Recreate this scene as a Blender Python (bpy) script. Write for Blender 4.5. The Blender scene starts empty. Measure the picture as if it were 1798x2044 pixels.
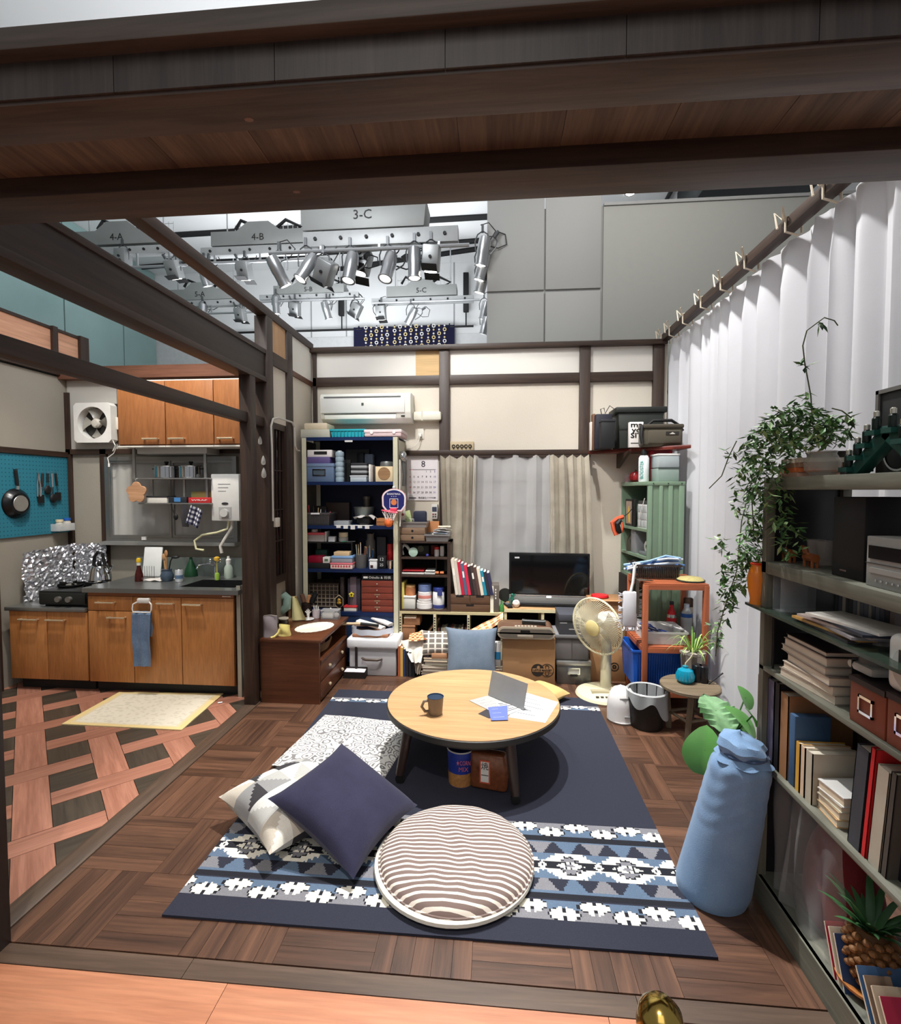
import bpy,bmesh,math,random
from mathutils import Vector,Matrix,Euler
R=random.Random(7)
ORD='first second third fourth fifth sixth seventh eighth ninth tenth eleventh twelfth thirteenth fourteenth fifteenth sixteenth seventeenth eighteenth nineteenth twentieth twenty-first twenty-second twenty-third twenty-fourth'.split()
S=bpy.context.scene
COL=S.collection
PI=math.pi
rad=math.radians
# ---------------------------------------------------------------- camera
FPX,PITCH,YAW,EYE=1011.65,0.0421762,0.087246,1.6
cam=bpy.data.objects.new('camera',bpy.data.cameras.new('camera'))
COL.objects.link(cam)
cam.location=(0,0,EYE)
cam.rotation_euler=(PI/2-PITCH,0,YAW)
cam.data.sensor_fit='HORIZONTAL'
cam.data.sensor_width=36
cam.data.lens=FPX/1798*36
cam.data.clip_start=.02
S.camera=cam
# ---------------------------------------------------------------- light and exposure
S.view_settings.view_transform='Standard'
S.view_settings.look='None'
S.view_settings.exposure=0.0
S.view_settings.gamma=1
S.view_settings.use_curve_mapping=False
S.cycles.max_bounces=8
S.cycles.transparent_max_bounces=24
W=bpy.data.worlds.new('hall');S.world=W
W.use_nodes=True
W.node_tree.nodes['Background'].inputs[0].default_value=(.95,.97,1,1)
W.node_tree.nodes['Background'].inputs[1].default_value=.30
def lamp(name,kind,loc,to,power,col=(1,.96,.9),size=.15,spot=60,blend=.35,sy=None):
 d=bpy.data.lights.new(name,kind)
 d.energy=power;d.color=col
 if kind=='SPOT':
  d.spot_size=rad(spot);d.spot_blend=blend;d.shadow_soft_size=size
 elif kind=='AREA':
  d.size=size
  if sy:d.shape='RECTANGLE';d.size_y=sy
 else:
  d.shadow_soft_size=size
 o=bpy.data.objects.new(name,d);COL.objects.link(o)
 o.location=loc
 o.rotation_euler=(Vector(to)-Vector(loc)).to_track_quat('-Z','Y').to_euler()
 return o
WARM=(1,.93,.83);NEUT=(1,.97,.93);COOL=(.93,.96,1)
lamp('key_spot','SPOT',(-.15,3.25,4.6),(-.1,2.9,0),820,NEUT,.035,58,.5)
lamp('back_wall_spot','SPOT',(-.9,2.5,4.4),(.1,4.8,1.1),330,NEUT,.06,60,.6)
lamp('curtain_spot','SPOT',(.45,3.0,5.0),(1.5,2.9,1.5),560,(1,.99,.97),.08,84,.6)
lamp('rig_fill','AREA',(-1.6,2.2,4.6),(-2.6,7.5,4.2),80,COOL,1.5)  # added fill without a fixture, lifts the dark fronts of the lighting boxes
lamp('kitchen_spot','SPOT',(-2.7,3.0,4.4),(-2.7,3.75,.5),330,WARM,.06,66,.6)
lamp('kitchen_fill','SPOT',(-2.3,2.2,4.2),(-2.9,4.3,1.5),110,NEUT,.1,70,.7)
lamp('front_spot','SPOT',(-.5,-.6,4.2),(-1.1,1.05,0),300,(1,.9,.8),.05,44,.3)
lamp('shelf_spot','SPOT',(-1.1,2.2,4.5),(1.1,1.6,1.0),40,NEUT,.06,55,.6)
lamp('ceiling_fill','AREA',(-2.2,6.9,3.4),(-2.2,7.0,6),185,COOL,3.0,sy=2.5)  # added unseen uplight, only there to brighten the white hall ceiling
lamp('partition_fill','SPOT',(1.2,3.2,5.2),(1.6,5.3,3.6),130,NEUT,.3,100,.8)  # added fill, not one of the hung spotlights; lightens the grey partition
lamp('hall_wash','AREA',(-.5,-2.5,4.5),(-.2,3.5,.8),40,(1,.95,.9),2.5)
# ---------------------------------------------------------------- helpers: pixel rays at a real depth
_f=Vector((-math.sin(YAW)*math.cos(PITCH),math.cos(YAW)*math.cos(PITCH),-math.sin(PITCH)))
_r=Vector((math.cos(YAW),math.sin(YAW),0));_u=_r.cross(_f)
def at(px,py,Y=None,X=None,Z=None):
 d=_f+_r*((px-899)/FPX)-_u*((py-1022)/FPX)
 t=Y/d.y if Y is not None else X/d.x if X is not None else(Z-EYE)/d.z
 return Vector((0,0,EYE))+d*t
def rect(x0,y0,x1,y1,Y):
 ym,xm=(y0+y1)/2,(x0+x1)/2
 return at(x0,ym,Y=Y).x,at(x1,ym,Y=Y).x,at(xm,y1,Y=Y).z,at(xm,y0,Y=Y).z
 # ---------------------------------------------------------------- materials
def lin(c):
 return tuple(((v/255)/12.92 if v/255<=.04045 else((v/255+.055)/1.055)**2.4)for v in c)
MATS={}
class NT:
 def __init__(s,name):
  s.m=bpy.data.materials.new(name);s.m.use_nodes=True
  s.t=s.m.node_tree;s.b=s.t.nodes['Principled BSDF'];s.out=s.t.nodes['Material Output']
 def n(s,kind,**kw):
  o=s.t.nodes.new(kind)
  for k,v in kw.items():
   if k.startswith('i_'):
    key=k[2:];o.inputs[int(key)if key.isdigit()else key].default_value=v
   else:setattr(o,k,v)
  return o
 def l(s,a,b):s.t.links.new(a,b)
 def math(s,op,a,b=None):
  o=s.n('ShaderNodeMath',operation=op)
  for i,v in enumerate((a,b)):
   if v is None:continue
   if isinstance(v,(int,float)):o.inputs[i].default_value=v
   else:s.l(v,o.inputs[i])
  return o.outputs[0]
 def mix(s,fac,a,b):
  o=s.n('ShaderNodeMix',data_type='RGBA')
  for i,v in((0,fac),(6,a),(7,b)):
   if isinstance(v,(int,float)):o.inputs[i].default_value=v
   elif isinstance(v,tuple):o.inputs[i].default_value=(*v,1)
   else:s.l(v,o.inputs[i])
  return o.outputs[2]
 def bump(s,h,st,dist=.004):
  b=s.n('ShaderNodeBump',i_Strength=st,i_Distance=dist);s.l(h,b.inputs['Height']);s.l(b.outputs[0],s.b.inputs['Normal'])
def M(c,rough=.55,metal=0,var=.10,ns=14,bump=0,bs=120,trans=0,alpha=1,emit=0,ior=1.45,coat=0,sub=0):
 """plain surface: colour with a little mottling, fine relief"""
 key=('M',c,rough,metal,var,ns,bump,bs,trans,alpha,emit,coat,sub)
 if key in MATS:return MATS[key]
 g=NT('surface_%d'%len(MATS));b=g.b
 tc=g.n('ShaderNodeTexCoord');no=g.n('ShaderNodeTexNoise',i_Scale=ns,i_Detail=4.0)
 g.l(tc.outputs['Object'],no.inputs['Vector'])
 a=lin(c)
 g.l(g.mix(no.outputs[0],tuple(v*(1-var)for v in a),tuple(min(1,v*(1+var))for v in a)),b.inputs['Base Color'])
 b.inputs['Roughness'].default_value=rough;b.inputs['Metallic'].default_value=metal
 b.inputs['Transmission Weight'].default_value=trans;b.inputs['Alpha'].default_value=alpha
 b.inputs['IOR'].default_value=ior;b.inputs['Coat Weight'].default_value=coat
 if emit:b.inputs['Emission Color'].default_value=(*a,1);b.inputs['Emission Strength'].default_value=emit
 if sub:b.inputs['Subsurface Weight'].default_value=sub;b.inputs['Subsurface Radius'].default_value=(.02,.01,.006)
 if bump:
  n2=g.n('ShaderNodeTexNoise',i_Scale=bs,i_Detail=3.0);g.l(tc.outputs['Object'],n2.inputs['Vector'])
  g.bump(n2.outputs[0],bump)
 MATS[key]=g.m
 return g.m
def wood(c1,c2,rough=.45,axis='X',sc=1.0,each=.0,knots=0,stretch=.06,coat=0):
 """grain along an axis; each = colour change from piece to piece"""
 key=('W',c1,c2,rough,axis,sc,each,knots,stretch)
 if key in MATS:return MATS[key]
 g=NT('wood_%d'%len(MATS));b=g.b
 tc=g.n('ShaderNodeTexCoord');oi=g.n('ShaderNodeObjectInfo')
 mp=g.n('ShaderNodeMapping')
 k=[1*sc,1*sc,1*sc];k['XYZ'.index(axis)]=stretch*sc
 mp.inputs['Scale'].default_value=k
 add=g.n('ShaderNodeVectorMath',operation='ADD')
 mul=g.n('ShaderNodeMath',operation='MULTIPLY',i_1=37.0);g.l(oi.outputs['Random'],mul.inputs[0])
 g.l(tc.outputs['Object'],add.inputs[0]);g.l(mul.outputs[0],add.inputs[1]);g.l(add.outputs[0],mp.inputs['Vector'])
 n1=g.n('ShaderNodeTexNoise',i_Scale=26.0,i_Detail=6.0,i_Roughness=.65,i_Distortion=.6+knots)
 n2=g.n('ShaderNodeTexNoise',i_Scale=120.0,i_Detail=3.0)
 g.l(mp.outputs[0],n1.inputs['Vector']);g.l(mp.outputs[0],n2.inputs['Vector'])
 r=g.n('ShaderNodeMapRange',i_1=.28,i_2=.72);g.l(n1.outputs[0],r.inputs[0])
 r2=g.n('ShaderNodeMapRange',i_1=.3,i_2=.7,i_3=.86,i_4=1.1);g.l(n2.outputs[0],r2.inputs[0])
 c=g.mix(r.outputs[0],lin(c1),lin(c2))
 v=g.n('ShaderNodeMix',data_type='RGBA',blend_type='MULTIPLY');v.inputs[0].default_value=1
 g.l(c,v.inputs[6])
 f=r2.outputs[0]
 if each:
  f=g.math('MULTIPLY',f,g.math('ADD',g.math('MULTIPLY',oi.outputs['Random'],2*each),1-each))
 g.l(f,v.inputs[7]);g.l(v.outputs[2],b.inputs['Base Color'])
 b.inputs['Roughness'].default_value=rough;b.inputs['Coat Weight'].default_value=coat
 g.bump(n2.outputs[0],.12,.002)
 MATS[key]=g.m
 return g.m
def cloth(c,c2=None,rough=.9,weave=420,var=.10,transl=0,st=.35,alpha=1):
 key=('C',c,c2,rough,weave,var,transl,alpha)
 if key in MATS:return MATS[key]
 g=NT('fabric_%d'%len(MATS));b=g.b
 tc=g.n('ShaderNodeTexCoord');no=g.n('ShaderNodeTexNoise',i_Scale=9.0,i_Detail=5.0)
 n2=g.n('ShaderNodeTexNoise',i_Scale=float(weave),i_Detail=2.0)
 g.l(tc.outputs['Object'],no.inputs['Vector']);g.l(tc.outputs['Object'],n2.inputs['Vector'])
 a=lin(c);d=lin(c2)if c2 else tuple(v*(1-var)for v in a)
 m=g.math('ADD',g.math('MULTIPLY',no.outputs[0],.5),g.math('MULTIPLY',n2.outputs[0],.5))
 mr=g.n('ShaderNodeMapRange',i_1=.35,i_2=.65);g.l(m,mr.inputs[0])
 cc=g.mix(mr.outputs[0],a,d)
 g.l(cc,b.inputs['Base Color']);b.inputs['Roughness'].default_value=rough
 b.inputs['Sheen Weight'].default_value=.15;b.inputs['Specular IOR Level'].default_value=.2
 g.bump(n2.outputs[0],st,.002)
 if transl or alpha<1:
  tr=g.n('ShaderNodeBsdfTranslucent');g.l(cc,tr.inputs[0])
  mx=g.n('ShaderNodeMixShader',i_0=transl);g.l(b.outputs[0],mx.inputs[1]);g.l(tr.outputs[0],mx.inputs[2])
  last=mx.outputs[0]
  if alpha<1:
   tp=g.n('ShaderNodeBsdfTransparent');m2=g.n('ShaderNodeMixShader',i_0=alpha)
   g.l(tp.outputs[0],m2.inputs[1]);g.l(last,m2.inputs[2]);last=m2.outputs[0]
  g.l(last,g.out.inputs[0])
 MATS[key]=g.m
 return g.m
def attr_mat(rough=.85,bump=.3,bs=500,metal=0,coat=0):
 """flat print: colours stored on the mesh faces"""
 key=('A',rough,bump,bs,metal)
 if key in MATS:return MATS[key]
 g=NT('print_%d'%len(MATS));a=g.n('ShaderNodeVertexColor',layer_name='ink')
 tc=g.n('ShaderNodeTexCoord');n2=g.n('ShaderNodeTexNoise',i_Scale=float(bs),i_Detail=2.0)
 g.l(tc.outputs['Object'],n2.inputs['Vector'])
 r2=g.n('ShaderNodeMapRange',i_1=.3,i_2=.7,i_3=.85,i_4=1.12);g.l(n2.outputs[0],r2.inputs[0])
 v=g.n('ShaderNodeMix',data_type='RGBA',blend_type='MULTIPLY');v.inputs[0].default_value=1
 g.l(a.outputs[0],v.inputs[6]);g.l(r2.outputs[0],v.inputs[7]);g.l(v.outputs[2],g.b.inputs['Base Color'])
 g.b.inputs['Roughness'].default_value=rough;g.b.inputs['Metallic'].default_value=metal
 if bump:g.bump(n2.outputs[0],bump,.002)
 MATS[key]=g.m
 return g.m
def glassy(c=(255,255,255),alpha=.25,rough=.05):
 """thin clear plastic or glass: mostly see-through, with a gloss"""
 key=('G',c,alpha,rough)
 if key in MATS:return MATS[key]
 g=NT('clear_%d'%len(MATS));b=g.b
 tc=g.n('ShaderNodeTexCoord');no=g.n('ShaderNodeTexNoise',i_Scale=20.0);g.l(tc.outputs['Object'],no.inputs['Vector'])
 a=lin(c);g.l(g.mix(no.outputs[0],tuple(v*.9 for v in a),a),b.inputs['Base Color'])
 b.inputs['Roughness'].default_value=rough;b.inputs['Alpha'].default_value=alpha
 MATS[key]=g.m
 return g.m
 # ---------------------------------------------------------------- mesh building
class MB:
 def __init__(s):s.v=[];s.f=[];s.c=None;s.mi=None
 def add(s,v,f,mtx=None):
  k=len(s.v)
  s.v+=[tuple(mtx@Vector(p))if mtx else tuple(p)for p in v]
  s.f+=[tuple(i+k for i in q)for q in f]
  return s
 def box(s,x0,x1,y0,y1,z0,z1,mtx=None):
  if x0>x1:x0,x1=x1,x0
  if y0>y1:y0,y1=y1,y0
  if z0>z1:z0,z1=z1,z0
  v=[(x,y,z)for z in(z0,z1)for y in(y0,y1)for x in(x0,x1)]
  return s.add(v,[(0,2,3,1),(4,5,7,6),(0,1,5,4),(2,6,7,3),(0,4,6,2),(1,3,7,5)],mtx)
 def lathe(s,prof,n=24,c=(0,0,0),mtx=None,cap=True):
  v=[];f=[]
  for r,z in prof:
   for i in range(n):
    a=2*PI*i/n;v.append((c[0]+r*math.cos(a),c[1]+r*math.sin(a),c[2]+z))
  for k in range(len(prof)-1):
   for i in range(n):
    j=(i+1)%n;f.append((k*n+i,k*n+j,(k+1)*n+j,(k+1)*n+i))
  if cap:
   f.append(tuple(reversed(range(n))));m=(len(prof)-1)*n;f.append(tuple(range(m,m+n)))
  return s.add(v,f,mtx)
 def cyl(s,p0,p1,r0,r1=None,n=12):
  p0,p1=Vector(p0),Vector(p1);d=p1-p0
  m=Matrix.Translation(p0)@d.to_track_quat('Z','Y').to_matrix().to_4x4()
  return s.lathe([(r0,0),(r0 if r1 is None else r1,d.length)],n,mtx=m)
 def tube(s,pts,r,n=6,taper=None):
  pts=[Vector(p)for p in pts];k=len(s.v);N=len(pts)
  up=Vector((0,0,1));prev=None
  for i,p in enumerate(pts):
   t=(pts[min(i+1,N-1)]-pts[max(i-1,0)])
   t=t.normalized()if t.length>1e-9 else Vector((0,0,1))
   if prev is None:
    a=t.orthogonal().normalized()
   else:
    a=prev-t*prev.dot(t);a=a.normalized()if a.length>1e-6 else t.orthogonal().normalized()
   prev=a;b=t.cross(a)
   rr=r*(1 if taper is None else 1+(taper-1)*i/(N-1))
   for j in range(n):
    w=2*PI*j/n;s.v.append(tuple(p+(a*math.cos(w)+b*math.sin(w))*rr))
  for i in range(N-1):
   for j in range(n):
    q=(j+1)%n;s.f.append((k+i*n+j,k+i*n+q,k+(i+1)*n+q,k+(i+1)*n+j))
  s.f.append(tuple(k+j for j in reversed(range(n))));s.f.append(tuple(k+(N-1)*n+j for j in range(n)))
  return s
 def prism(s,poly,h0,h1,axis='Z',mtx=None):
  n=len(poly)
  def p(a,b,h):return(a,b,h)if axis=='Z' else(a,h,b)if axis=='Y' else(h,a,b)
  v=[p(a,b,h0)for a,b in poly]+[p(a,b,h1)for a,b in poly]
  f=[tuple(reversed(range(n))),tuple(range(n,2*n))]+[(i,(i+1)%n,n+(i+1)%n,n+i)for i in range(n)]
  return s.add(v,f,mtx)
 def grid(s,fn,nu,nv,mtx=None,close_u=False):
  v=[fn(i/(nu if close_u else nu),j/nv)for j in range(nv+1)for i in range(nu+(0 if close_u else 1))]
  w=nu+(0 if close_u else 1)
  f=[]
  for j in range(nv):
   for i in range(nu):
    a=j*w+i;b=j*w+(i+1)%w
    f.append((a,b,b+w,a+w))
  return s.add(v,f,mtx)
 def sphere(s,c,r,n=16,sx=1,sy=1,sz=1):
  m=max(5,n//2)
  return s.lathe([(max(1e-4,r*math.sin(PI*k/m)),-r*math.cos(PI*k/m)*sz)for k in range(m+1)],n,mtx=Matrix.Translation(c)@Matrix.Diagonal((sx,sy,1,1)))
 def frame(s,x0,x1,z0,z1,y0,y1,t):
  s.box(x0,x1,y0,y1,z0,z0+t);s.box(x0,x1,y0,y1,z1-t,z1)
  s.box(x0,x0+t,y0,y1,z0+t,z1-t);s.box(x1-t,x1,y0,y1,z0+t,z1-t)
  return s
def mesh(name,mb,mat,bev=0,seg=2,smooth=35,mods=None):
 me=bpy.data.meshes.new(name)
 me.from_pydata(mb.v,[],mb.f);me.update()
 if bev or True:
  b=bmesh.new();b.from_mesh(me)
  bmesh.ops.recalc_face_normals(b,faces=b.faces[:])
  if bev:
   bmesh.ops.bevel(b,geom=b.edges[:],offset=bev,segments=seg,affect='EDGES',profile=.5,clamp_overlap=True)
  b.to_mesh(me);b.free()
 if mb.c and not bev:
  ca=me.color_attributes.new('ink','BYTE_COLOR','CORNER')
  buf=[]
  for p in me.polygons:
   cc=mb.c[p.index]
   for _ in range(p.loop_total):buf+=[*cc,1]
  ca.data.foreach_set('color',buf)
 for m in(mat if isinstance(mat,(list,tuple))else[mat]):me.materials.append(m)
 if mb.mi and not bev:me.polygons.foreach_set('material_index',mb.mi)
 if smooth:
  me.polygons.foreach_set('use_smooth',[True]*len(me.polygons))
  me.set_sharp_from_angle(angle=rad(smooth))
 return me
def obj(name,mb,mat,parent=None,loc=(0,0,0),rot=(0,0,0),bev=0,seg=2,smooth=35,label=None,me=None):
 o=bpy.data.objects.new(name,me or mesh(name,mb,mat,bev,seg,smooth));COL.objects.link(o)
 o.location=loc;o.rotation_euler=rot
 if parent:o.parent=parent
 if label:o['label']=label
 return o
def tag(o,label,cat,group=None):
 o['label']=label;o['category']=cat
 if group:o['group']=group
 return o
def T(name,label,cat,loc=(0,0,0),rz=0,group=None,rot=None):
 o=bpy.data.objects.new(name,None);COL.objects.link(o);o.empty_display_size=.05
 o.location=loc;o.rotation_euler=rot or(0,0,rz)
 return tag(o,label,cat,group)
def one(name,label,cat,mb,mat,loc=(0,0,0),rot=(0,0,0),group=None,bev=0,seg=2,smooth=35):
 return tag(obj(name,mb,mat,None,loc,rot,bev,seg,smooth),label,cat,group)
def struct(name,mb,mat,parent=None,bev=0,smooth=35,label=None):
 o=obj(name,mb,mat,parent,bev=bev,smooth=smooth)
 if not parent:o['kind']='structure'
 if label:o['label']=label
 return o
def dup(root,loc,rot=None,label=None,scale=None):
 r=root.copy();COL.objects.link(r);r.location=loc
 if rot is not None:r.rotation_euler=rot
 if scale:r.scale=(scale,)*3
 if label:r['label']=label
 for ch in list(root.children):
  c=ch.copy();COL.objects.link(c);c.parent=r
  for g in list(ch.children):
   d=g.copy();COL.objects.link(d);d.parent=c
 return r
def text(s,size,mat,parent,loc,rot=(PI/2,0,0),align='CENTER',name='lettering',ext=.0006,wid=None,sp=1,bold=0):
 cu=bpy.data.curves.new(name,'FONT');cu.body=s;cu.size=size;cu.align_x=align;cu.align_y='CENTER'
 cu.resolution_u=2;cu.extrude=ext;cu.space_character=sp;cu.offset=bold
 t=bpy.data.objects.new('tmp',cu);COL.objects.link(t)
 dg=bpy.context.evaluated_depsgraph_get();dg.update()
 me=bpy.data.meshes.new_from_object(t.evaluated_get(dg))
 bpy.data.objects.remove(t)
 me.materials.clear();me.materials.append(mat)
 if wid and me.vertices:
  xs=[v.co.x for v in me.vertices];w=max(xs)-min(xs)
  if w>1e-6:
   for v in me.vertices:v.co.x*=wid/w
 o=bpy.data.objects.new(name,me);COL.objects.link(o)
 o.location=loc;o.rotation_euler=rot
 if parent:o.parent=parent
 return o
 # ================================================================ setting
BEAM=wood((40,27,20),(72,53,42),.5,'Y',1.0,.06)
BEAMX=wood((40,27,20),(72,53,42),.5,'X',1.0,.06)
BEAMZ=wood((38,26,20),(70,51,40),.5,'Z',1.0,.06)
PLASTER=M((216,207,192),.9,var=.05,ns=3,bump=.25,bs=90)
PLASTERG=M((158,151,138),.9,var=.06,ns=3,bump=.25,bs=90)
WHITEB=M((226,222,214),.85,var=.04,ns=2)
PLY=wood((190,150,112),(212,172,132),.7,'Z',.5,.04)
PLYPINK=wood((205,150,118),(222,170,138),.7,'Y',.5,.03)
YB,XL,XR=4.85,-1.76,1.53
# floor: a sub-floor carrying parquet strips, one block turned against the next
fl=struct('floor',MB().box(-6.6,4.5,-2.5,9.5,-.08,-.012),M((46,34,28),.7))
PARQ=wood((56,38,30),(112,79,60),.36,'X',.9,.26)
PX0,PY0,BX,BY,ns=-1.757,1.592,.337,.351,5
def strip_mesh(w,d):
 return mesh('strip',MB().box(-w/2+.0006,w/2-.0006,-d/2+.0006,d/2-.0006,-.012,0),PARQ)
smx=strip_mesh(BX,BY/ns);smy=strip_mesh(BY,BX/ns)
for i in range(10):
 for j in range(8):
  x0,y0=PX0+i*BX,PY0+j*BY
  if x0>1.3:continue
  if-1.2<x0 and x0+BX<.74 and y0>1.78 and y0+BY<3.9:continue
  if i>7 and j<1 and x0>1.1:continue
  for k in range(ns):
   if(i+j)%2:
    obj('floor_strip',None,None,fl,(x0+BX/2,y0+(k+.5)*BY/ns,R.uniform(-.0008,0)),me=smx)
   else:
    obj('floor_strip',None,None,fl,(x0+(k+.5)*BX/ns,y0+BY/2,R.uniform(-.0008,0)),(0,0,PI/2),me=smy)
rest=MB()
for j in range(8,10):
 rest.box(PX0,1.6,PY0+j*BY+.001,PY0+(j+1)*BY,-.012,-.0003)
o=obj('far_floor_strips',rest,PARQ,fl);o['kind']='stuff'
# grey-brown sill board, then orange boards towards the viewer
SILL=wood((70,55,45),(104,84,70),.4,'X',.8,.08)
ORNG=wood((176,112,80),(206,142,106),.5,'X',.7,.06)
for x0,x1 in((-2.6,-1.02),(-1.02,.45),(.45,2.0)):
 obj('sill_board',MB().box(x0+.001,x1-.001,1.515,1.586,-.012,.0),SILL,fl)
for r,(y0,y1)in enumerate(((1.30,1.513),(1.08,1.298),(.86,1.078))):
 xs=[-2.8,-.86+.5*r,.35+.2*r,2.2]
 for x0,x1 in zip(xs,xs[1:]):
  obj('front_board',MB().box(x0+.001,x1-.001,y0+.001,y1,-.012,-.002),ORNG,fl)
obj('front_base_board',MB().box(-2.8,2.6,-1.5,.858,-.012,-.002),ORNG,fl)
obj('threshold_board',MB().box(-1.857,-1.759,1.592,4.4,-.012,.006),wood((62,48,40),(100,82,68),.4,'Y',.8),fl,bev=.003)
# kitchen floor: woven lattice of pink-brown boards round dark squares, cut to the room
KP=wood((150,98,78),(190,134,112),.42,'X',.9,.10)
KD=wood((56,48,40),(84,74,62),.42,'X',.9,.12)
def clip(poly,a,b,c):
 out=[]
 for i,p in enumerate(poly):
  q=poly[(i+1)%len(poly)];dp,dq=a*p[0]+b*p[1]-c,a*q[0]+b*q[1]-c
  if dp>=0:out.append(p)
  if dp*dq<0:
   t=dp/(dp-dq);out.append((p[0]+(q[0]-p[0])*t,p[1]+(q[1]-p[1])*t))
 return out
def kpiece(name,u0,u1,v0,v1,along,mat):
# u = x+y, v = y-x
 g=.0022
 P=[((u-v)/2,(u+v)/2)for u,v in((u0+g,v0+g),(u1-g,v0+g),(u1-g,v1-g),(u0+g,v1-g))]
 for a,b,c in((1,0,-3.95),(-1,0,1.859),(0,1,1.40),(0,-1,-3.95)):
  P=clip(P,a,b,c)
  if len(P)<3:return
 cx=sum(p[0]for p in P)/len(P);cy=sum(p[1]for p in P)/len(P)
 ang=PI/4 if along=='u' else-PI/4
 ca,sa=math.cos(-ang),math.sin(-ang)
 Q=[((p[0]-cx)*ca-(p[1]-cy)*sa,(p[0]-cx)*sa+(p[1]-cy)*ca)for p in P]
 obj(name,MB().prism(Q,-.012,0),mat,fl,(cx,cy,R.uniform(-.0007,0)),(0,0,ang))
PU,PV,wU,wV=.507,.507,.215,.20
for a in range(-6,4):
 for b in range(4,18):
  u0,v0=-.13+a*PU,4.06+(b-8)*PV
  if(a+b)%2:kpiece('lattice_board',u0,u0+wU,v0-PV+wV,v0+PV,'v',KP)
  else:kpiece('lattice_board',u0-PU+wU,u0+PU,v0,v0+wV,'u',KP)
  kpiece('dark_tile',u0+wU,u0+PU,v0+wV,v0+PV,'u' if(a*7+b*3)%2 else 'v',KD)
  # ---- back wall
def zat(py,px=900,Y=4.82):return at(px,py,Y=Y).z
def xat(px,py=750,Y=4.82):return at(px,py,Y=Y).x
bw=struct('wall_back',MB().box(XL-.1,XR+.04,YB,YB+.06,0,2.98),PLASTER)
zt1,zt0=zat(689),zat(698.5);zn1,zn0=zat(748.5),zat(767);zl1,zl0=zat(899),zat(909)
posts=[(xat(876.5),xat(897)),(xat(1156.5),xat(1178)),(xat(1303),xat(1325))]
obj('top_rail',MB().box(XL-.06,XR+.02,YB-.07,YB,zt0,zt1),BEAMX,bw,bev=.003)
obj('lintel_rail',MB().box(XL,posts[2][0],YB-.035,YB,zn0,zn1),BEAMX,bw,bev=.003)
obj('window_lintel',MB().box(xat(806),posts[1][1],YB-.05,YB,zl0,zl1),BEAMX,bw,bev=.002)
for a,b in posts:obj('post',MB().box(a,b,YB-.045,YB,0,zt0),BEAMZ,bw,bev=.003)
obj('corner_batten',MB().box(XL,XL+.035,YB-.035,YB,0,zt0),BEAMZ,bw)
obj('white_panel',MB().box(XL+.035,posts[0][0],YB-.008,YB,zn1,zt0),WHITEB,bw)
obj('white_panel',MB().box(posts[0][1],posts[1][0],YB-.008,YB,zn1,zt0),WHITEB,bw)
obj('white_panel',MB().box(posts[1][1],posts[2][0],YB-.008,YB,zn1,zt0),WHITEB,bw)
obj('plywood_patch',MB().box(xat(829),posts[0][0],YB-.012,YB-.008,zn1,zt0),wood((196,160,110),(214,180,130),.7,'X',.5),bw)
# ---- window behind the sheer curtain
wn=struct('window_1',MB().frame(xat(889),xat(1160),.75,zl0,YB-.03,YB,.04),M((120,122,124),.35,.7))
obj('pane',MB().box(xat(889)+.04,xat(1025),YB-.012,YB-.006,.79,zl0-.04),M((150,152,156),.2),wn)
obj('pane',MB().box(xat(1025),xat(1160)-.04,YB-.02,YB-.014,.79,zl0-.04),M((150,152,156),.2),wn)
obj('sash_bar',MB().box(xat(1025)-.02,xat(1025)+.02,YB-.03,YB-.02,.79,zl0-.04),M((110,112,114),.35,.7),wn)
for z in(1.05,1.25,1.45,1.68):obj('glazing_bar',MB().box(xat(889)+.04,xat(1160)-.04,YB-.026,YB-.02,z,z+.014),M((110,112,114),.35,.7),wn)
# ---- left wall (room side) with its posts
lw=struct('wall_left',MB().box(XL-.09,XL-.02,4.22,YB+.06,0,2.98).box(XL-.09,XL-.02,3.93,4.22,at(548,842,X=XL).z,2.98),PLASTER)
zx=lambda px,py:at(px,py,X=XL).z
yx=lambda px,py:at(px,py,X=XL).y
obj('top_rail',MB().box(XL-.085,XL,1.1,YB,2.955,3.02),BEAM,lw,bev=.003)
obj('post',MB().box(XL-.1,XL,3.83,3.94,0,2.955),BEAMZ,lw,bev=.004)
obj('post',MB().box(XL-.09,XL,4.22,4.335,0,2.955),BEAMZ,lw,bev=.003)
zr1,zr0=zx(547,703.5),zx(547,729)
obj('lintel_rail',MB().box(XL-.05,XL,3.94,4.22,zr0,zr1),BEAM,lw)
obj('lintel_rail',MB().box(XL-.05,XL-.005,4.335,YB,zx(590,752),zx(590,742)),wood((84,52,36),(112,74,52),.5,'Y'),lw)
obj('plywood_panel',MB().box(XL-.03,XL-.015,3.94,4.22,zr1,2.955),PLY,lw)
obj('white_panel',MB().box(XL-.03,XL-.015,4.335,YB,zx(590,745),2.955),WHITEB,lw)
zd1,zd0=zx(548,842),zx(560,1160)
dr=struct('door_1',MB().box(XL-.06,XL-.045,3.95,4.22,zd0,zd1),M((26,20,18),.12,var=.2))
fr=MB().box(XL-.045,XL-.02,3.94,3.985,.02,zd1);fr.box(XL-.045,XL-.02,4.185,4.22,.02,zd1);fr.box(XL-.045,XL-.02,3.985,4.185,zd1-.05,zd1)
obj('door_frame',fr,BEAMZ,dr)
obj('mid_rail',MB().box(XL-.045,XL-.022,3.985,4.185,zd0-.02,zd0+.04),BEAM,dr)
obj('lower_panel',MB().box(XL-.045,XL-.03,3.985,4.185,.5,zd0-.02),M((140,128,112),.8),dr)
obj('kick_panel',MB().box(XL-.045,XL-.03,3.985,4.185,.02,.5),BEAMZ,dr)
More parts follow.
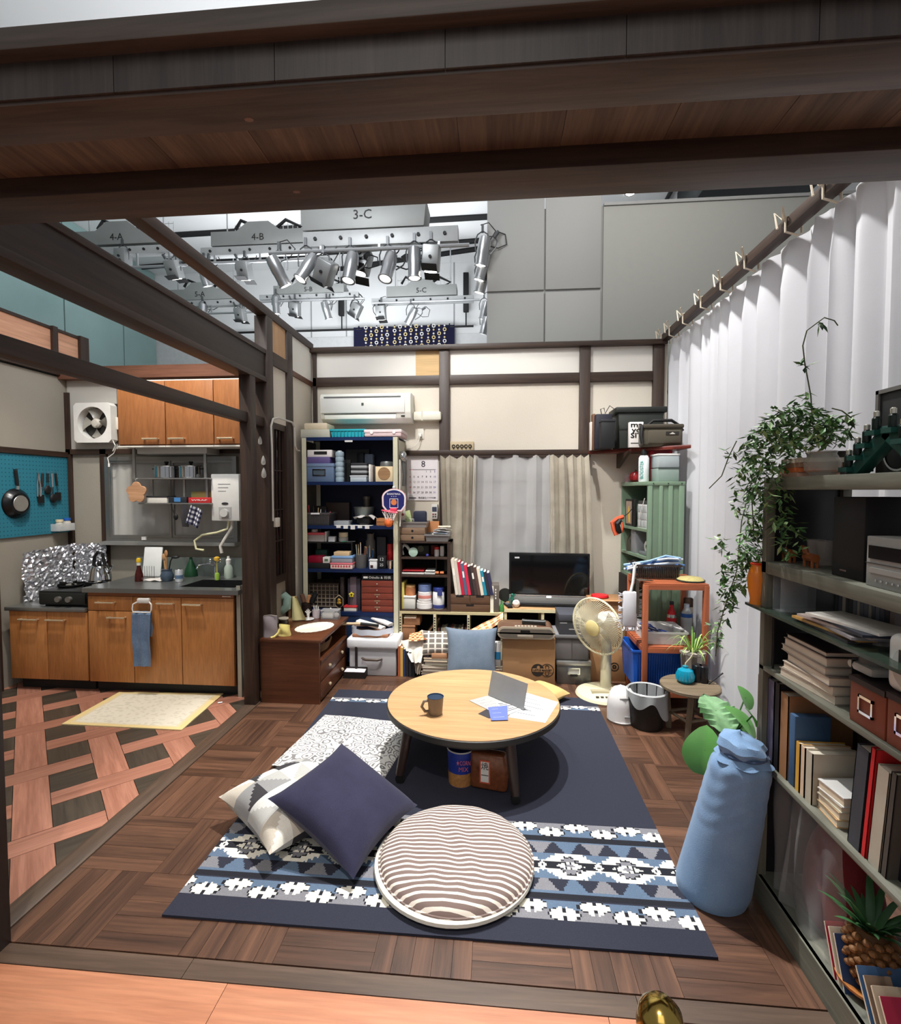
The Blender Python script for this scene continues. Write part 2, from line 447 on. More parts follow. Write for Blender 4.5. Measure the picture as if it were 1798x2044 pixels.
for y in(4.05,4.12):obj('glazing_bar',MB().box(XL-.045,XL-.035,y,y+.01,zd0+.04,zd1-.05),BEAMZ,dr)
for q in(.25,.45,.7):obj('glazing_bar',MB().box(XL-.045,XL-.036,3.985,4.185,zd0+(zd1-zd0)*q,zd0+(zd1-zd0)*q+.01),BEAM,dr)
# ---- opening between room and kitchen: posts, big beam, tie rail
ob=struct('trim_1',MB().box(-1.855,-1.768,3.565,3.65,0,2.46),BEAMZ,bev=.004,label='dark post at the kitchen opening')
bb=struct('trim_2',MB().box(-1.88,-1.775,1.5,3.83,2.47,2.68),wood((34,24,19),(62,46,38),.5,'Y',.8,.06),bev=.004,label='deep dark beam over the kitchen opening')
obj('lower_lip',MB().box(-1.89,-1.765,1.5,3.83,2.44,2.478),BEAM,bb,bev=.003)
obj('upper_lip',MB().box(-1.89,-1.765,1.5,3.83,2.655,2.69),BEAM,bb,bev=.003)
struct('trim_3',MB().box(-1.86,-1.79,1.66,3.83,2.10,2.17),BEAM,bev=.003,label='tie rail across the kitchen opening')
struct('trim_4',MB().box(-1.83,-1.703,1.46,1.592,0,2.487),wood((26,18,16),(48,34,30),.45,'Z'),bev=.004,label='near dark post at the left edge')
# ---- header the viewer stands under: moulding, fascia boards, beam, soffit boards, rear rail
hd=struct('trim_5',MB().box(-3.4,3.2,1.092,1.216,2.468,2.60),wood((56,45,38),(98,80,68),.45,'X',.9,0,.5),bev=.004,label='front beam of the dark header overhead')
for k in range(24):
 x=-3.4+k*.275
 obj('soffit_board',MB().box(x+.0008,x+.2742,1.216,1.47,2.545+R.uniform(0,.0015),2.57),wood((72,57,47),(124,100,82),.5,'Y',1.1,.16,.2),hd)
obj('rear_rail',MB().box(-3.4,3.2,1.455,1.60,2.488,2.56),wood((50,37,30),(84,64,52),.45,'X',.9),hd,bev=.003)
for k in range(18):
 x=-3.4+k*.366
 obj('fascia_board',MB().box(x+.0008,x+.3652,1.084,1.092,2.476,2.60),wood((40,33,30),(72,61,56),.42,'Z',.8,.14),hd)
obj('top_moulding',MB().box(-3.4,3.2,1.05,1.216,2.554,2.602),wood((60,50,43),(92,78,68),.5,'X',.8),hd,bev=.003)
for px,py,Z in((497,239,2.468),(592,383,2.488)):
 p=at(px,py,Z=Z);obj('knot',MB().sphere((p.x,p.y,p.z),.010,7,1.2,.8,.15),M((130,98,82),.6),hd)
 # ================================================================ the studio hall around the set
HALLW=M((225,226,226),.8,var=.03,ns=1)
GREYP=M((158,158,155),.7,var=.03,ns=1)
ce=struct('ceiling',MB().box(-9,7,3.2,9.6,5.8,5.86),HALLW)
hw=struct('wall_far',MB().box(-9,7,9.5,9.6,0,5.8),HALLW)
for px in(555,620,690,905):
 x=at(px,600,Y=9.5).x;obj('seam',MB().box(x,x+.02,9.49,9.5,0,5.8),M((150,152,154),.8),hw)
zz=at(700,672,Y=9.5).z;obj('seam',MB().box(-8.9,1.0,9.485,9.5,zz-.6,zz),M((205,206,206),.8),hw)
for k,(a,b)in enumerate((((250,475),(985,432)),((200,540),(985,478)),((330,588),(985,492)))):
 p,q=at(*a,Z=5.77),at(*b,Z=5.77)
 obj('ceiling_slot',MB().cyl(p,q,.045,n=8),M((16,16,17),.7),ce)
 # grey partition panels on the right, beyond the set
gp=struct('wall_partition',MB().box(at(972,550,Y=5.3).x,4.4,5.32,5.36,0,4.45),GREYP)
xs=[at(p,550,Y=5.3).x for p in(972,1085.5,1088.5,1199,1203)]
zs=at(1080,581,Y=5.3).z
for a,b in((xs[0],xs[1]),(xs[2],xs[3])):
 obj('wall_panel',MB().box(a,b,5.295,5.32,2.6,zs-.012),GREYP,gp,bev=.004)
 obj('wall_panel',MB().box(a,b,5.295,5.32,zs+.012,5.1),GREYP,gp,bev=.004)
obj('wall_panel',MB().box(xs[4],4.4,5.295,5.32,2.6,at(1205,412,Y=5.3).z),M((152,152,146),.7,var=.03),gp,bev=.004)
obj('coping',MB().box(xs[4],4.4,5.28,5.36,at(1205,412,Y=5.3).z,at(1205,406,Y=5.3).z),M((150,150,148),.6),gp)
# glass wall on the left of the hall
gw=struct('wall_glass',MB().box(-6.75,-6.7,3.0,9.5,0,5.8),M((158,184,182),.5,var=.12,ns=1))
GL=M((158,188,186),.12,var=.14,ns=1.2,alpha=.7)
ys=[3.0,4.55,5.95,7.35,8.6,9.48]
for a,b in zip(ys,ys[1:]):
 for z0,z1 in((0,2.2),(2.2,3.3),(3.3,5.8)):
  obj('glass_pane',MB().box(-6.6,-6.585,a+.012,b-.012,z0+.01,z1-.01),GL,gw)
for z in(2.25,3.35):obj('tension_rod',MB().cyl((-6.5,3,z),(-6.5,9.45,z),.014,n=6),M((40,46,48),.3,.8),gw)
for y in ys[1:-1]:
 for z in(2.2,3.3):obj('glass_fitting',MB().sphere((-6.54,y,z),.05,8),M((190,196,198),.25,.8),gw)
net=MB()
for k in range(26):
 z=2.5+k*.05;net.tube([(-6.64,3.1,z+.55),(-6.64,4.4,z+.1),(-6.64,6.2,z),(-6.64,9.3,z-.25)],.006,3)
o=obj('hanging_net',net,M((20,26,28),.9),gw);o['kind']='stuff'
# hall downlight and duct seen over the partition
p=at(1258,384,Z=5.79)
t=T('downlight','small glaring round downlight in the hall ceiling above the grey partition','light',(p.x,p.y,5.79))
obj('lens',MB().lathe([(.06,-.012),(.06,0)],16),M((255,250,240),.3,emit=30),t)
obj('ring',MB().lathe([(.06,-.014),(.085,-.014),(.085,0),(.06,0)],16,cap=False),M((220,220,220),.4,.5),t)
a,b=at(1400,398,Z=5.2),at(1640,380,Z=5.2)
one('air_duct','dark grey air duct under the hall ceiling over the grey partition','duct',MB().box(a.x,b.x,a.y-.2,a.y+.9,0,.5),M((54,58,60),.5,.4),(0,0,5.3),bev=.03)
a=at(1330,395,Z=5.75);obj('ceiling_slot',MB().cyl((a.x,a.y-.9,5.77),(a.x+.05,a.y+.9,5.77),.03,n=8),M((20,20,20),.7),ce)
# ---- lighting battens with their grey boxes
BOXG=M((138,140,138),.5,.3,var=.10,ns=6);BLK=M((18,18,19),.6);STEEL=M((176,178,180),.32,.85,var=.05)
def batten(tx,px0,py0,px1,py1,Y,label,hump,bx0,bx1,by0,by1,pipe_y):
 x0,x1,z0,z1=rect(px0,py0,px1,py1,Y)
 t=T('lighting_batten',label,'light batten',((x0+x1)/2,Y+.08,z0),0,'numbered lighting battens under the hall ceiling')
 w,h=(x1-x0)/2,z1-z0
 prof=[(-w,0),(w,0),(w,h*.62),(w*.45,h*.62),(w*.22,h),(-w*.22,h),(-w*.45,h*.62),(-w,h*.62)]if hump else[(-w*.96,0),(w*.96,0),(w,h),(-w,h)]
 obj('junction_box',MB().prism(prof,-.08,.2,'Y'),BOXG,t,bev=.006)
 bx0,bx1,bz0,bz1=rect(bx0,by0,bx1,by1,Y)
 ch=obj('socket_channel',MB().box(bx0-(x0+x1)/2,bx1-(x0+x1)/2,-.08,.02,bz0-z0,bz1-z0),M((168,170,170),.45,.3),t,bev=.004)
 for k in range(6):
  x=bx0+(bx1-bx0)*(k+.5)/6-(x0+x1)/2
  obj('socket',MB().cyl((x,-.095,(bz0+bz1)/2-z0),(x,-.075,(bz0+bz1)/2-z0),.016,n=8),BLK,ch)
 zp=at(600,pipe_y,Y=Y).z-z0
 obj('pipe',MB().cyl((bx0-(x0+x1)/2+(.02 if hump else-.32),-.08,zp),(bx1-(x0+x1)/2+.1,-.08,zp),.018,n=8),STEEL,t)
 for k in(.12,.5,.88):
  x=bx0+(bx1-bx0)*k-(x0+x1)/2;obj('hanger',MB().box(x-.01,x+.01,-.09,-.07,zp,bz0-z0),STEEL,t)
 for x in(-w*.8,w*.8):obj('hanging_rod',MB().cyl((x,.1,h*.6),(x,.1,5.8-z0),.01,n=6),STEEL,t)
 text(tx,h*(.42 if hump else.5),M((24,24,24),.6),t,(0,-.083,h*(.3 if hump else.5)))
 if hump:
  n=MB()
  for k in range(16):x=-w*.8+w*1.6*k/15;n.box(x-.003,x+.003,.3,.306,h*.5,h*1.6)
  for k in range(3):n.box(-w*.8,w*.8,.3,.306,h*(.7+.4*k),h*(.7+.4*k)+.006)
  obj('wire_basket',n,M((190,192,192),.4,.7),t)
 obj('cable',MB().tube([(w*.2,.1,h*.9),(w*.5,.05,h*1.25),(w*.8,.1,h*1.0),(w*.55,.1,h*.72),(w*.3,.1,h*.7),(-w*.1,.12,h*1.05),(-w*.5,.1,h*1.4),(-w*.62,.1,h*1.0)],.022,6),BLK,t)
 return(x0+x1)/2,z0
batten('3-C',598,402,851,455,4.6,'large grey lighting box lettered 3-C, nearest of the battens',0,604,914,456,487,503)
batten('4-A',138,441,328,487,6.1,'grey humped lighting box lettered 4-A above the kitchen beam',1,190,358,490,506,520)
batten('4-B',420,441,610,487,6.1,'grey humped lighting box lettered 4-B left of the 3-C box',1,400,640,489,506,518)
batten('5-A',328,563,470,598,8.2,'small grey lighting box lettered 5-A over the kitchen beam',1,345,500,598,610,620)
batten('5-B',545,556,686,587,8.2,'small grey lighting box lettered 5-B behind the hanging spotlights',1,517,715,585,595,600)
batten('5-C',771,556,911,590,8.2,'small grey lighting box lettered 5-C above the dark blue cloth',1,741,945,592,604,610)
# ---- spotlights: a round can and a square lantern with barn doors
def spot_can():
 t=T('spotlight','can','spotlight',group='silver stage spotlights')
 obj('housing',MB().lathe([(.03,.16),(.055,.15),(.06,.10),(.062,.02),(.058,.0),(.058,-.10),(.066,-.105),(.066,-.115),(.052,-.115)],18,cap=False),M((172,174,176),.28,.85,var=.08),t)
 obj('lamp_glass',MB().lathe([(.05,-.10),(.05,-.108)],16),M((255,250,240),.3,emit=9),t)
 return t
def yoke(t,top):
 y=MB().tube([(-.07,0,.03),(-.075,0,top*.55),(-.05,0,top*.85),(0,0,top),(.05,0,top*.85),(.075,0,top*.55),(.07,0,.03)],.007,5)
 y.box(-.012,.012,-.02,.02,top-.01,top+.06)
 return y
def spot_box():
 t=T('spotlight','box','spotlight',group='silver stage spotlights')
 obj('housing',MB().box(-.075,.075,-.075,.075,-.06,.15),M((150,152,152),.4,.7,var=.1),t,bev=.012)
 obj('lamp_glass',MB().lathe([(.055,-.06),(.055,-.068)],16),M((255,250,240),.3,emit=7),t)
 for s in(-1,1):
  obj('barn_door',MB().box(-.07,.07,0,.085,-.002,.002),BLK,t,(0,s*.075,-.065),(rad(-35*s)if s>0 else rad(35),0,0 if s>0 else PI))
 obj('knob',MB().cyl((.0,-.09,.05),(0,-.072,.05),.014,n=8),BLK,t)
 return t
SPOTS=[(0,558,546,4.6,24,20,'silver can spotlight shining down left, left end of the 3-C row'),(0,611,538,4.6,-26,-15,'silver can spotlight tipped down right below the left edge of box 3-C'),(1,646,553,4.6,-30,25,'square spotlight with a lit face tipped right, under box 3-C'),(0,699,538,4.6,-8,-12,'silver can spotlight hanging straight below the lettering 3-C'),(1,721,533,4.8,-14,0,'small square spotlight half behind the can under the lettering 3-C'),(0,774,536,4.6,-10,-18,'silver can spotlight with bright round back, right of the 3-C lettering'),(0,827,530,4.6,0,0,'upright silver can spotlight under the right end of box 3-C'),(1,860,527,4.6,-6,15,'square spotlight with black barn doors, right end of the 3-C row'),(0,963,506,5.2,-10,10,'uppermost spotlight cut off by the edge of the grey partition'),(0,962,536,5.3,-16,10,'second spotlight down at the edge of the grey partition'),(0,962,562,5.4,-16,10,'third spotlight down at the edge of the grey partition'),(1,246,524,6.1,0,0,'spotlight half hidden by the kitchen beam under box 4-A'),(1,350,546,6.1,4,25,'square spotlight with a white lit face right of box 4-A'),(0,408,552,6.1,10,20,'silver can spotlight beside the thin top rail, under box 4-B'),(1,489,548,6.1,-3,22,'square spotlight under the lettering 4-B'),(0,405,626,8.2,0,0,'spotlight peeping over the kitchen beam under box 5-A'),(1,481,634,8.2,-4,24,'square spotlight with barn doors left of the tall dark post'),(0,551,612,8.2,0,10,'small can spotlight above the top of the left wall rail'),(1,589,623,8.2,-10,24,'square spotlight with barn doors under the left of box 5-B'),(0,652,622,8.2,12,20,'small can spotlight under the middle of box 5-B'),(1,708,624,8.2,-34,20,'square spotlight tipped right with a bright face, left of the blue cloth'),(1,761,630,8.2,2,18,'square spotlight with barn doors above the blue cloth'),(0,820,633,8.2,-34,20,'bright can spotlight tipped right above the blue cloth'),(0,966,622,8.2,-14,14,'upper of two small spotlights low on the grey partition edge'),(0,967,652,8.2,-14,14,'lower of two small spotlights low on the grey partition edge')]
protos=[spot_can(),spot_box()];used=[0,0]
CABLE=MB
for kind,px,py,Y,tx,ty,lab in SPOTS:
 p=at(px,py,Y=Y);ro=(rad(ty),rad(-tx),0)
 t=protos[kind]if not used[kind]else dup(protos[kind],p)
 used[kind]=1
 t.location=p;t.rotation_euler=ro;t['label']=lab
 inv=Euler(ro).to_matrix().to_4x4().inverted()
 y=MB();y.add(yoke(t,.22).v,yoke(t,.22).f,inv)
 obj('yoke',y,M((96,98,100),.4,.7),t)
 c=MB().tube([inv@Vector(q)for q in((0,.03,.12),(.08,.05,.16),(.13,.05,.24),(.06,.04,.32),(-.02,.02,.29))],.006,4)
 obj('cable',c,BLK,t)
 # ---- pipe on the far wall and the ring-patterned cloth hung from it
zp=at(800,655,Y=9.4).z
pp=T('curtain_pipe','thin black pipe along the white far wall','pipe',(0,9.4,zp))
obj('tube',MB().cyl((at(330,655,Y=9.4).x,0,0),(at(945,650,Y=9.4).x,0,0),.02,n=8),BLK,pp)
for px in(682,930):
 x=at(px,640,Y=9.4).x;obj('cable_box',MB().box(x-.05,x+.05,-.06,.02,.25,.95),BLK,pp,bev=.01);obj('drop_rod',MB().cyl((x,0,0),(x,0,.3),.012,n=6),BLK,pp)
x0,x1,z0,z1=rect(706,651,907,712,9.38)
cl=T('noren','dark navy cloth with rows of gold and white rings, hung on the far wall pipe','cloth',(x0,9.375,z0))
w,h=x1-x0,z1-z0
def wav(u,v):return(u*w,.012*math.sin(u*34),v*h)
obj('cloth',MB().grid(wav,80,6),cloth((22,22,52)),cl)
for k in range(6):obj('loop',MB().tube([(w*(.05+.18*k),.025+.03*math.cos(a),h-.005+.03*math.sin(a))for a in[PI*q/5 for q in range(11)]],.012,5),cloth((22,22,52)),cl)
for k in range(15):
 x=w*(.125+.75*k/14+(.02 if k>4 else 0)+(.01 if k>10 else 0))
 for r in range(7):
  z=h*(.97-r*.125);ring=(r+k)%3==0
  b=MB()
  if ring:b.lathe([(.020,-.008),(.034,-.008),(.034,.008),(.020,.008)],14,mtx=Matrix.Translation((x,-.02,z))@Matrix.Rotation(PI/2,4,'X'),cap=False)
  else:b.sphere((x,-.02,z),.019,8)
  obj('ring' if ring else 'bead',b,M((226,206,150)if(k+r)%2 else(232,230,226),.4,.3),cl)
  # ================================================================ kitchen
KY=3.69
KB=4.40
KW=wood((172,112,60),(196,134,78),.4,'Z',.7,.04,0,.12)
KWD=wood((128,76,42),(150,94,54),.45,'X',.8)
WORKTOP=M((150,152,150),.3,.8,var=.2,ns=5,bump=.12,bs=60)
CHROME=M((205,206,208),.12,1,var=.03)
GOLD=M((232,214,180),.25,.7)
def kx(px,py=1280,Y=KY):return at(px,py,Y=Y).x
def kz(py,px=300,Y=KY):return at(px,py,Y=Y).z
def bar_handle(parent,x0,x1,y,z):
 h=MB().cyl((x0-.008,y-.028,z),(x1+.008,y-.028,z),.008,n=8)
 for x in(x0,x1):h.cyl((x,y,z),(x,y-.028,z),.007,n=8)
 return obj('handle',h,GOLD,parent)
 # main cabinet
xa,xb=kx(177,1280),kx(470,1280);zt=.84
mc=T('kitchen_cabinet','tall sink cabinet with drawer and orange-brown doors, right of the stove unit','cabinet',((xa+xb)/2,KY,0))
cx0=(xa+xb)/2;X=lambda px,py=1280:kx(px,py)-cx0
obj('body',MB().box(xa-cx0,xb-cx0-.012,.02,.60,.085,zt-.17).box(xa-cx0,xa-cx0+.018,.02,.60,zt-.17,zt-.035).box(xb-cx0-.03,xb-cx0-.012,.02,.6,zt-.17,zt-.035),M((96,60,36),.5),mc)
obj('plinth',MB().box(xa-cx0+.01,xb-cx0-.02,.07,.58,0,.085),M((28,27,27),.6),mc)
obj('top_band',MB().box(xa-cx0,xb-cx0-.012,.004,.02,.775,zt-.035),KWD,mc)
dz0=.092
ed=[xa-cx0,X(267),X(363),xb-cx0-.014]
dw=obj('drawer',MB().box(ed[0]+.003,ed[1]-.003,0,.02,.66,.772),KW,mc,bev=.002)
d1=obj('door',MB().box(ed[0]+.003,ed[1]-.003,0,.02,dz0,.655),KW,mc,bev=.002)
d2=obj('door',MB().box(ed[1]+.003,ed[2]-.003,0,.02,dz0,.772),KW,mc,bev=.002)
d3=obj('door',MB().box(ed[2]+.003,ed[3],0,.02,dz0,.772),KW,mc,bev=.002)
bar_handle(dw,X(197,1201),X(230,1201),0,kz(1202,214));bar_handle(d1,X(220,1232),X(251,1232),0,kz(1232,236))
bar_handle(d2,X(318,1204),X(348,1204),0,kz(1204,333));bar_handle(d3,X(370,1205),X(403,1205),0,kz(1206,386))
obj('name_plate',MB().box(X(443,1187),X(460,1187),-.0,.005,.785,.792),M((220,214,200),.4),mc)
# worktop with sink bowl
wx0,wx1=kx(168,1168),kx(478,1168)
wt=T('worktop','stainless steel sink worktop on the tall kitchen cabinet','worktop',(cx0,KY,zt-.035))
sx0,sx1,sy0,sy1=X(335,1165)+.03,X(468,1165)-.05,.09,.42
w=MB();a0,a1=wx0-cx0,wx1-cx0
w.box(a0,sx0,-.025,.60,0,.035);w.box(sx1,a1,-.025,.60,0,.035);w.box(sx0,sx1,-.025,sy0,0,.035);w.box(sx0,sx1,sy1,.60,0,.035)
obj('top',w,WORKTOP,wt)
bw_=MB().box(sx0,sx1,sy0,sy1,-.13,-.125);bw_.box(sx0,sx0+.004,sy0,sy1,-.13,.034);bw_.box(sx1-.004,sx1,sy0,sy1,-.13,.034);bw_.box(sx0,sx1,sy0,sy0+.004,-.13,.034);bw_.box(sx0,sx1,sy1-.004,sy1,-.13,.034)
obj('sink_bowl',bw_,CHROME,wt)
obj('upstand',MB().box(a0,a1,.585,.60,.035,.20),M((112,120,116),.35,.3,var=.3,ns=6),wt)
# low stove cabinet
la,lb=kx(20,1290),xa-.01;lc=(la+lb)/2;lt=.675
lcab=T('kitchen_cabinet','low two-door orange-brown cabinet under the black stove','cabinet',(lc,KY,0))
L_=lambda px,py=1290:kx(px,py)-lc
obj('body',MB().box(la-lc,lb-lc,.02,.58,.09,lt-.03),M((96,60,36),.5),lcab)
obj('plinth',MB().box(la-lc+.03,lb-lc,.07,.56,0,.09),M((28,27,27),.6),lcab)
m=L_(95)
for a,b,h0,h1 in((la-lc,m,44,77),(m,lb-lc,98,131)):
 d=obj('door',MB().box(a+.003,b-.003,0,.02,.095,lt-.035),KW,lcab,bev=.002)
 bar_handle(d,L_(h0,1236),L_(h1,1236),0,kz(1236,80))
obj('top_plate',MB().box(la-lc-.02,lb-lc,-.02,.58,lt-.03,lt),WORKTOP,lcab,bev=.004)
# gas stove with grates and knobs
x0,x1,_,_=rect(75,1172,172,1204,3.72)
st=T('gas_stove','black two-burner gas stove on the low kitchen counter','stove',((x0+x1)/2+.01,3.72,lt))
hw_=(x1-x0)/2
obj('body',MB().box(-hw_,hw_,0,.42,.012,.125),M((30,31,31),.35,.2),st,bev=.008)
obj('front_panel',MB().box(-hw_+.01,hw_-.01,-.012,.0,.025,.11),M((42,44,42),.4,.2),st,bev=.004)
for s in(-.02,.07):obj('knob',MB().cyl((s,-.012,.065),(s,-.038,.065),.022,n=14),M((150,150,146),.3,.7),st)
for s in(-.11,.12):
 g=MB().lathe([(.085,.125),(.095,.14),(.085,.145)],20,c=(s,.2,0),cap=False)
 for k in range(5):
  a=2*PI*k/5;g.box(-.1,-.04,-.004,.004,.135,.16,Matrix.Translation((s,.2,0))@Matrix.Rotation(a,4,'Z'))
 obj('grate',g,M((20,20,20),.5,.4),st);obj('burner',MB().lathe([(.04,.125),(.045,.14),(.02,.148)],16,c=(s,.2,0)),M((140,138,130),.4,.6),st)
for s in(-1,1):obj('foot',MB().box(s*(hw_-.04)-.015,s*(hw_-.04)+.015,.03,.38,0,.012),BLK,st)
# crumpled foil screen: left wing and back wing
FOIL=M((214,214,218),.34,.95,var=.12,ns=9)
fg=T('foil_guard','crumpled silver foil splash screen standing behind the stove','splash guard',(0,0,lt))
def foil(px0,pyt0,px1,pyt1,P0,P1,ztop0,ztop1):
 rr=random.Random(3+px0)
 n,m_=34,26
 A,B=Vector(P0),Vector(P1);nrm=(B-A).cross(Vector((0,0,1))).normalized()
 jit=[[rr.uniform(-.012,.012)for _ in range(n+1)]for _ in range(m_+1)]
 def fn(u,v):
  i,j=round(u*n),round(v*m_);p=A.lerp(B,u);return tuple(p+nrm*(jit[j][i]+.008*math.sin(u*19+v*7))+Vector((jit[j][n-i]*.4,0,v*(ztop0+(ztop1-ztop0)*u)+jit[m_-j][i]*.4)))
 return MB().grid(fn,n,m_)
pA=at(48,1200,Y=3.82);pA.z=0
pB=Vector((-3.86,4.33,0));pC=Vector((kx(213,1150,4.33),4.33,0))
zA=at(42,1103,Y=3.82).z-lt;zB=at(140,1085,Y=4.33).z-lt;zC=at(213,1084,Y=4.33).z-lt
pA.x=max(pA.x,-3.88)
obj('side_wing',foil(1,0,0,0,pA,pB,zA,zB),FOIL,fg,smooth=0)
obj('back_wing',foil(2,0,0,0,pB,pC,zB,zC),FOIL,fg,smooth=0)
# moka pot / kettle on the stove back burner
p=at(196,1165,Y=4.0)
kt=T('kettle','shiny steel kettle with black handle beside the foil screen','kettle',(p.x,4.02,lt+.16))
obj('body',MB().lathe([(.085,0),(.09,.01),(.075,.1),(.06,.125),(.03,.135)],24),CHROME,kt)
obj('lid_knob',MB().lathe([(.012,.13),(.018,.15),(.012,.165)],12),BLK,kt)
obj('handle',MB().tube([(-.05,0,.11),(-.045,0,.2),(-.01,0,.245),(.03,0,.23),(.05,0,.12)],.013,8),BLK,kt)
obj('spout',MB().tube([(.06,0,.05),(.1,0,.09),(.12,0,.13)],.014,8,.6),CHROME,kt)
# ---- kitchen back wall, left wall
kw=struct('wall_kitchen_back',MB().box(-3.97,-1.86,KB,KB+.05,0,2.62),PLASTERG)
X1=lambda px,py:at(px,py,Y=KB).x
Z1=lambda py,px=330:at(px,py,Y=KB).z
obj('top_plate',MB().box(-3.97,-1.86,KB-.09,KB+.05,Z1(757),Z1(733)),wood((92,58,42),(120,80,60),.5,'X'),kw)
obj('lintel_rail',MB().box(-3.95,-1.9,KB-.03,KB,Z1(907,180),Z1(897,180)),BEAMX,kw)
for a,b in((206,218),(138,148)):obj('post',MB().box(X1(a,1000),X1(b,1000),KB-.03,KB,.7,Z1(897,180)if a>200 else 2.5),BEAMZ,kw)
obj('grey_panel',MB().box(-3.93,X1(235,820),KB-.012,KB-.004,Z1(897,180),Z1(757)),M((186,182,174),.8,var=.08,ns=5),kw)
kl=struct('wall_kitchen_left',MB().box(-4.02,-3.95,1.6,KB,0,at(10,725,X=-3.95).z),PLASTERG)
XLk=-3.95
z=at(10,722,X=XLk).z
obj('top_rail',MB().box(-4.04,-3.92,1.6,KB,z,z+.07),BEAM,kl)
z2=at(60,905,X=XLk).z;obj('lintel_rail',MB().box(-3.95,-3.925,1.6,KB,z2-.01,z2+.035),BEAM,kl)
pz0,pz1=z+.07,at(40,634,X=XLk).z
for a,b in((2.6,4.26),(4.31,4.56)):obj('plywood_panel',MB().box(-4.0,-3.96,a,b,pz0,pz1),PLYPINK,kl)
for a,b in((4.26,4.31),(4.56,4.66)):obj('post',MB().box(-4.02,-3.93,a,b,pz0,pz1+.03),BEAMZ,kl)
obj('cap_rail',MB().box(-4.01,-3.95,2.6,4.6,pz1,pz1+.025),BEAM,kl)
obj('side_post',MB().box(-3.95,-3.90,3.55,3.66,0,z),BEAMZ,kl)
# window 2
a,b,c,d=X1(218,1000),X1(478,1000),Z1(1080,330),Z1(912,330)
wk=struct('window_2',MB().frame(a,b,c,d,KB-.05,KB,.035),M((150,150,148),.3,.8))
for q in(.0,.5):obj('sash',MB().frame(a+.035+q*(b-a-.07),a+.035+(q+.5)*(b-a-.07),c+.035,d-.035,KB-.04+q*.02,KB-.025+q*.02,.022),M((160,160,158),.3,.8),wk)
for q in(.0,.5):obj('pane',MB().box(a+.057+q*(b-a-.07),a+.013+(q+.5)*(b-a-.07),KB-.034+q*.02,KB-.031+q*.02,c+.057,d-.057),glassy((220,225,225),.06),wk)
def kcurt(u,v):
 x=a+.05+u*(b-a-.1);return(x,KB-.006+.005*math.sin(u*60+2*math.sin(u*9)),c+.05+v*(d-c-.1))
one('window_curtain','pale lace curtain hanging behind the kitchen window','curtain',MB().grid(kcurt,120,3),cloth((216,214,208),transl=.3),(0,-.006,0))
obj('sill',MB().box(a-.02,b,KB-.10,KB,c-.03,c),M((196,198,196),.3,.7),wk)
p=at(296,1071,Y=KB);obj('latch',MB().box(p.x-.02,p.x+.02,KB-.065,KB-.04,c+.015,c+.045),M((238,238,234),.5),wk)
# wall cabinets
CY=4.05
wz0,wz1=at(380,889,Y=CY).z,at(380,758,Y=CY).z
cxs=[at(p,825,Y=CY).x for p in(234,329.5,426,518)]
for k in range(3):
 nm=('left','middle','right')[k]
 t=T('wall_cabinet',f'orange-brown wall cabinet with one door, {nm} of the three above the kitchen window','cabinet',((cxs[k]+cxs[k+1])/2,CY,wz0),0,'wall cabinets over the sink')
 hw_=(cxs[k+1]-cxs[k])/2
 obj('body',MB().box(-hw_+.0015,hw_-.0015,.018,KB-CY-.095,0,wz1-wz0),M((120,74,44),.5),t)
 d=obj('door',MB().box(-hw_+.004,hw_-.004,0,.018,.012,wz1-wz0-.004),wood((146,92,52),(168,110,66),.4,'Z',.7,.03,0,.12),t,bev=.002)
 hx=(at((303,355,452)[k],875,Y=CY).x)-(cxs[k]+cxs[k+1])/2
 bar_handle(d,hx-.06,hx+.06,0,at(355,876,Y=CY).z-wz0)
 obj('trim_strip',MB().box(-hw_+.002,hw_-.002,-.004,KB-CY-.1,-.012,0),M((214,210,200),.5),t)
 # hung dish rack with two steel pots
RY=4.12
def rx(px,py):return at(px,py,Y=RY).x
def rzz(py,px=330):return at(px,py,Y=RY).z
u0,u1,za_,zb_=rx(262,954),rx(418,954),rzz(954),rzz(1004)
zt_=wz0-.012
rk=T('dish_rack','two-tier metal dish rack hung under the kitchen wall cabinets','rack',((u0+u1)/2,RY,za_))
c0=(u0+u1)/2;RS=M((168,168,166),.3,.8)
obj('top_shelf',MB().box(u0-c0,u1-c0,0,.2,-.012,0),RS,rk,bev=.003)
l0,l1=rx(276,1006)-c0,rx(420,1004)-c0
obj('lower_shelf',MB().box(l0,l1,.0,.18,zb_-za_-.012,zb_-za_),RS,rk,bev=.003)
for x in(u0-c0+.01,u1-c0-.05):obj('upright',MB().box(x-.011,x+.011,.02,.034,0,zt_-za_),RS,rk)
for x in(l0+.09,(l0+l1)/2+.06,l1-.06):obj('upright',MB().box(x-.009,x+.009,.05,.064,zb_-za_,-.012),RS,rk)
obj('top_tray',MB().box(u0-c0+.06,u1-c0-.02,.0,.2,zt_-za_-.05,zt_-za_),M((190,190,186),.4,.5),rk)
def pot(px,label,py=952):
 x=rx(px,940)
 t=T('cooking_pot',label,'pot',(x,RY+.11,za_),0,'steel pots on the dish rack')
 obj('body',MB().lathe([(.09,0),(.097,.006),(.097,.10),(.101,.103)],28),CHROME,t)
 obj('lid',MB().lathe([(.101,.103),(.096,.109),(.03,.119),(.008,.12)],28),CHROME,t)
 obj('lid_knob',MB().lathe([(.008,.12),(.018,.136),(.016,.146)],12),BLK,t)
 for s in(-1,1):obj('handle',MB().tube([(s*.096,-.02,.08),(s*.12,-.015,.082),(s*.12,.015,.082),(s*.096,.02,.08)],.005,6),BLK,t)
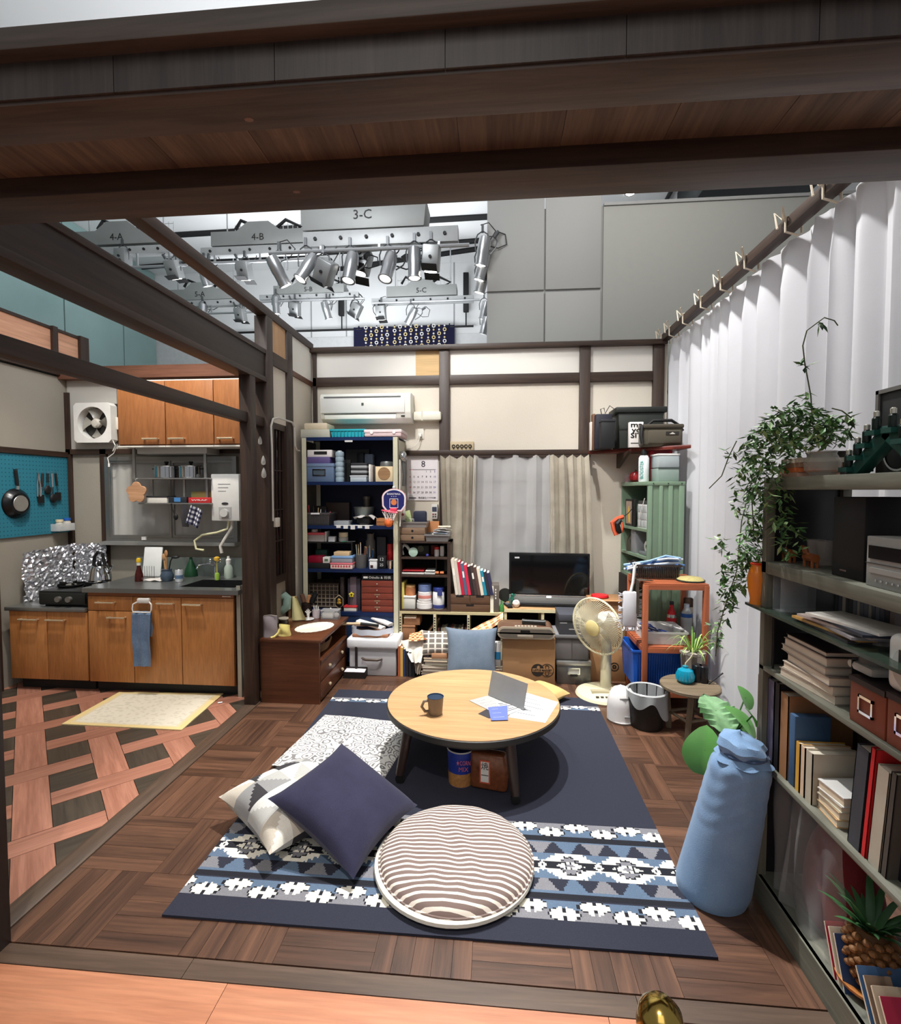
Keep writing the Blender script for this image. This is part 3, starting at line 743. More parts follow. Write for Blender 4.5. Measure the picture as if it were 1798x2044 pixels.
pot(316,'shiny steel pot with black knob, left of the two on the dish rack');pot(366,'shiny steel pot, right of the two on the dish rack')
def rbox(name,label,cat,px0,py0,px1,py1,Y,col,z0=None,depth=.12,lid=None,extra=None,rough=.6,txt=None,tcol=(240,240,236),bev=.003,cover=None):
 """a small packet or box whose front fills a pixel rectangle, standing at height z0"""
 x0,x1,zb,ztp=rect(px0,py0,px1,py1,Y)
 zb=zb if z0 is None else z0
 h=max(.01,ztp-zb);w=x1-x0
 t=T(name,label,cat,((x0+x1)/2,Y,zb))
 lh=lid[0]if lid else 0
 obj('body',MB().box(-w/2,w/2,0,depth,0,h-lh),M(col,rough),t,bev=bev)
 if lid:obj('lid',MB().box(-w/2-.004,w/2+.004,-.004,depth+.004,h-lh,h),M(lid[1],rough),t,bev=bev)
 if cover:obj('paper_label',MB().box(-w*cover[0]/2,w*cover[0]/2,-.0016,0,h*cover[1],h*cover[2]),M(cover[3],.7),t)
 if txt:text(txt,h*.4,M(tcol,.6),t,(0,-.0022,(h-lh)*.5),wid=w*.72)
 return t
zsh=zb_
rbox('food_box','white flat box with a dark lid on the lower dish rack tier','box',293,990,333,1003,RY+.02,(220,216,206),zsh,.12,(.012,(40,40,42)))
rbox('food_packet','dark packet with a blue end on the lower dish rack tier','packet',336,992,372,1003,RY+.02,(36,40,46),zsh,.1,None,cover=(.35,.2,.9,(70,130,190)))
rbox('food_box','red wrap carton lying on the lower dish rack tier','box',376,993,420,1004,RY+.02,(196,44,46),zsh,.07,txt='WRAP')
rbox('food_box','olive carton behind the red wrap carton','box',381,981,421,994,RY+.095,(150,146,88),zsh,.06)
# flower-shaped board hanging from the rack corner
p=at(268,983,Y=4.08)
fp=[(.07*(1+.32*abs(math.cos(2.5*a)))*math.sin(a),.07*(1+.32*abs(math.cos(2.5*a)))*math.cos(a))for a in[2*PI*k/60 for k in range(60)]]
t=T('trivet','flower-shaped wooden trivet hanging at the left corner of the dish rack','trivet',(p.x,RY-.012,p.z))
obj('board',MB().prism(fp,-.008,.008,'Y'),wood((176,128,92),(206,160,122),.55,'X',.8),t,bev=.002,seg=1)
obj('hook',MB().tube([(0,.0,.095),(-.01,.0,.11),(.0,.012,.12),(.02,.02,za_-p.z-.002)],.003,5),RS,t)
# hanging things below the rack
def hang(name,label,cat,px,py,parts):
 p=at(px,py,Y=RY-.01);t=T(name,label,cat,(p.x,RY-.006,zb_-.014))
 for nm,mb,mt in parts:obj(nm,mb,mt,t)
 return t
hang('ladle','black plastic ladle hanging on the dish rack hook','ladle',346,1020,[('handle',MB().tube([(-.02,0,.01),(-.012,0,-.04),(.01,0,-.085)],.005,6),BLK),('bowl',MB().sphere((.018,0,-.105),.026,12,.8,.5,1.1),BLK)])
hang('oven_mitt','dark grey oven mitt hanging between ladle and checked cloth','mitt',369,1020,[('mitt',MB().grid(lambda u,v:((u-.5)*.085*(1-.35*abs(2*v-1.1)),-.012*math.sin(PI*u)*math.sin(PI*max(.01,v)),-v*.19),10,14),cloth((56,54,58)))])
hm=MB()
def hc(u,v):return(-.02+u*.11-.05*v,-.02-.012*math.sin(u*9),.0-v*.15-.05*u)
hm.grid(hc,24,24);hm.c=[]
for j in range(24):
 for i in range(24):
  k=((i//3)%2)+((j//3)%2);hm.c.append(lin([(236,236,236),(92,94,120),(22,22,40)][k]))
hang('dish_cloth','navy and white checked dish cloth hanging under the dish rack','cloth',388,1020,[('cloth',hm,attr_mat(.9))])
# white water heater box with pipes
HY=4.16
x0,x1,z0,z1=rect(421,946,477,1040,HY)
wh=T('water_heater','white wall water heater with a round dial, beside the kitchen post','heater',((x0+x1)/2,HY,z0));hw_=(x1-x0)/2;hh=z1-z0
obj('case',MB().box(-hw_,hw_,0,KB-HY-.002,0,hh),M((226,226,222),.35),wh,bev=.01)
obj('dial_panel',MB().box(-.055,.055,-.004,0,.02,.12),M((170,170,168),.4),wh)
obj('dial',MB().cyl((0,-.004,.07),(0,-.03,.07),.034,n=20),M((208,208,204),.4),wh)
obj('sight_slot',MB().lathe([(.03,0),(.03,.003)],16,mtx=Matrix.Translation((.0,-.001,.15))@Matrix.Rotation(PI/2,4,'X')@Matrix.Diagonal((1,.35,1,1))),M((50,50,52),.5),wh)
for k in range(3):obj('notice_line',MB().box(-.06,.05-.02*k,-.001,0,hh-.09-.03*k,hh-.084-.03*k),M((140,140,142),.7),wh)
obj('pipe',MB().tube([(.03,.05,0),(.03,.05,-.06),(-.02,.04,-.14),(-.06,.02,-.22),(-.05,.02,-.28)],.014,8),M((216,212,204),.4),wh)
obj('hose',MB().tube([(.01,.04,0),(0,.03,-.07),(-.08,.0,-.1),(-.2,-.02,-.12),(-.27,-.02,-.17),(-.25,-.03,-.24),(-.18,-.03,-.25)],.009,8),M((226,222,180),.4),wh)
# things on the worktop
wz=zt
def onw(name,label,cat,px,Y):
 p=at(px,1130,Y=Y);return T(name,label,cat,(p.x,Y,wz))
t=onw('sauce_bottle','dark soy sauce bottle with yellow cap on the worktop','bottle',277,3.98)
obj('bottle',MB().lathe([(.03,0),(.033,.01),(.03,.06),(.016,.115),(.014,.135)],20),M((70,22,18),.1),t)
obj('collar',MB().lathe([(.016,.135),(.017,.16)],16),M((230,226,214),.4),t);obj('cap',MB().lathe([(.018,.16),(.02,.166),(.017,.19),(.008,.196)],16),M((236,190,30),.4),t)
t=onw('chopping_board','white plastic chopping board leaning on the kitchen window sill','board',302,4.22)
obj('board',MB().box(-.085,.085,-.008,.008,0,.26),M((236,238,236),.4),t,(0,0,0),(rad(-9),0,0),bev=.007)
rs=MB()
for k in range(7):rs.box(-.07+k*.022,-.067+k*.022,-.055,-.052,.0,.1)
rs.box(-.075,.07,-.055,-.052,.0,.006)
obj('wire_stand',rs,CHROME,t)
t=onw('utensil_vase','blue-grey vase holding wooden spoons and a black ladle on the worktop','vase',333,4.02)
obj('vase',MB().lathe([(.038,0),(.05,.02),(.052,.05),(.036,.085),(.04,.1)],22),M((70,84,100),.25),t)
for k,(dx,dz,mt)in enumerate(((-.03,.17,(206,160,112)),(-.012,.2,(196,146,98)))):
 obj('spoon',MB().tube([(dx*.3,0,.05),(dx,.01,dz)],.006,6).sphere((dx*1.15,.012,dz+.03),.02,10,.8,.3,1.5),wood(mt,tuple(v-24 for v in mt),.6,'Z'),t)
obj('ladle',MB().tube([(.01,0,.05),(.04,-.01,.17),(.06,-.01,.2)],.005,6).sphere((.085,-.012,.205),.03,12,1.2,.8,.5),BLK,t)
t=onw('drink_can','white and blue drink can beside the blue-grey vase','can',357,3.98)
obj('can',MB().lathe([(.026,0),(.031,.006),(.031,.098),(.026,.106)],22),M((222,226,230),.25,.5),t)
obj('printed_band',MB().lathe([(.0315,.03),(.0315,.06)],22,cap=False),M((96,120,150),.4),t);obj('lid',MB().lathe([(.026,.106),(.024,.1085)],20),CHROME,t)
dc=MB()
def dcl(u,v):return((u-.5)*.2+.05*v,(v-.5)*.14,.004+.008*(math.sin(u*7+v*3)**2))
dc.grid(dcl,16,12)
p=at(312,1158,Z=wz);one('folded_cloth','white dish cloth lying on the worktop left of the sink','cloth',dc,cloth((236,230,224)),(p.x,p.y,wz))
t=onw('tap','chrome swivel tap at the back of the sink','tap',430,4.2)
obj('column',MB().lathe([(.022,0),(.018,.02),(.014,.12),(.016,.14)],16),CHROME,t)
obj('spout',MB().tube([(0,0,.11),(-.05,-.04,.13),(-.1,-.09,.12),(-.11,-.1,.09)],.009,8),CHROME,t)
for s in(-1,1):obj('tap_handle',MB().cyl((0,0,.13),(s*.04,0,.15),.008,n=8).sphere((s*.045,0,.152),.014,8),CHROME,t)
t=onw('dish_brush','yellow-headed dish brush standing in a green holder by the tap','brush',433,4.1)
obj('holder',MB().lathe([(.018,0),(.02,.05),(.014,.06)],14),M((150,186,70),.4),t)
obj('stick',MB().cyl((0,0,.05),(0,0,.16),.004,n=6),M((226,210,90),.5),t);obj('head',MB().lathe([(.012,.16),(.024,.17),(.024,.19),(.01,.2)],14),M((222,176,60),.6),t)
t=onw('detergent_bottle','clear spray bottle with white pump behind the sink','bottle',456,4.2)
obj('bottle',MB().lathe([(.036,0),(.038,.01),(.036,.09),(.014,.13)],18),M((200,214,200),.2,alpha=.8),t);obj('pump',MB().lathe([(.02,.12),(.022,.16),(.012,.17),(.01,.19)],14),M((236,236,232),.4),t)
t=onw('detergent_bottle','dark green cone-shaped detergent bottle behind the sink','bottle',381,4.26)
obj('bottle',MB().lathe([(.055,0),(.058,.01),(.05,.06),(.02,.13),(.012,.15)],16),M((28,70,44),.35),t);obj('cap',MB().lathe([(.012,.15),(.012,.17)],12),M((20,50,34),.4),t)
# towel on its ring on the middle door
p0=at(290,1195,Y=KY)
tr=T('towel_holder','white plastic towel ring hooked over the sink cabinet door','towel holder',(p0.x,KY-.002,at(290,1212,Y=KY).z))
obj('clip',MB().box(-.05,.05,-.03,0,.035,.075),M((232,230,224),.35),tr,bev=.008)
obj('ring',MB().tube([(-.04,-.016,.05),(-.075,-.035,.03),(-.078,-.04,-.005),(-.07,-.042,-.03),(.07,-.042,-.03),(.078,-.04,-.005),(.075,-.035,.03),(.04,-.016,.05)],.006,8),M((232,230,224),.35),tr)
tz=at(290,1325,Y=KY).z-tr.location.z
def twl(u,v):
 a=v*2-1
 y=-.052 if v<.5 else-.032
 f=1-abs(1-2*v)
 z=-.022-(.5-v)*2*(-tz-.02)if v<.5 else-.022-(v-.5)*2*.2
 return((u-.5)*.145+.004*math.sin(v*17),y-.006*math.sin(u*14+v*4)*min(1,f*0+1),z)
one('hand_towel','blue-grey hand towel hanging from the white ring on the sink cabinet','towel',MB().grid(twl,16,40),cloth((124,148,178),(72,96,126),weave=260,st=.8),tuple(tr.location))
# extractor fan
EY=4.30
x0,x1,z0,z1=rect(147,807,221,880,EY)
ef=T('extractor_fan','square white extractor fan left of the wall cabinets','fan',((x0+x1)/2,EY,(z0+z1)/2));hw_=(x1-x0)/2
fr=MB();n=40
outer=[];inner=[]
for k in range(n):
 a=2*PI*k/n+PI/n;ca,sa=math.cos(a),math.sin(a);m_=hw_/max(abs(ca),abs(sa));outer.append((m_*ca,m_*sa));inner.append((hw_*.8*ca,hw_*.8*sa))
v=[(x,-.0,z)for x,z in outer]+[(x,0,z)for x,z in inner]+[(x,.095,z)for x,z in outer]+[(x,.08,z)for x,z in inner]
f=[]
for k in range(n):
 j=(k+1)%n;f+=[(k,j,n+j,n+k),(k,2*n+k,2*n+j,j),(n+k,n+j,3*n+j,3*n+k)]
fr.add(v,f);obj('frame',fr,M((232,230,224),.35),ef,smooth=30)
obj('backing',MB().box(-hw_,hw_,.08,.098,-hw_,hw_),M((40,38,34),.6),ef)
obj('hub',MB().lathe([(.001,-.03),(.03,-.026),(.042,-.01),(.042,.02)],20,mtx=Matrix.Translation((0,.05,0))@Matrix.Rotation(-PI/2,4,'X')@Matrix.Scale(-1,4,(0,0,1))@Matrix.Scale(-1,4,(0,0,1))),M((206,200,188),.3),ef)
for k in range(4):
 def bl(u,v,k=k):
  a=2*PI*k/4+(u-.5)*1.05*(.6+.4*v);r=.04+v*(hw_*.74-.04);return(r*math.sin(a),.05+(u-.5)*.04,r*math.cos(a))
 obj('blade',MB().grid(bl,8,5),M((150,146,136),.3),ef)
obj('side_switch',MB().box(hw_+.02,hw_+.045,.03,.07,-.06,.05),M((226,220,208),.4),ef,bev=.004)
obj('pull_cord',MB().tube([(hw_-.0,.02,-hw_+.02),(hw_+.045,-.01,-hw_-.03),(hw_+.02,-.01,-hw_-.08),(hw_+.055,-.012,-hw_-.05),(hw_+.03,-.012,-hw_-.1),(hw_-.03,-.012,-hw_-.14),(hw_-.02,-.01,-hw_-.19)],.004,6),M((232,230,224),.5),ef)
obj('cord_end',MB().lathe([(.008,-.03),(.008,0)],10,c=(hw_-.02,-.01,-hw_-.19)),M((240,238,232),.5),ef)
# peg board with pan and tools on the left wall
pz0_,pz1_=at(70,1068,X=XLk).z,at(70,909,X=XLk).z
pb=T('pegboard','teal blue perforated pegboard on the kitchen left wall','pegboard',(XLk,4.05,pz0_))
obj('board',MB().box(.0,.014,-.42,.33,0,pz1_-pz0_),M((44,122,142),.6,var=.06),pb)
hl=MB()
for a in range(24):
 for c in range(20):
  y,z=-.40+a*.031,.02+c*(pz1_-pz0_-.04)/19;hl.lathe([(.0042,0),(.0042,.0006)],6,mtx=Matrix.Translation((.014,y,z))@Matrix.Rotation(PI/2,4,'Y'))
o=obj('peg_holes',hl,M((24,70,84),.8),pb);o['kind']='stuff'
def peg(px,py):p=at(px,py,X=XLk+.03);return p.y,p.z
y,z=peg(35,1005)
pn=T('frying_pan','black frying pan with a pale round base hanging on the teal pegboard','pan',(XLk+.014,y,z))
RXm=Matrix.Rotation(PI/2,4,'Y')
obj('pan',MB().lathe([(.125,0),(.12,.012),(.085,.045),(.001,.047)],30,mtx=RXm),M((26,27,28),.25,.3),pn)
obj('base_disc',MB().lathe([(.066,.047),(.064,.0495),(.001,.0495)],30,mtx=RXm),M((196,192,184),.3,.8),pn)
obj('handle_joint',MB().box(.012,.024,-.012,.012,.115,.15),CHROME,pn);obj('handle',MB().tube([(.018,0,.145),(.022,-.006,.2),(.02,-.012,.275)],.013,8),BLK,pn)
obj('hook',MB().tube([(0,-.012,.28),(.03,-.012,.28),(.035,-.0,.285)],.003,5),BLK,pn)
for px,py,kind,lab in((70,985,'whisk','steel tongs hanging leftmost of the pegboard tools'),(82,990,'spatula','black slotted turner hanging on the pegboard'),(95,975,'spoon','small dark ladle hanging in the middle of the pegboard tools'),(106,990,'ladle','black ladle with steel handle on the pegboard'),(116,985,'turner','black bent spatula hanging rightmost on the pegboard')):
 y,z=peg(px,py);y0,zt0=peg(px-(px-95)*.25,945)
 name={'whisk':'tongs','spatula':'kitchen_turner','spoon':'small_ladle','ladle':'ladle','turner':'kitchen_turner'}[kind]
 t=T(name,lab,'kitchen tool',(XLk+.014,y0,zt0));dy,dz=y-y0,z-zt0
 obj('hook',MB().tube([(0,0,.01),(.02,0,.008),(.024,0,.015)],.002,5),CHROME,t)
 if kind=='whisk':
  for s in(-1,1):obj('arm',MB().tube([(.015,s*.003,.0),(.018,s*.014,dz*.6),(.015,s*.012,dz*1.15)],.006,6),CHROME,t)
 else:
  obj('handle',MB().tube([(.016,0,.0),(.016,dy*.6,dz*.6)],.009,6),CHROME if kind=='ladle' else BLK,t)
  obj('shank',MB().tube([(.016,dy*.6,dz*.6),(.016,dy,dz)],.004,5),CHROME,t)
  obj('head',MB().sphere((.018,dy*1.1,dz*1.1),.034,12,.45,1,1.2)if kind in('spoon','ladle')else MB().box(.012,.018,dy-.03,dy+.03,dz-.06,dz+.01),BLK,t)
y,z=peg(120,1058)
t=T('jar_holder','clear plastic bracket on the pegboard holding two jars','holder',(XLk+.014,y,z))
obj('tray',MB().box(0,.09,-.08,.08,-.006,0).box(0.087,.09,-.08,.08,0,.06).box(0,.09,-.08,-.077,0,.06).box(0,.09,.077,.08,0,.06),glassy((230,232,232),.45,.2),t)
for dy,hh_,col,lab in((-.035,.075,(222,206,170),'squat clear jar with cream lid in the pegboard bracket'),(.045,.085,(36,92,180),'small clear jar with bright blue lid in the pegboard bracket')):
 j=T('jar',lab,'jar',(XLk+.014+.045,y+dy,z))
 obj('glass',MB().lathe([(.03,0),(.032,.005),(.03,hh_*.8),(.024,hh_)],18),M((214,210,200),.15,alpha=.85),j);obj('lid',MB().lathe([(.029,hh_),(.029,hh_+.022)],18),M(col,.45),j)
 # cable box left edge, black gap + grey angle upright right of the sink cabinet
gu=T('steel_upright','grey angle-steel upright beside the sink cabinet','upright',(at(478,1300,Y=3.71).x,3.71,0))
obj('flange',MB().box(-.018,.018,0,.004,0,.87),M((168,164,150),.5,.3),gu);obj('web',MB().box(.014,.018,0,.04,0,.87),M((150,146,134),.5,.3),gu)
# shelf unit with steel rail behind the post
q=rect(506,1115,523,1135,4.1)
t=T('side_table','dark side unit with a steel rail between the kitchen posts','unit',((q[0]+q[1])/2,4.0,0))
obj('body',MB().box(-.05,.04,0,.3,0,q[2]),M((18,17,17),.6),t);obj('steel_top',MB().box(-.055,.045,-.01,.3,q[2],q[2]+.012),CHROME,t)
obj('rail',MB().tube([(-.045,.1,q[2]+.02),(.0,.1,q[2]+.02),(.02,.1,q[2]+.05),(.012,.1,q[2]+.14),(-.03,.1,q[2]+.19),(-.048,.1,q[2]+.2)],.008,8),CHROME,t)
# hanging glass drops by the post, cable on the wall
for k,(px,py,s,lab)in enumerate(((519,880,.8,'uppermost of the three clear glass drops hung on the dark post'),(525.5,920,.9,'middle clear glass drop hung on the dark post'),(526.5,945,1,'lowest and largest clear glass drop hung on the dark post'))):
 p=at(px,py,Y=3.815);one('glass_drop',lab,'ornament',MB().lathe([(.002,.045*s),(.01*s,.03*s),(.016*s,.012*s),(.02*s,-.014*s),(.016*s,-.03*s),(.004,-.036*s)],14),glassy((225,225,220),.45),(p.x,p.y,p.z),group=None)
cb=[(545,1040),(543,900),(541,850),(545,836),(556,834),(583,843),(587,852),(589,890),(593,899),(598,900)]
t=T('wall_cable','grey-white cable looped around the dark glazed door with a white switch','cable',(0,0,0))
pts=[at(x,y,X=XL+.012)for x,y in cb];obj('cable',MB().tube(pts,.008,6),M((206,200,190),.4),t)
p=at(552,1042,X=XL+.012);obj('switch',MB().box(p.x-.012,p.x+.014,p.y-.035,p.y+.04,p.z-.04,p.z+.035),M((224,218,204),.4),t,bev=.006)
p=at(516,755,Y=4.2)
t=T('loose_cable','white cable lying along the top of the wall cabinets','cable',(0,0,0))
pts=[at(x,y,Y=4.1)for x,y in((248,748),(298,747),(310,752),(345,753),(420,755),(500,753))];z=wz1+.006
obj('cable',MB().tube([(v.x,v.y,z+.004)for v in pts],.006,6),M((228,224,214),.5),t)
# kitchen mat with fringe border
q=[at(x,y,Z=0)for x,y in((123,1447),(362,1459),(446,1386),(238,1383))]
c_=sum(q,Vector())/4
def mat_(u,v):a_=q[0].lerp(q[1],u);b_=q[3].lerp(q[2],u);p=a_.lerp(b_,v)-c_;return(p.x,p.y,.008+.0015*math.sin(u*23)*math.sin(v*17))
km=T('kitchen_mat','cream printed mat lying in front of the sink cabinet','mat',(c_.x,c_.y,0))
mm=MB().grid(mat_,40,40);mm.c=[]
rr=random.Random(5)
for j in range(40):
 for i in range(40):
  e=min(i,39-i,j,39-j)
  mm.c.append(lin((240,214,150))if e<2 else lin((232,214,176))if e==2 else lin((236,228,208))if rr.random()>.2 else lin((224,215,194)))
obj('mat',mm,attr_mat(.9),km)
obj('underside',MB().prism([((p-c_).x,(p-c_).y)for p in q],.0005,.0065),cloth((226,206,160)),km)
p=at(438,1401,Z=.01);obj('care_tag',MB().box(-.012,.02,-.01,.01,.004,.006),M((240,240,240),.7),km,(p.x-c_.x,p.y-c_.y,0),(0,0,.6))
# ================================================================ back wall, left half
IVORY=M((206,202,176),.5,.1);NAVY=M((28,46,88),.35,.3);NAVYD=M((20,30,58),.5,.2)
def cylt(name,label,cat,px0,py0,px1,py1,Y,z0,prof,mats):
 """round thing: prof = list of (part, [(r,z) as shares of half width / height], material)"""
 x0,x1,zb,zt_=rect(px0,py0,px1,py1,Y);r=(x1-x0)/2;h=zt_-(zb if z0 is None else z0)
 t=T(name,label,cat,((x0+x1)/2,Y+r,zb if z0 is None else z0))
 for nm,pr,mt in prof:obj(nm,MB().lathe([(max(.0005,a*r),b*h)for a,b in pr],20),mt,t)
 return t
def jar(name,label,cat,px0,py0,px1,py1,Y,z0,col,lidcol,lidh=.22,rough=.25,alpha=1,band=None):
 p=[('jar',[(.9,0),(1,.04),(1,1-lidh-.06),(.85,1-lidh)],M(col,rough,alpha=alpha)),('lid',[(.93,1-lidh),(.95,1-lidh+.02),(.95,.97),(.88,1)],M(lidcol,.4))]
 if band:p.append(('paper_label',[(1.01,band[0]),(1.015,band[0]+.01),(1.015,band[1]),(1.01,band[1]+.01)],M(band[2],.6)))
 return cylt(name,label,cat,px0,py0,px1,py1,Y,z0,p,None)
 # air conditioner
AY=4.63
x0,x1,z0,z1=rect(638,783,819,842,AY)
ac=T('air_conditioner','white wall air conditioner above the blue steel shelving','air conditioner',((x0+x1)/2,YB-.001,z0));w,h=(x1-x0)/2,z1-z0
AW=M((232,232,222),.3,var=.03)
pr=[(0,0),(-.12,0),(-.185,.035),(-.205,.09),(-.215,h-.05),(-.20,h-.012),(-.17,h),(0,h)]
obj('case',MB().prism(pr,-w,w,'X'),AW,ac,bev=.006)
obj('front_panel',MB().prism([(-.204,.085),(-.214,.085),(-.222,h-.05),(-.206,h-.05)],-w+.012,w-.055,'X'),M((226,227,222),.25,var=.02),ac,bev=.002)
obj('top_slot',MB().box(-w+.04,w-.09,-.226,-.212,h-.048,h-.036),M((110,112,110),.5),ac)
obj('flap',MB().box(-w+.04,w-.14,-.2,-.192,.03,.07),AW,ac,(0,0,0),(rad(0),0,0),bev=.003)
obj('flap_slot',MB().box(-w+.035,w-.135,-.203,-.19,.073,.079),M((70,72,70),.5),ac)
obj('logo_plate',MB().box(-.03,-.01,-.224,-.215,h*.56,h*.56+.022),M((70,78,70),.4),ac)
obj('sensor_window',MB().box(w-.09,w-.055,-.206,-.196,.045,.058),M((30,32,30),.2),ac)
x0,x1,z0,z1=rect(819,822,875,840,4.8)
obj('pipe_cover',MB().box(w,w+(x1-x0),-.09,0,z0-ac.location.z,z1-ac.location.z),M((228,224,208),.4),ac,bev=.02)
obj('cover_band',MB().box(w+.08,w+.095,-.093,0,z0-ac.location.z-.002,z1-ac.location.z+.002),M((206,202,188),.4),ac)
# outlet and cord under it
p=at(839,866,Y=4.845)
t=T('power_outlet','white wall outlet with plug below the air conditioner pipe','outlet',(p.x,YB,p.z))
obj('plate',MB().box(-.03,.035,-.008,0,-.05,.05),M((224,220,208),.4),t,bev=.003);obj('plug',MB().box(-.016,.016,-.045,-.008,-.03,.0),M((238,236,228),.4),t,bev=.005)
obj('cord',MB().tube([(0,-.04,-.03),(-.01,-.05,-.08),(-.06,-.05,-.13),(-.13,-.04,-.15)],.004,5),M((236,232,222),.5),t)
# blue steel shelving with ivory angle uprights
BYF,BD=4.42,.40
bx0,bx1=at(603,1050,Y=BYF).x,at(795,1050,Y=BYF).x
bz=lambda py,px=700:at(px,py,Y=BYF).z
bs=T('steel_shelving','tall blue steel shelving with ivory uprights, crowded with boxes','shelving',((bx0+bx1)/2,BYF,0));hw_=(bx1-bx0)/2;ht=bz(873)
for s in(-1,1):
 for y in(0,BD-.04):obj('upright',MB().box(s*hw_,s*(hw_-.045),y,y+.004,0,ht).box(s*hw_,s*(hw_-.004),y,y+.04,0,ht),IVORY,bs)
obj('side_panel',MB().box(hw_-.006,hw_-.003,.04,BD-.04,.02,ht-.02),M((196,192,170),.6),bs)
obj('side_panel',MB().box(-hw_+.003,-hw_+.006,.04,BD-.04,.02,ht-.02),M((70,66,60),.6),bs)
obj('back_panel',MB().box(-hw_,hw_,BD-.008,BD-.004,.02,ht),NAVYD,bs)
LIPS=[(872,879),(961.5,968),(1049.5,1056),(1136,1143),(1222,1229)]
SZ=[]
for a,b in LIPS:
 za_,zb_=bz(a),bz(b);SZ.append(za_)
 obj('shelf_plate',MB().box(-hw_+.006,hw_-.006,.005,BD-.01,za_-.006,za_).box(-hw_+.045,hw_-.045,.003,.007,zb_,za_),NAVY,bs)
obj('lower_panel',MB().box(-hw_+.01,hw_-.01,.01,.016,.05,SZ[4]-.03),M((34,54,88),.45,.2),bs)
obj('shelf_clip',MB().box(-.04,.03,.0,.004,SZ[0]-.045,SZ[0]-.03),M((200,200,196),.4),bs)
# on top of the shelving
rbox('scanner','flat light grey appliance on top of the blue shelving, far left','appliance',600,857,658,872,BYF+.03,(188,186,170),SZ[0],.3)
t=rbox('storage_box','beige rounded box lying on the flat grey appliance','box',606,844,653,857.5,BYF+.05,(216,200,172),at(630,857,Y=BYF+.03).z+.001,.22,bev=.014)
def basket(name,label,cat,px0,py0,px1,py1,Y,z0,col,depth=.2,taper=.88,alpha=1,thick=.004,rim=None,ribs=0,rough=.4):
 x0,x1,zb,zt_=rect(px0,py0,px1,py1,Y);zb=zb if z0 is None else z0;w,h=(x1-x0)/2,zt_-zb
 t=T(name,label,cat,((x0+x1)/2,Y+depth/2,zb));d=depth/2
 o_=[(-w*taper,-d*taper,0),(w*taper,-d*taper,0),(w*taper,d*taper,0),(-w*taper,d*taper,0)];q=[(-w,-d,h),(w,-d,h),(w,d,h),(-w,d,h)]
 k=1-thick/w
 i_=[(x*k,y*k,thick)for x,y,_ in o_];r_=[(x*k,y*k,h)for x,y,_ in q]
 m_=MB().add(o_+q+i_+r_,[(3,2,1,0)]+[(a,(a+1)%4,4+(a+1)%4,4+a)for a in range(4)]+[(4+a,4+(a+1)%4,12+(a+1)%4,12+a)for a in range(4)]+[(12+a,12+(a+1)%4,8+(a+1)%4,8+a)for a in range(4)]+[(8,9,10,11)])
 mt=M(col,rough,alpha=alpha);obj('tub',m_,mt,t,smooth=0)
 rm=MB();e=.006
 rm.box(-w-e,w+e,-d-e,-d,h-.012,h+.002);rm.box(-w-e,w+e,d,d+e,h-.012,h+.002);rm.box(-w-e,-w,-d,d,h-.012,h+.002);rm.box(w,w+e,-d,d,h-.012,h+.002)
 obj('rim',rm,M(rim or col,rough),t)
 if ribs:
  rb=MB()
  for n_ in range(ribs):x=-w*.9+1.8*w*(n_+.5)/ribs;rb.box(x-.003,x+.003,-d-.004,-d*taper,h*.1,h*.9)
  o=obj('ribs',rb,M(tuple(int(v*.8)for v in col),rough),t);o['kind']='stuff'
 return t,w,d,h
basket('basket','bright teal plastic basket on top of the blue shelving','basket',659,857,728,872,BYF+.03,SZ[0],(40,170,184),.26,.92,ribs=9)
t=rbox('lunch_tray','pale pink plastic box with round studs on top of the blue shelving, right end','box',727,857,801,872,BYF-.005,(210,186,186),SZ[0],.3,(.03,(226,208,208)),bev=.008)
for s in(-.1,.1):obj('stud',MB().lathe([(.014,0),(.014,.004),(.006,.005)],12,mtx=Matrix.Translation((s,-.004,.035))@Matrix.Rotation(PI/2,4,'X')),M((240,230,230),.3),t)
# shelf 1
z=SZ[1];Y1=BYF+.03
t=rbox('document_box','steel blue box with metal label frame, upper shelf left','box',608,925,666,961,Y1,(92,112,140),z,.28,(.03,(108,128,156)),.4)
obj('label_frame',MB().frame(-.06,.06,.055,.115,-.008,0,.008),CHROME,t);obj('label_card',MB().box(-.052,.052,-.003,0,.063,.107),M((70,84,96),.6),t)
zq=at(636,925,Y=Y1).z
rbox('game_box','flat purple box lying on the steel blue box','box',610,912,658,925,Y1+.01,(92,78,128),zq,.2)
t=rbox('tissue_box','white box with a black slot on the flat purple box','box',613,898,662,912,Y1+.02,(222,216,212),at(636,912,Y=Y1+.01).z,.16);obj('slot',MB().box(-.05,.07,-.002,0,.022,.05),M((18,18,18),.6),t)
def stackcan(name,label,px0,py0,px1,py1,Y,z0,n,col,alpha):
 pr=[]
 for k in range(n):pr+=[(.96,k/n),(1,(k+.3)/n),(1,(k+.7)/n),(.9,(k+.92)/n)]
 return cylt(name,label,'container',px0,py0,px1,py1,Y,z0,[('container',pr+[(.8,1)],M(col,.2,alpha=alpha)),('cap',[(.5,1),(.5,1.03)],M((220,226,230),.3))],None)
stackcan('food_container','tall clear ribbed container beside the steel blue box',667,901,684,961,Y1,z,6,(164,184,196),.75)
cylt('thermos','black cylindrical tin between clear container and tray stack','tin',685,918,700,961,Y1,z,[('tin',[(1,0),(1,.85)],M((22,24,24),.2,.3)),('lid',[(1.03,.85),(1.03,1),(.9,1.01)],M((34,36,36),.25,.3))],None)
rbox('plastic_case','clear flat case under the stack of black trays','case',699,949,731,961,Y1,(176,186,192),z,.2,(.012,(200,206,210)),.2)
zq=at(715,949,Y=Y1).z
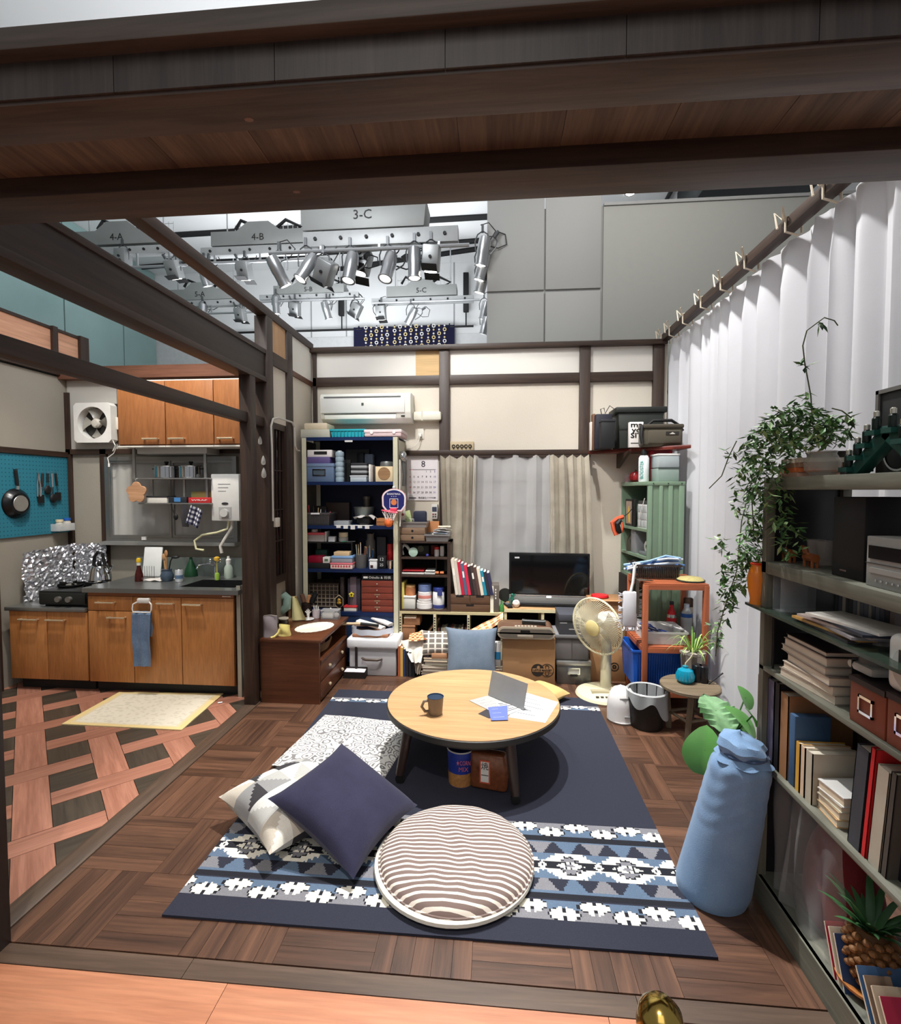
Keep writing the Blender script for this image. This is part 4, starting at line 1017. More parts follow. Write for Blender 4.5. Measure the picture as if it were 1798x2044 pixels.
for k in range(5):rbox('tray',('lowest','second lowest','middle','second highest','topmost')[k]+' black tray of the stack on the clear flat case','tray',700,944-5*k,732,949-5*k,Y1+.01,((30,30,32),(150,152,156),(40,40,42),(160,162,164),(34,34,38))[k],zq+k*.0222,.19,bev=.004).__setitem__('group','stack of trays on the upper shelf')
for k,(c,px)in enumerate((((226,222,214),736),((170,160,150),740),((60,54,50),744))):
 rbox('booklet',('white','grey','dark')[k]+' booklet standing left of the cream box on the upper shelf','booklet',px,927+2*k,px+3.6,961,Y1+.01,c,z,.16,bev=.001)
t=rbox('picture_box','cream box with a round brown picture on its front','box',749,931,784,961,Y1,(228,206,166),z,.16)
obj('round_picture',MB().lathe([(.056,0),(.056,.003)],28,mtx=Matrix.Translation((0,0,.072))@Matrix.Rotation(PI/2,4,'X')),wood((92,62,40),(180,140,96),.6,'X',.6),t)
cylt('tin','round grey lid lying on the cream picture box','lid',756,921,783,931,Y1+.01,at(767,931,Y=Y1).z,[('tin',[(1,0),(1,.7),(.9,1)],M((120,122,120),.35,.5))],None)
rbox('camera','small blue-white device at the back of the upper shelf','device',727,906,744,925,BYF+.26,(120,134,156),z,.08,bev=.01)
rbox('speaker','dark rounded gadget at the back of the upper shelf','gadget',712,903,726,926,BYF+.27,(30,34,40),z,.08,bev=.012)
rbox('carton','dim grey carton leaning at the back of the upper shelf','carton',690,897,736,925,BYF+.35,(84,84,86),z,.03)
# shelf 2
z=SZ[2];Y2=BYF+.03
t,w,d,h=basket('pen_basket','grey mesh basket with pens on the second blue shelf','basket',607,1024,657,1049,Y2,z,(84,80,80),.2,.94,alpha=.75,ribs=16)
obj('name_tape',MB().box(-.05,.03,-d-.012,-d-.006,h-.012,h+.002),M((236,236,236),.5),t)
for k in range(6):
 pc=((180,40,50),(40,40,44),(200,170,120),(220,220,214),(60,70,120),(226,90,110))[k]
 pen=T('pen',('red','black','tan','white','blue','pink')[k]+' pen sticking out of the grey mesh basket','pen',(t.location.x-.09+k*.03,t.location.y-.03+.02*(k%3),z+.008));obj('barrel',MB().cyl((0,0,0),(-.012+.008*k,.01,.17-.012*k),.0045,n=7),M(pc,.4),pen);obj('tip',MB().cyl((-.012+.008*k,.01,.17-.012*k),(-.0125+.0084*k,.0105,.177-.012*k),.0045,.001,7),M((30,30,32),.4),pen)
t=rbox('metal_tray','small silver tray on the second blue shelf','tray',666,1040,696,1049,Y2+.01,(150,154,158),z,.12,bev=.004,rough=.3);obj('tray_well',MB().box(-.05,.05,.01,.11,.038,.0395),M((110,114,118),.3,.6),t)
wc=MB().box(-.17,.17,-.032,.05,.0005,.003)
for k in range(5):wc.box(-.15+k*.065,-.11+k*.065,-.034,-.031,-.02-.006*(k%3),.002)
one('paper_runner','white frilled paper strip hanging over the edge of the second blue shelf','paper',wc,cloth((232,230,226)),(at(706,1050,Y=Y2).x,BYF+.03,z))
t=cylt('pot','black pot with a white cloth over it on the second blue shelf','pot',708,1031,742,1049,Y2+.03,z+.0035,[('pot',[(.85,0),(1,.2),(1,.8)],M((24,24,25),.3,.2))],None)
obj('cloth_cover',MB().grid(lambda u,v:((u-.5)*.19,(v-.5)*.16,.075+.012*math.cos(9*u)*math.cos(7*v)-.1*max(0,abs(u-.5)-.33)),14,12),cloth((226,222,216)),t)
cylt('bowl','pale steel bowl standing behind the black pot','bowl',700,1012,742,1036,BYF+.2,z,[('bowl',[(.4,0),(.8,.3),(1,1),(.97,1),(.76,.32),(.3,.06)],M((150,158,154),.3,.4))],None)
t=rbox('wooden_box','small wooden box with a dark line under the toy hoop','box',751,1035,780,1049,Y2,(176,116,70),z,.12);obj('groove',MB().box(-.06,.06,-.001,0,.032,.036),M((60,36,24),.6),t)
cylt('tin','dull metal tin at the back of the second blue shelf','tin',723,991,737,1049,BYF+.28,z,[('tin',[(1,0),(1,.9)],M((96,92,86),.4,.5)),('lid',[(1.04,.9),(1.04,1)],M((120,116,110),.4,.5))],None)
rbox('carton','dim brown carton at the back of the second blue shelf','carton',650,1003,697,1049,BYF+.3,(62,48,42),z,.06)
rbox('cloth_bundle','dark folded cloth behind the pen basket','cloth',622,1010,652,1049,BYF+.27,(44,34,32),z,.08,bev=.02)
# shelf 3 with a small black riser
z=SZ[3];Y3=BYF+.04
x0,x1,_,_=rect(609,1082,702,1136,Y3);zr=at(650,1082,Y=Y3).z-z
rs=T('shelf_riser','small black riser shelf standing on the third blue shelf','riser',((x0+x1)/2,Y3+.02,z));w=(x1-x0)/2
obj('board',MB().box(-w,w,0,.2,zr-.012,zr),BLK,rs)
for s in(-1,1):obj('side',MB().box(s*w,s*(w-.01),0,.2,0,zr-.012),BLK,rs)
zr+=z
rbox('lunch_box','clear box with a red lid on the black riser','box',613,1063,647,1082,Y3+.03,(176,168,164),zr,.12,(.022,(226,96,104)),.3)
jar('clip_pot','small white pot standing on the red box lid','pot',619,1057,632,1064,Y3+.05,at(630,1063,Y=Y3+.03).z,(232,226,216),(240,232,220),.3)
rbox('notebook','thin white notebook upright beside the red-lidded box','notebook',648,1061,651.5,1082,Y3+.04,(214,216,210),zr,.1,bev=.001)
rbox('eraser','small white box on the black riser','box',655,1071,668,1082,Y3+.03,(226,228,232),zr,.06)
jar('jar','clear jar with a cream round lid on the black riser','jar',673,1063,692,1082,Y3+.03,zr,(186,184,176),(230,214,180),.5)
t=T('scissors','green-handled scissors lying across the right end of the black riser','scissors',(at(697,1080,Y=Y3).x,Y3+.05,zr+.001))
obj('blades',MB().box(-.05,.04,-.004,.004,0,.004),CHROME,t,(0,0,0),(0,0,.4));obj('grip',MB().lathe([(.016,0),(.022,.004),(.016,.008)],14,c=(-.05,-.02,0),cap=False).lathe([(.016,0),(.022,.004),(.016,.008)],14,c=(-.055,-.045,0),cap=False),M((40,110,90),.4),t)
rbox('cloth_pouch','dark green pouch under the black riser','pouch',628,1097,653,1123,Y3+.12,(32,74,66),z,.08,bev=.02)
zp_=at(630,1124,Y=Y3-.02).z
rbox('console','black flat base under the red box, third blue shelf left','base',607,1124,657,1136,Y3-.03,(18,18,20),z,.15)
rbox('red_case','glossy dark red case on the black flat base','case',615,1110,643,1124,Y3-.02,(132,22,44),zp_+.001,.1,bev=.005,rough=.2)
rbox('medicine_box','small white box right of the dark red case','box',644,1112,658,1124,Y3-.02,(228,226,218),zp_+.001,.06,cover=(.5,.3,.7,(90,120,90)))
t=rbox('food_tub','pink-lidded tub with a red lattice print, at the shelf edge','tub',659,1124,703,1138,Y3-.045,(238,214,206),z,.15,(.014,(238,120,132)),bev=.006)
for k in range(7):
 x=-.075+.025*k;obj('print_lozenge',MB().prism([(x-.011,.024),(x,.012),(x+.011,.024),(x,.036)],-.0015,-.0005,'Y'),M((190,70,80),.5),t)
rbox('food_tub','clear tub with a pale blue lid stacked on the pink-lidded tub','tub',661,1110,703,1125,Y3-.04,(150,152,160),at(681,1124.2,Y=Y3-.045).z+.001,.14,(.022,(130,170,216)),.3,bev=.006)
rbox('card_box','cream cardboard packet lying on the pale blue lid','packet',666,1102,697,1110,Y3-.03,(222,190,146),at(681,1110.3,Y=Y3-.04).z+.001,.12)
def cup(label,px0,py0,px1,py1,Y,z0,col,pens,alpha=1):
 t=cylt('pen_cup',label,'cup',px0,py0,px1,py1,Y,z0,[('cup',[(.86,0),(1,1),(.94,1),(.82,.05)],M(col,.35,alpha=alpha))],None)
 x0,x1,zb,zt_=rect(px0,py0,px1,py1,Y);r=(x1-x0)/2;h=zt_-z0
 for k,c in enumerate(pens):
  a=k*2.4;q=T('pencil',f'{c[1]} pencil in the {label.split(" on ")[0].split(" holding")[0]}','pencil',t.location+Vector((math.cos(a)*r*.5,math.sin(a)*r*.4,.012)))
  e_=(math.cos(a)*r*.28,math.sin(a)*r*.2,h+.05+.02*(k%3));obj('barrel',MB().cyl((0,0,0),e_,.0045,n=6),M(c[0],.5),q);obj('point',MB().cyl(e_,(e_[0]*1.04,e_[1]*1.04,e_[2]+.012),.0045,.0008,6),M((214,180,130),.6),q)
 return t
cup('grey pen cup on the third blue shelf',705,1108,730,1136,Y3,z,(96,96,96),[((190,60,60),'red'),((214,190,150),'buff'),((200,200,196),'pale'),((120,96,70),'brown'),((160,170,160),'grey-green')],.9)
cup('dark pen cup holding blue pens on the third blue shelf',728,1112,745,1136,Y3+.09,z,(70,78,96),[((80,120,170),'blue'),((110,140,180),'light blue'),((226,222,210),'white'),((60,100,150),'deep blue'),((190,200,180),'pale green')])
t=rbox('glue_bottle','white square bottle with a dark label patch, third blue shelf','bottle',737,1117,752,1136,Y3-.02,(232,232,232),z,.05,(.014,(214,214,214)),bev=.004);obj('label_patch',MB().box(-.025,.0,-.0015,0,.01,.035),M((60,30,30),.6),t)
t=rbox('desk_clock','small black cube clock with white digits on the third blue shelf','clock',753,1110,770,1136,Y3+.0,(20,20,22),z,.06);text('12',.04,M((232,232,232),.5),t,(0,-.002,.085));text('25',.035,M((232,232,232),.5),t,(0,-.002,.035))
jar('sauce_bottle','red bottle at the right end of the third blue shelf','bottle',771,1086,784,1136,Y3+.08,z,(150,26,28),(170,34,34),.3)
cylt('cup','small steel cup in front of the red bottle','cup',770,1120,784,1136,Y3-.03,z,[('cup',[(.8,0),(1,1),(.93,1),(.7,.06)],CHROME)],None)
t=cylt('pitcher','pale pitcher with an ear-like spout at the back of the third blue shelf','pitcher',727,1066,747,1136,BYF+.27,z,[('pitcher',[(.8,0),(1,.1),(.95,.75),(.7,.85),(.75,1)],M((150,146,138),.4))],None)
obj('spout',MB().cyl((0,0,.2),(.03,0,.3),.02,.006,8),M((150,146,138),.4),t)
rbox('folder','dull grey folder at the back of the third blue shelf','folder',752,1072,770,1136,BYF+.33,(96,94,98),z,.03)
# shelf 4
z=SZ[4];Y4=BYF+.04
t,w,d,h=basket('fabric_basket','brown checked fabric basket at the back left of the lowest blue shelf','basket',616,1164,676,1222,BYF+.14,z,(74,62,54),.2,.95)
gl=MB()
for k in range(8):gl.box(-w*.94+1.88*w*k/7-.003,-w*.94+1.88*w*k/7+.003,-d-.004,-d*.95,.01,h*.95)
for k in range(6):gl.box(-w,w,-d-.005,-d*.95,h*(.06+.16*k),h*(.06+.16*k)+.005)
o=obj('check_lines',gl,M((168,150,128),.8),t);o['kind']='stuff'
obj('handle_strap',MB().tube([(-.07,0,h),(-.03,0,h+.05),(.03,0,h+.05),(.07,0,h)],.008,6),BLK,t)
for k,(a,b,c,lab)in enumerate(((679,686,(50,40,38),'dark brown'),(694,699,(52,46,58),'slate'),(699,711,(112,96,104),'mauve grey'),(711,719,(62,56,66),'dark violet'))):
 rbox('board_game_box',lab+' upright box left of the red-brown drawer chest','box',a,1152+3*(k%2),b,1222,Y4+.03,c,z,.22,bev=.002)
t=rbox('card_case','white card case with a red top, left of the drawer chest','case',686,1210,711,1222,Y4-.01,(224,216,204),z,.08,(.014,(190,40,46)))
p=at(700,1185,Y=Y4-.0);zf=at(700,1210,Y=Y4).z
t=T('yellow_flower_toy','small yellow star flower on a stem in front of the upright boxes','toy',(p.x,Y4+.02,zf+.001));obj('stem',MB().cyl((0,0,0),(0,0,.09),.003,n=6),M((40,90,50),.5),t)
for k in range(5):
 a=2*PI*k/5;obj('petal',MB().sphere((.016*math.sin(a),0,.1+.016*math.cos(a)),.01,8,1,.5),M((236,214,60),.4),t)
obj('eye',MB().sphere((0,-.004,.1),.007,8),M((60,50,30),.4),t)
t=T('badge_stand','hexagonal dark badge with a gold bear-shaped medal on the lowest blue shelf','badge',(at(677,1195,Y=Y4).x,Y4,z))
hx_=[(.042*math.sin(PI/3*k),.085+.062*math.cos(PI/3*k))for k in range(6)]
obj('plaque',MB().prism(hx_,-.006,.006,'Y'),M((26,22,20),.4),t);obj('gold_rim',MB().tube([(x,-.007,z_)for x,z_ in hx_+hx_[:1]],.003,5),GOLD,t)
obj('medal',MB().sphere((0,-.01,.1),.016,10,1,.4).sphere((0,-.01,.075),.018,10,1.2,.4,.8),M((220,170,70),.35,.6),t);obj('foot',MB().box(-.03,.03,-.02,.02,0,.024),M((30,24,22),.5),t)
x0,x1,z0,z1=rect(721,1159,785,1222,Y4-.02)
dc=T('drawer_chest','red-brown chest of five small drawers on the lowest blue shelf','drawer chest',((x0+x1)/2,Y4-.02,z));w,h=(x1-x0)/2,z1-z
obj('body',MB().box(-w,w,.004,.24,0,h),M((84,36,26),.4),dc)
for k in range(5):
 a,b=h*k/5+.002,h*(k+1)/5-.002
 d_=obj('drawer',MB().box(-w+.004,w-.004,-.004,.004,a,b),wood((112,46,34),(136,62,46),.35,'X',.6),dc,bev=.001)
 obj('knob',MB().sphere((0,-.012,(a+b)/2),.0065,8),M((236,230,214),.25,.6),d_)
 if k<3:obj('label_slot',MB().frame(-.025,.025,(a+b)/2+.012,(a+b)/2+.022,-.007,-.004,.003),GOLD,d_)
t=rbox('othello_box','flat black game box lettered Othello on the red-brown drawer chest','box',722,1147,785,1159,Y4-.015,(20,19,21),z+h,.22)
text('Othello & 将棋',.03,M((228,226,220),.6),t,(.02,-.002,.026),wid=.2);obj('print_patch',MB().box(-.13,-.09,-.0015,0,.018,.036),M((228,226,220),.6),t)
# toy basketball hoop on the right upright
HYf=BYF-.03
p=at(786,998,Y=HYf)
th=T('toy_hoop','toy basketball hoop with a dark blue board hung on the ivory upright','toy',(p.x,HYf,p.z));k_=.117
bd=[(-.105,-.055),(-.07,-.10),(.07,-.10),(.105,-.055),(.108,.02)]+[(.108*math.cos(a),.02+.08*math.sin(a))for a in[PI*k/16 for k in range(1,16)]]+[(-.108,.02)]
obj('board',MB().prism(bd,0,.008,'Y'),M((240,170,178),.4),th)
obj('board_print',MB().prism([(x*.96,z_*.96)for x,z_ in bd],-.001,0,'Y'),M((238,236,236),.4),th)
obj('blue_field',MB().prism([(x*.86,z_*.86+.0)for x,z_ in bd],-.002,-.001,'Y'),M((34,38,104),.4),th)
text('BASKETBALL',.024,M((240,240,240),.5),th,(0,-.003,.052),wid=.12);text('★ ★ ★',.012,M((220,220,230),.5),th,(0,-.003,.03),wid=.05)
obj('white_square',MB().frame(-.038,.038,-.07,.012,-.003,-.002,.004),M((240,240,240),.5),th)
obj('ball_print',MB().lathe([(.026,0),(.026,.001)],18,mtx=Matrix.Translation((0,-.002,-.02))@Matrix.Rotation(PI/2,4,'X')),M((216,128,76),.5),th)
obj('suction_cup',MB().sphere((0,.01,.11),.016,10),M((226,230,230),.2),th)
obj('bracket',MB().box(-.03,.03,-.03,0,-.10,-.07),M((236,70,100),.4),th,bev=.006)
rg=[(.068*math.cos(a)-.02,-.085+.06*math.sin(a),-.098-.012*math.cos(a))for a in[2*PI*k/28 for k in range(29)]]
obj('hoop',MB().tube(rg,.005,6),M((240,96,120),.4),th)
nt=MB()
for k in range(10):
 a,b=2*PI*k/10,2*PI*(k+1)/10
 for s,e in((a,b),(b,a)):nt.tube([(.066*math.cos(s)-.02,-.085+.058*math.sin(s),-.10),(.045*math.cos((s+e)/2)-.02,-.085+.04*math.sin((s+e)/2),-.14),(.034*math.cos(e)-.02,-.085+.03*math.sin(e),-.175)],.0018,4)
obj('net',nt,M((238,232,226),.7),th)
tag(obj('toy_ball',MB().sphere((0,0,0),.038,18),M((226,110,50),.6),None,(p.x-.03,HYf-.085,p.z-.195)),'small orange ball caught in the toy hoop net','ball');
# things hung on the right side of the shelving
p=at(797,912,Y=BYF+.1)
t=T('hair_dryer','silver round-headed dryer hung on the right side of the blue shelving','dryer',(bx1+.03,BYF+.08,p.z))
obj('head',MB().sphere((0,0,0),.035,14,1,1.3,1.4),M((190,192,194),.15,.9),t);obj('handle',MB().tube([(0,0,-.04),(.01,.01,-.16),(0,.03,-.26)],.017,8),M((120,122,122),.3,.5),t)
obj('cord',MB().tube([(-.02,-.05,-.03),(-.016,-.07,-.2),(-.02,-.07,-.38),(-.012,-.05,-.5),(-.02,-.06,-.62)],.006,6),M((230,226,218),.5),t);obj('hook',MB().tube([(-.03,0,.04),(0,0,.05),(0,0,.03)],.004,5),CHROME,t)
t=rbox('wall_thermometer','narrow white holder hanging on the side of the shelving by the toy hoop','holder',798,985,809,1038,BYF+.12,(222,214,206),None,.02);obj('dial',MB().cyl((0,0,.05),(0,-.004,.05),.012,n=12),M((150,60,60),.5),t)
# calendar
x0,x1,z0,z1=rect(811,908,874,999,YB-.02)
cal=T('calendar','white August wall calendar with a big 8 beside the window curtain','calendar',((x0+x1)/2,YB-.006,z0));w,h=(x1-x0)/2,z1-z0
obj('sheet',MB().box(-w,w,-.004,.004,0,h),M((234,228,230),.7,var=.02),cal);obj('top_strip',MB().box(-w,w,-.006,.0,h-.035,h),M((214,208,206),.6),cal)
INK=M((40,40,52),.7);RED=M((196,60,66),.7);INKB=M((60,80,150),.7)
text('8',.085,INK,cal,(.01,-.0055,h*.795));obj('rule',MB().box(-w*.85,w*.85,-.0055,-.004,h*.675,h*.683),INK,cal);obj('red_rule',MB().box(-w*.85,-w*.6,-.006,-.0045,h*.675,h*.683),RED,cal)
dn=1
for r in range(5):
 for c in range(7):
  if r==0 and c<4:continue
  text(str(dn),.026,RED if c==0 else INKB if c==6 else INK,cal,(-w*.78+w*1.56*c/6,-.0052,h*(.635-.115*r)),name='date');dn+=1
text('株式会社',.024,INK,cal,(-w*.0,-.0052,h*.055),wid=w*.5);text('イワサ印刷',.022,INK,cal,(w*.55,-.0052,h*.055),wid=w*.6);obj('logo_bar',MB().box(-w*.85,-w*.4,-.0055,-.004,h*.045,h*.065),INK,cal)
# small instrument plate above the curtain
x0,x1,z0,z1=rect(898,881,945,899,YB-.03)
t=T('hook_board','small wooden board with five black hooks on the window lintel','hook board',((x0+x1)/2,YB-.012,z0));w=(x1-x0)/2
obj('board',MB().box(-w,w,-.01,.012,0,z1-z0),M((190,172,140),.5),t,bev=.002)
for k in range(5):x=-w*.7+w*1.4*k/4;obj('hook',MB().lathe([(.012,0),(.018,.004),(.012,.008)],10,mtx=Matrix.Translation((x,-.012,.04))@Matrix.Rotation(PI/2,4,'X'),cap=False).box(x-.004,x+.004,-.018,-.01,.015,.03),BLK,t)
# ================================================================ low shelf row, dark rack, window curtains, television
LYF=4.46;LTOP=at(900,1222,Y=LYF).z
lx=lambda px,py=1260,Y=LYF:at(px,py,Y=Y).x
# low ivory shelf
x0,x1=lx(797),lx(1004)
ls=T('low_shelf','low ivory-edged shelf below the dark brown rack, filled with discs and books','shelf',((x0+x1)/2,LYF,0));w=(x1-x0)/2;c0=(x0+x1)/2
obj('top',MB().box(-w,w,0,.34,LTOP-.022,LTOP),M((190,176,136),.5),ls)
for px in(799,867.5,935,1002):
 x=lx(px)-c0;u=obj('upright',MB().box(x-.012,x+.012,0,.34,0,LTOP-.022),M((206,196,160),.5),ls)
 hp=MB()
 for k in range(9):hp.box(x-.007,x+.007,-.0015,0,LTOP-.06-k*.024,LTOP-.05-k*.024)
 obj('peg_slots',hp,M((40,34,28),.8),u)['kind']='stuff'
obj('back',MB().box(-w,w,.33,.34,0,LTOP-.02),M((28,24,22),.8),ls)
obj('mid_shelf',MB().box(-w+.012,w-.012,.02,.33,.225,.24),M((52,42,34),.7),ls)
# discs in the middle bay
rr=random.Random(12)
x=lx(870)
k=0
CDN=('grey','pale','black','red-brown','cream','dark blue')
while x<lx(932):
 th_=rr.uniform(.011,.017);c=rr.choice([(110,104,98),(206,196,182),(34,32,34),(150,90,76),(190,178,150),(60,66,84)])
 b=one('disc_case','disc case, '+ORD[k]+' from the left in the middle bay of the low shelf','disc case',MB().box(0,th_-.001,0,.13,0,.12+rr.uniform(-.006,.006)),M(c,.35),(x,LYF+.05,.2405),group='disc cases in the low shelf');x+=th_;k+=1
 # left bay: cartons and a leaning board
rbox('carton','crumpled brown carton in the left bay of the low shelf','carton',803,1248,828,1282,LYF+.03,(150,104,72),.2405,.16,(.02,(168,120,86)),bev=.004)
q=rbox('carton','upper open brown carton with a white flap in the left bay of the low shelf','carton',806,1233,838,1248.4,LYF+.03,(176,126,88),at(815,1248,Y=LYF+.03).z+.002,.14,bev=.004)
obj('flap',MB().box(-.07,.04,-.02,.03,.0,.003),M((226,210,188),.7),q,(0,0,.072),(rad(12),0,0))
one('plank','dark plank leaning in the left bay of the low shelf','plank',MB().box(-.008,.008,0,.2,0,.26),wood((110,82,60),(140,108,80),.6,'Z'),(lx(840),LYF+.04,.243),(0,rad(38),0))
for k in range(7):one('binder','dark binder, '+ORD[k]+' from the left, low in the left bay of the low shelf','binder',MB().box(0,.022,0,.2,0,.2-.004*(k%3)),M(((36,34,36),(50,46,46),(42,40,44))[k%3],.6),(lx(842)+k*.024,LYF+.1,.0005),group='dark binders low in the left bay')
# dark rack on the low shelf
rx0,rx1=lx(796,1150),lx(899,1150);rtop=at(850,1081,Y=LYF).z
dk=wood((40,28,22),(66,48,38),.5,'Z',.8)
br=T('brown_rack','dark brown open rack standing on the low shelf beside the blue shelving','rack',((rx0+rx1)/2,LYF+.01,LTOP));w=(rx1-rx0)/2;rz=lambda py:at(850,py,Y=LYF).z-LTOP
obj('side',MB().box(-w,-w+.02,0,.28,0,rtop-LTOP),dk,br);obj('side',MB().box(w-.03,w,0,.28,0,rtop-LTOP),dk,br)
obj('back',MB().box(-w+.02,w-.03,.27,.28,0,rtop-LTOP),M((30,24,22),.8),br)
SH=[1081,1113,1148]
for nm,py in(('top',1081),('shelf',1113),('shelf',1149)):obj(nm,MB().box(-w+(0 if py==1081 else.02),w-(0 if py==1081 else.03),-.002,.27,rz(py)-.016,rz(py)),dk,br)
obj('base',MB().box(-w+.02,w-.03,0,.27,0,.012),dk,br)
RZ=[LTOP+rz(p)for p in SH]+[LTOP+.012];RYf=LYF+.03
x0,x1,z0,z1=rect(798,1053,848,1081,RYf)
mb_=T('mini_drawers','small wooden two-drawer box on top of the dark brown rack','drawer box',((x0+x1)/2,RYf,RZ[0]));w=(x1-x0)/2;h=z1-RZ[0]
WD=wood((116,92,72),(146,120,96),.6,'X',.7)
obj('body',MB().box(-w,w,.004,.2,0,h),WD,mb_)
for k in range(2):
 d=obj('drawer',MB().box(-w+.004,w-.004,-.004,.004,h*k/2+.003,h*(k+1)/2-.003),WD,mb_,bev=.001);obj('finger_hole',MB().cyl((0,-.0052,h*(k+.5)/2),(0,-.0038,h*(k+.5)/2),.011,n=14),M((14,12,12),.8),d)
t,w_,d_,h_=basket('letter_tray','grey open tray on the small wooden two-drawer box','tray',797,1042,851,1052.6,RYf,RZ[0]+h,(130,124,120),.19,.97)
zt2=RZ[0]+h+.005
rbox('green_booklet','pale green booklet leaning in the grey open tray','booklet',812,1019,824,1049,RYf+.05,(190,206,150),zt2,.02).rotation_euler=(rad(-4),rad(-12),0)
rbox('pouch','dark navy pouch standing in the grey open tray','pouch',824,1020,851,1050,RYf+.08,(40,44,66),zt2,.05,bev=.02)
one('wire_stand','small wire loop in the grey open tray','wire',MB().tube([(-.03,0,0),(-.03,0,.07),(.05,0,.07),(.05,0,0)],.003,5),CHROME,(at(815,1035,Y=RYf+.03).x,RYf+.03,zt2))
t,w_,d_,h_=basket('letter_tray','grey tray full of papers on the right of the dark brown rack','tray',848,1067,896,1081,RYf-.02,RZ[0],(120,118,118),.2,.9)
for k in range(6):
 one('paper',('lowest sheet','second sheet','third sheet','fourth sheet','fifth sheet','topmost sheet')[k]+' in the grey tray of papers','paper',MB().box(-.06,.06,-.07,.07,0,.004),M(((226,224,220),(206,214,224),(230,226,214),(186,200,214),(236,234,230),(222,220,214))[k],.7),t.location+Vector((-.02+.012*k,0,.03+.013*k)),(rad(14-5*k),rad(-10+4*k),.2*k-.4),group='loose papers in the grey tray')
z_=RZ[0]+.0005
rbox('envelope','long cream envelope laid across the grey tray of papers','envelope',874,1059,899,1066,RYf+.02,(226,218,196),RZ[0]+h_+.062,.06,bev=.002)
rbox('tissue_box','orange-brown box behind the grey tray of papers','box',853,1041,876,1081,RYf+.19,(196,132,84),z_,.07)
t=rbox('wall_clock','white narrow digital clock on the wall beside the curtain','clock',861,1007,873,1036,YB-.06,(222,220,214),None,.058);obj('screen',MB().box(-.022,.022,-.002,0,.07,.115),M((70,74,92),.3),t)
for k in range(4):obj('key',MB().box(-.02+.022*(k%2),-.004+.022*(k%2),-.002,0,.015+.022*(k//2),.03+.022*(k//2)),M((150,60,60)if k==2 else(90,90,90),.5),t)
# rack cell one
z=RZ[1]
t=T('clip_fan','small white and mint clip-on fan lying in the upper rack cell','fan',(at(816,1100,Y=RYf).x,RYf+.06,z))
obj('fan_head',MB().lathe([(.012,-.012),(.04,-.01),(.042,.008),(.012,.014)],20,mtx=Matrix.Translation((.035,-.03,.042))@Matrix.Rotation(PI/2,4,'X')),M((196,226,206),.4),t)
obj('clip_arm',MB().tube([(.0,0,.05),(-.03,.01,.09),(-.06,.02,.1)],.014,8),M((222,226,220),.4),t);obj('clip_arm',MB().tube([(-.06,-.0,.1),(-.075,0,.06),(-.06,0,.012)],.009,8),M((214,214,214),.4),t)
t=rbox('photo_frame','dim framed picture in the upper rack cell','frame',823,1089,856,1113,RYf+.16,(70,70,62),z,.02);obj('picture',MB().lathe([(.03,0),(.03,.001)],18,mtx=Matrix.Translation((0,-.0005,.055))@Matrix.Rotation(PI/2,4,'X')),M((136,134,110),.6),t)
one('marble','small violet ball in the upper rack cell','ball',MB().sphere((0,0,.014),.014,12),M((80,80,170),.2),(at(852,1110,Y=RYf).x,RYf+.03,z))
t=jar('bottle','small white bottle with a red cap in the upper rack cell','bottle',866,1092,876,1113,RYf+.05,z,(226,220,214),(206,50,44),.28)
rbox('card','dark red picture card behind the small white bottle','card',860,1088,874,1113,RYf+.17,(120,50,44),z,.01)
rbox('bottle','tall white plastic bottle at the right of the upper rack cell','bottle',878,1090,886,1113,RYf+.06,(224,220,216),z,.04,bev=.008)
# rack cell two
z=RZ[2]
for k,(a,b,y0,y1,c,lab)in enumerate(((801,846,1143,1149,(216,212,206),'white magazine lying at the bottom of the middle rack cell'),(803,846,1138,1143,(170,40,48),'red magazine lying on the white magazine in the rack'),(847,868,1143,1149,(196,196,192),'grey-white packet right of the red magazine'),(849,868,1139,1143.4,(228,226,220),'white packet on the grey-white packet in the rack'))):
 rbox('magazine' if k<2 else 'packet',lab,'magazine' if k<2 else 'packet',a,y0,b,y1,RYf+.01,c,z+(0 if k in(0,2)else.026),.16,bev=.001)
for k,(px,c)in enumerate(((872,'left'),(882,'right'))):one('battery_cell',f'short orange and black cylinder lying in the middle rack cell, {c} one','battery',MB().cyl((-.02,0,.014),(.014,0,.014),.014,n=12),M((206,120,70),.4),(at(px,1145,Y=RYf).x,RYf+.03,z))
rbox('divider','thin dark divider card in the middle rack cell','card',869,1117,872,1149,RYf+.1,(46,44,42),z,.1)
# rack cell three
z=RZ[3]
rbox('yellow_file','yellow file standing at the left of the lowest rack cell','file',800,1162,806,1218,RYf+.01,(222,206,110),z,.2,bev=.001)
t=rbox('clear_box','clear frosted box in the lowest rack cell','box',806,1190,828,1218,RYf+.01,(206,204,196),z,.13,(.016,(226,224,216)),.25)
jar('jar','tan jar standing on the clear frosted box','jar',807,1169,828,1190,RYf+.02,at(817,1190,Y=RYf+.01).z+.001,(196,130,88),(222,176,120))
t=jar('tub','wide white round tub at the bottom of the lowest rack cell','tub',829,1201,861,1218,RYf-.0,z,(230,226,222),(226,222,218),.3)
zz_=at(845,1201,Y=RYf).z+.001
jar('canister','white canister with a red print and clear blue lid, stacked on the white tub','canister',832,1168,860,1201,RYf+.005,zz_,(228,222,220),(120,140,190),.42,band=(.16,.34,(206,130,120)))
t=jar('wipes_canister','white wipes canister with navy lid and navy printed bands','canister',862,1174,886,1218,RYf+.0,z,(232,232,232),(38,52,120),.18,band=(.05,.2,(50,60,120)))
obj('label_patch',MB().box(.005,.05,-.0,.004,.13,.18),M((50,60,120),.5),t,(-.01,-.062,0))
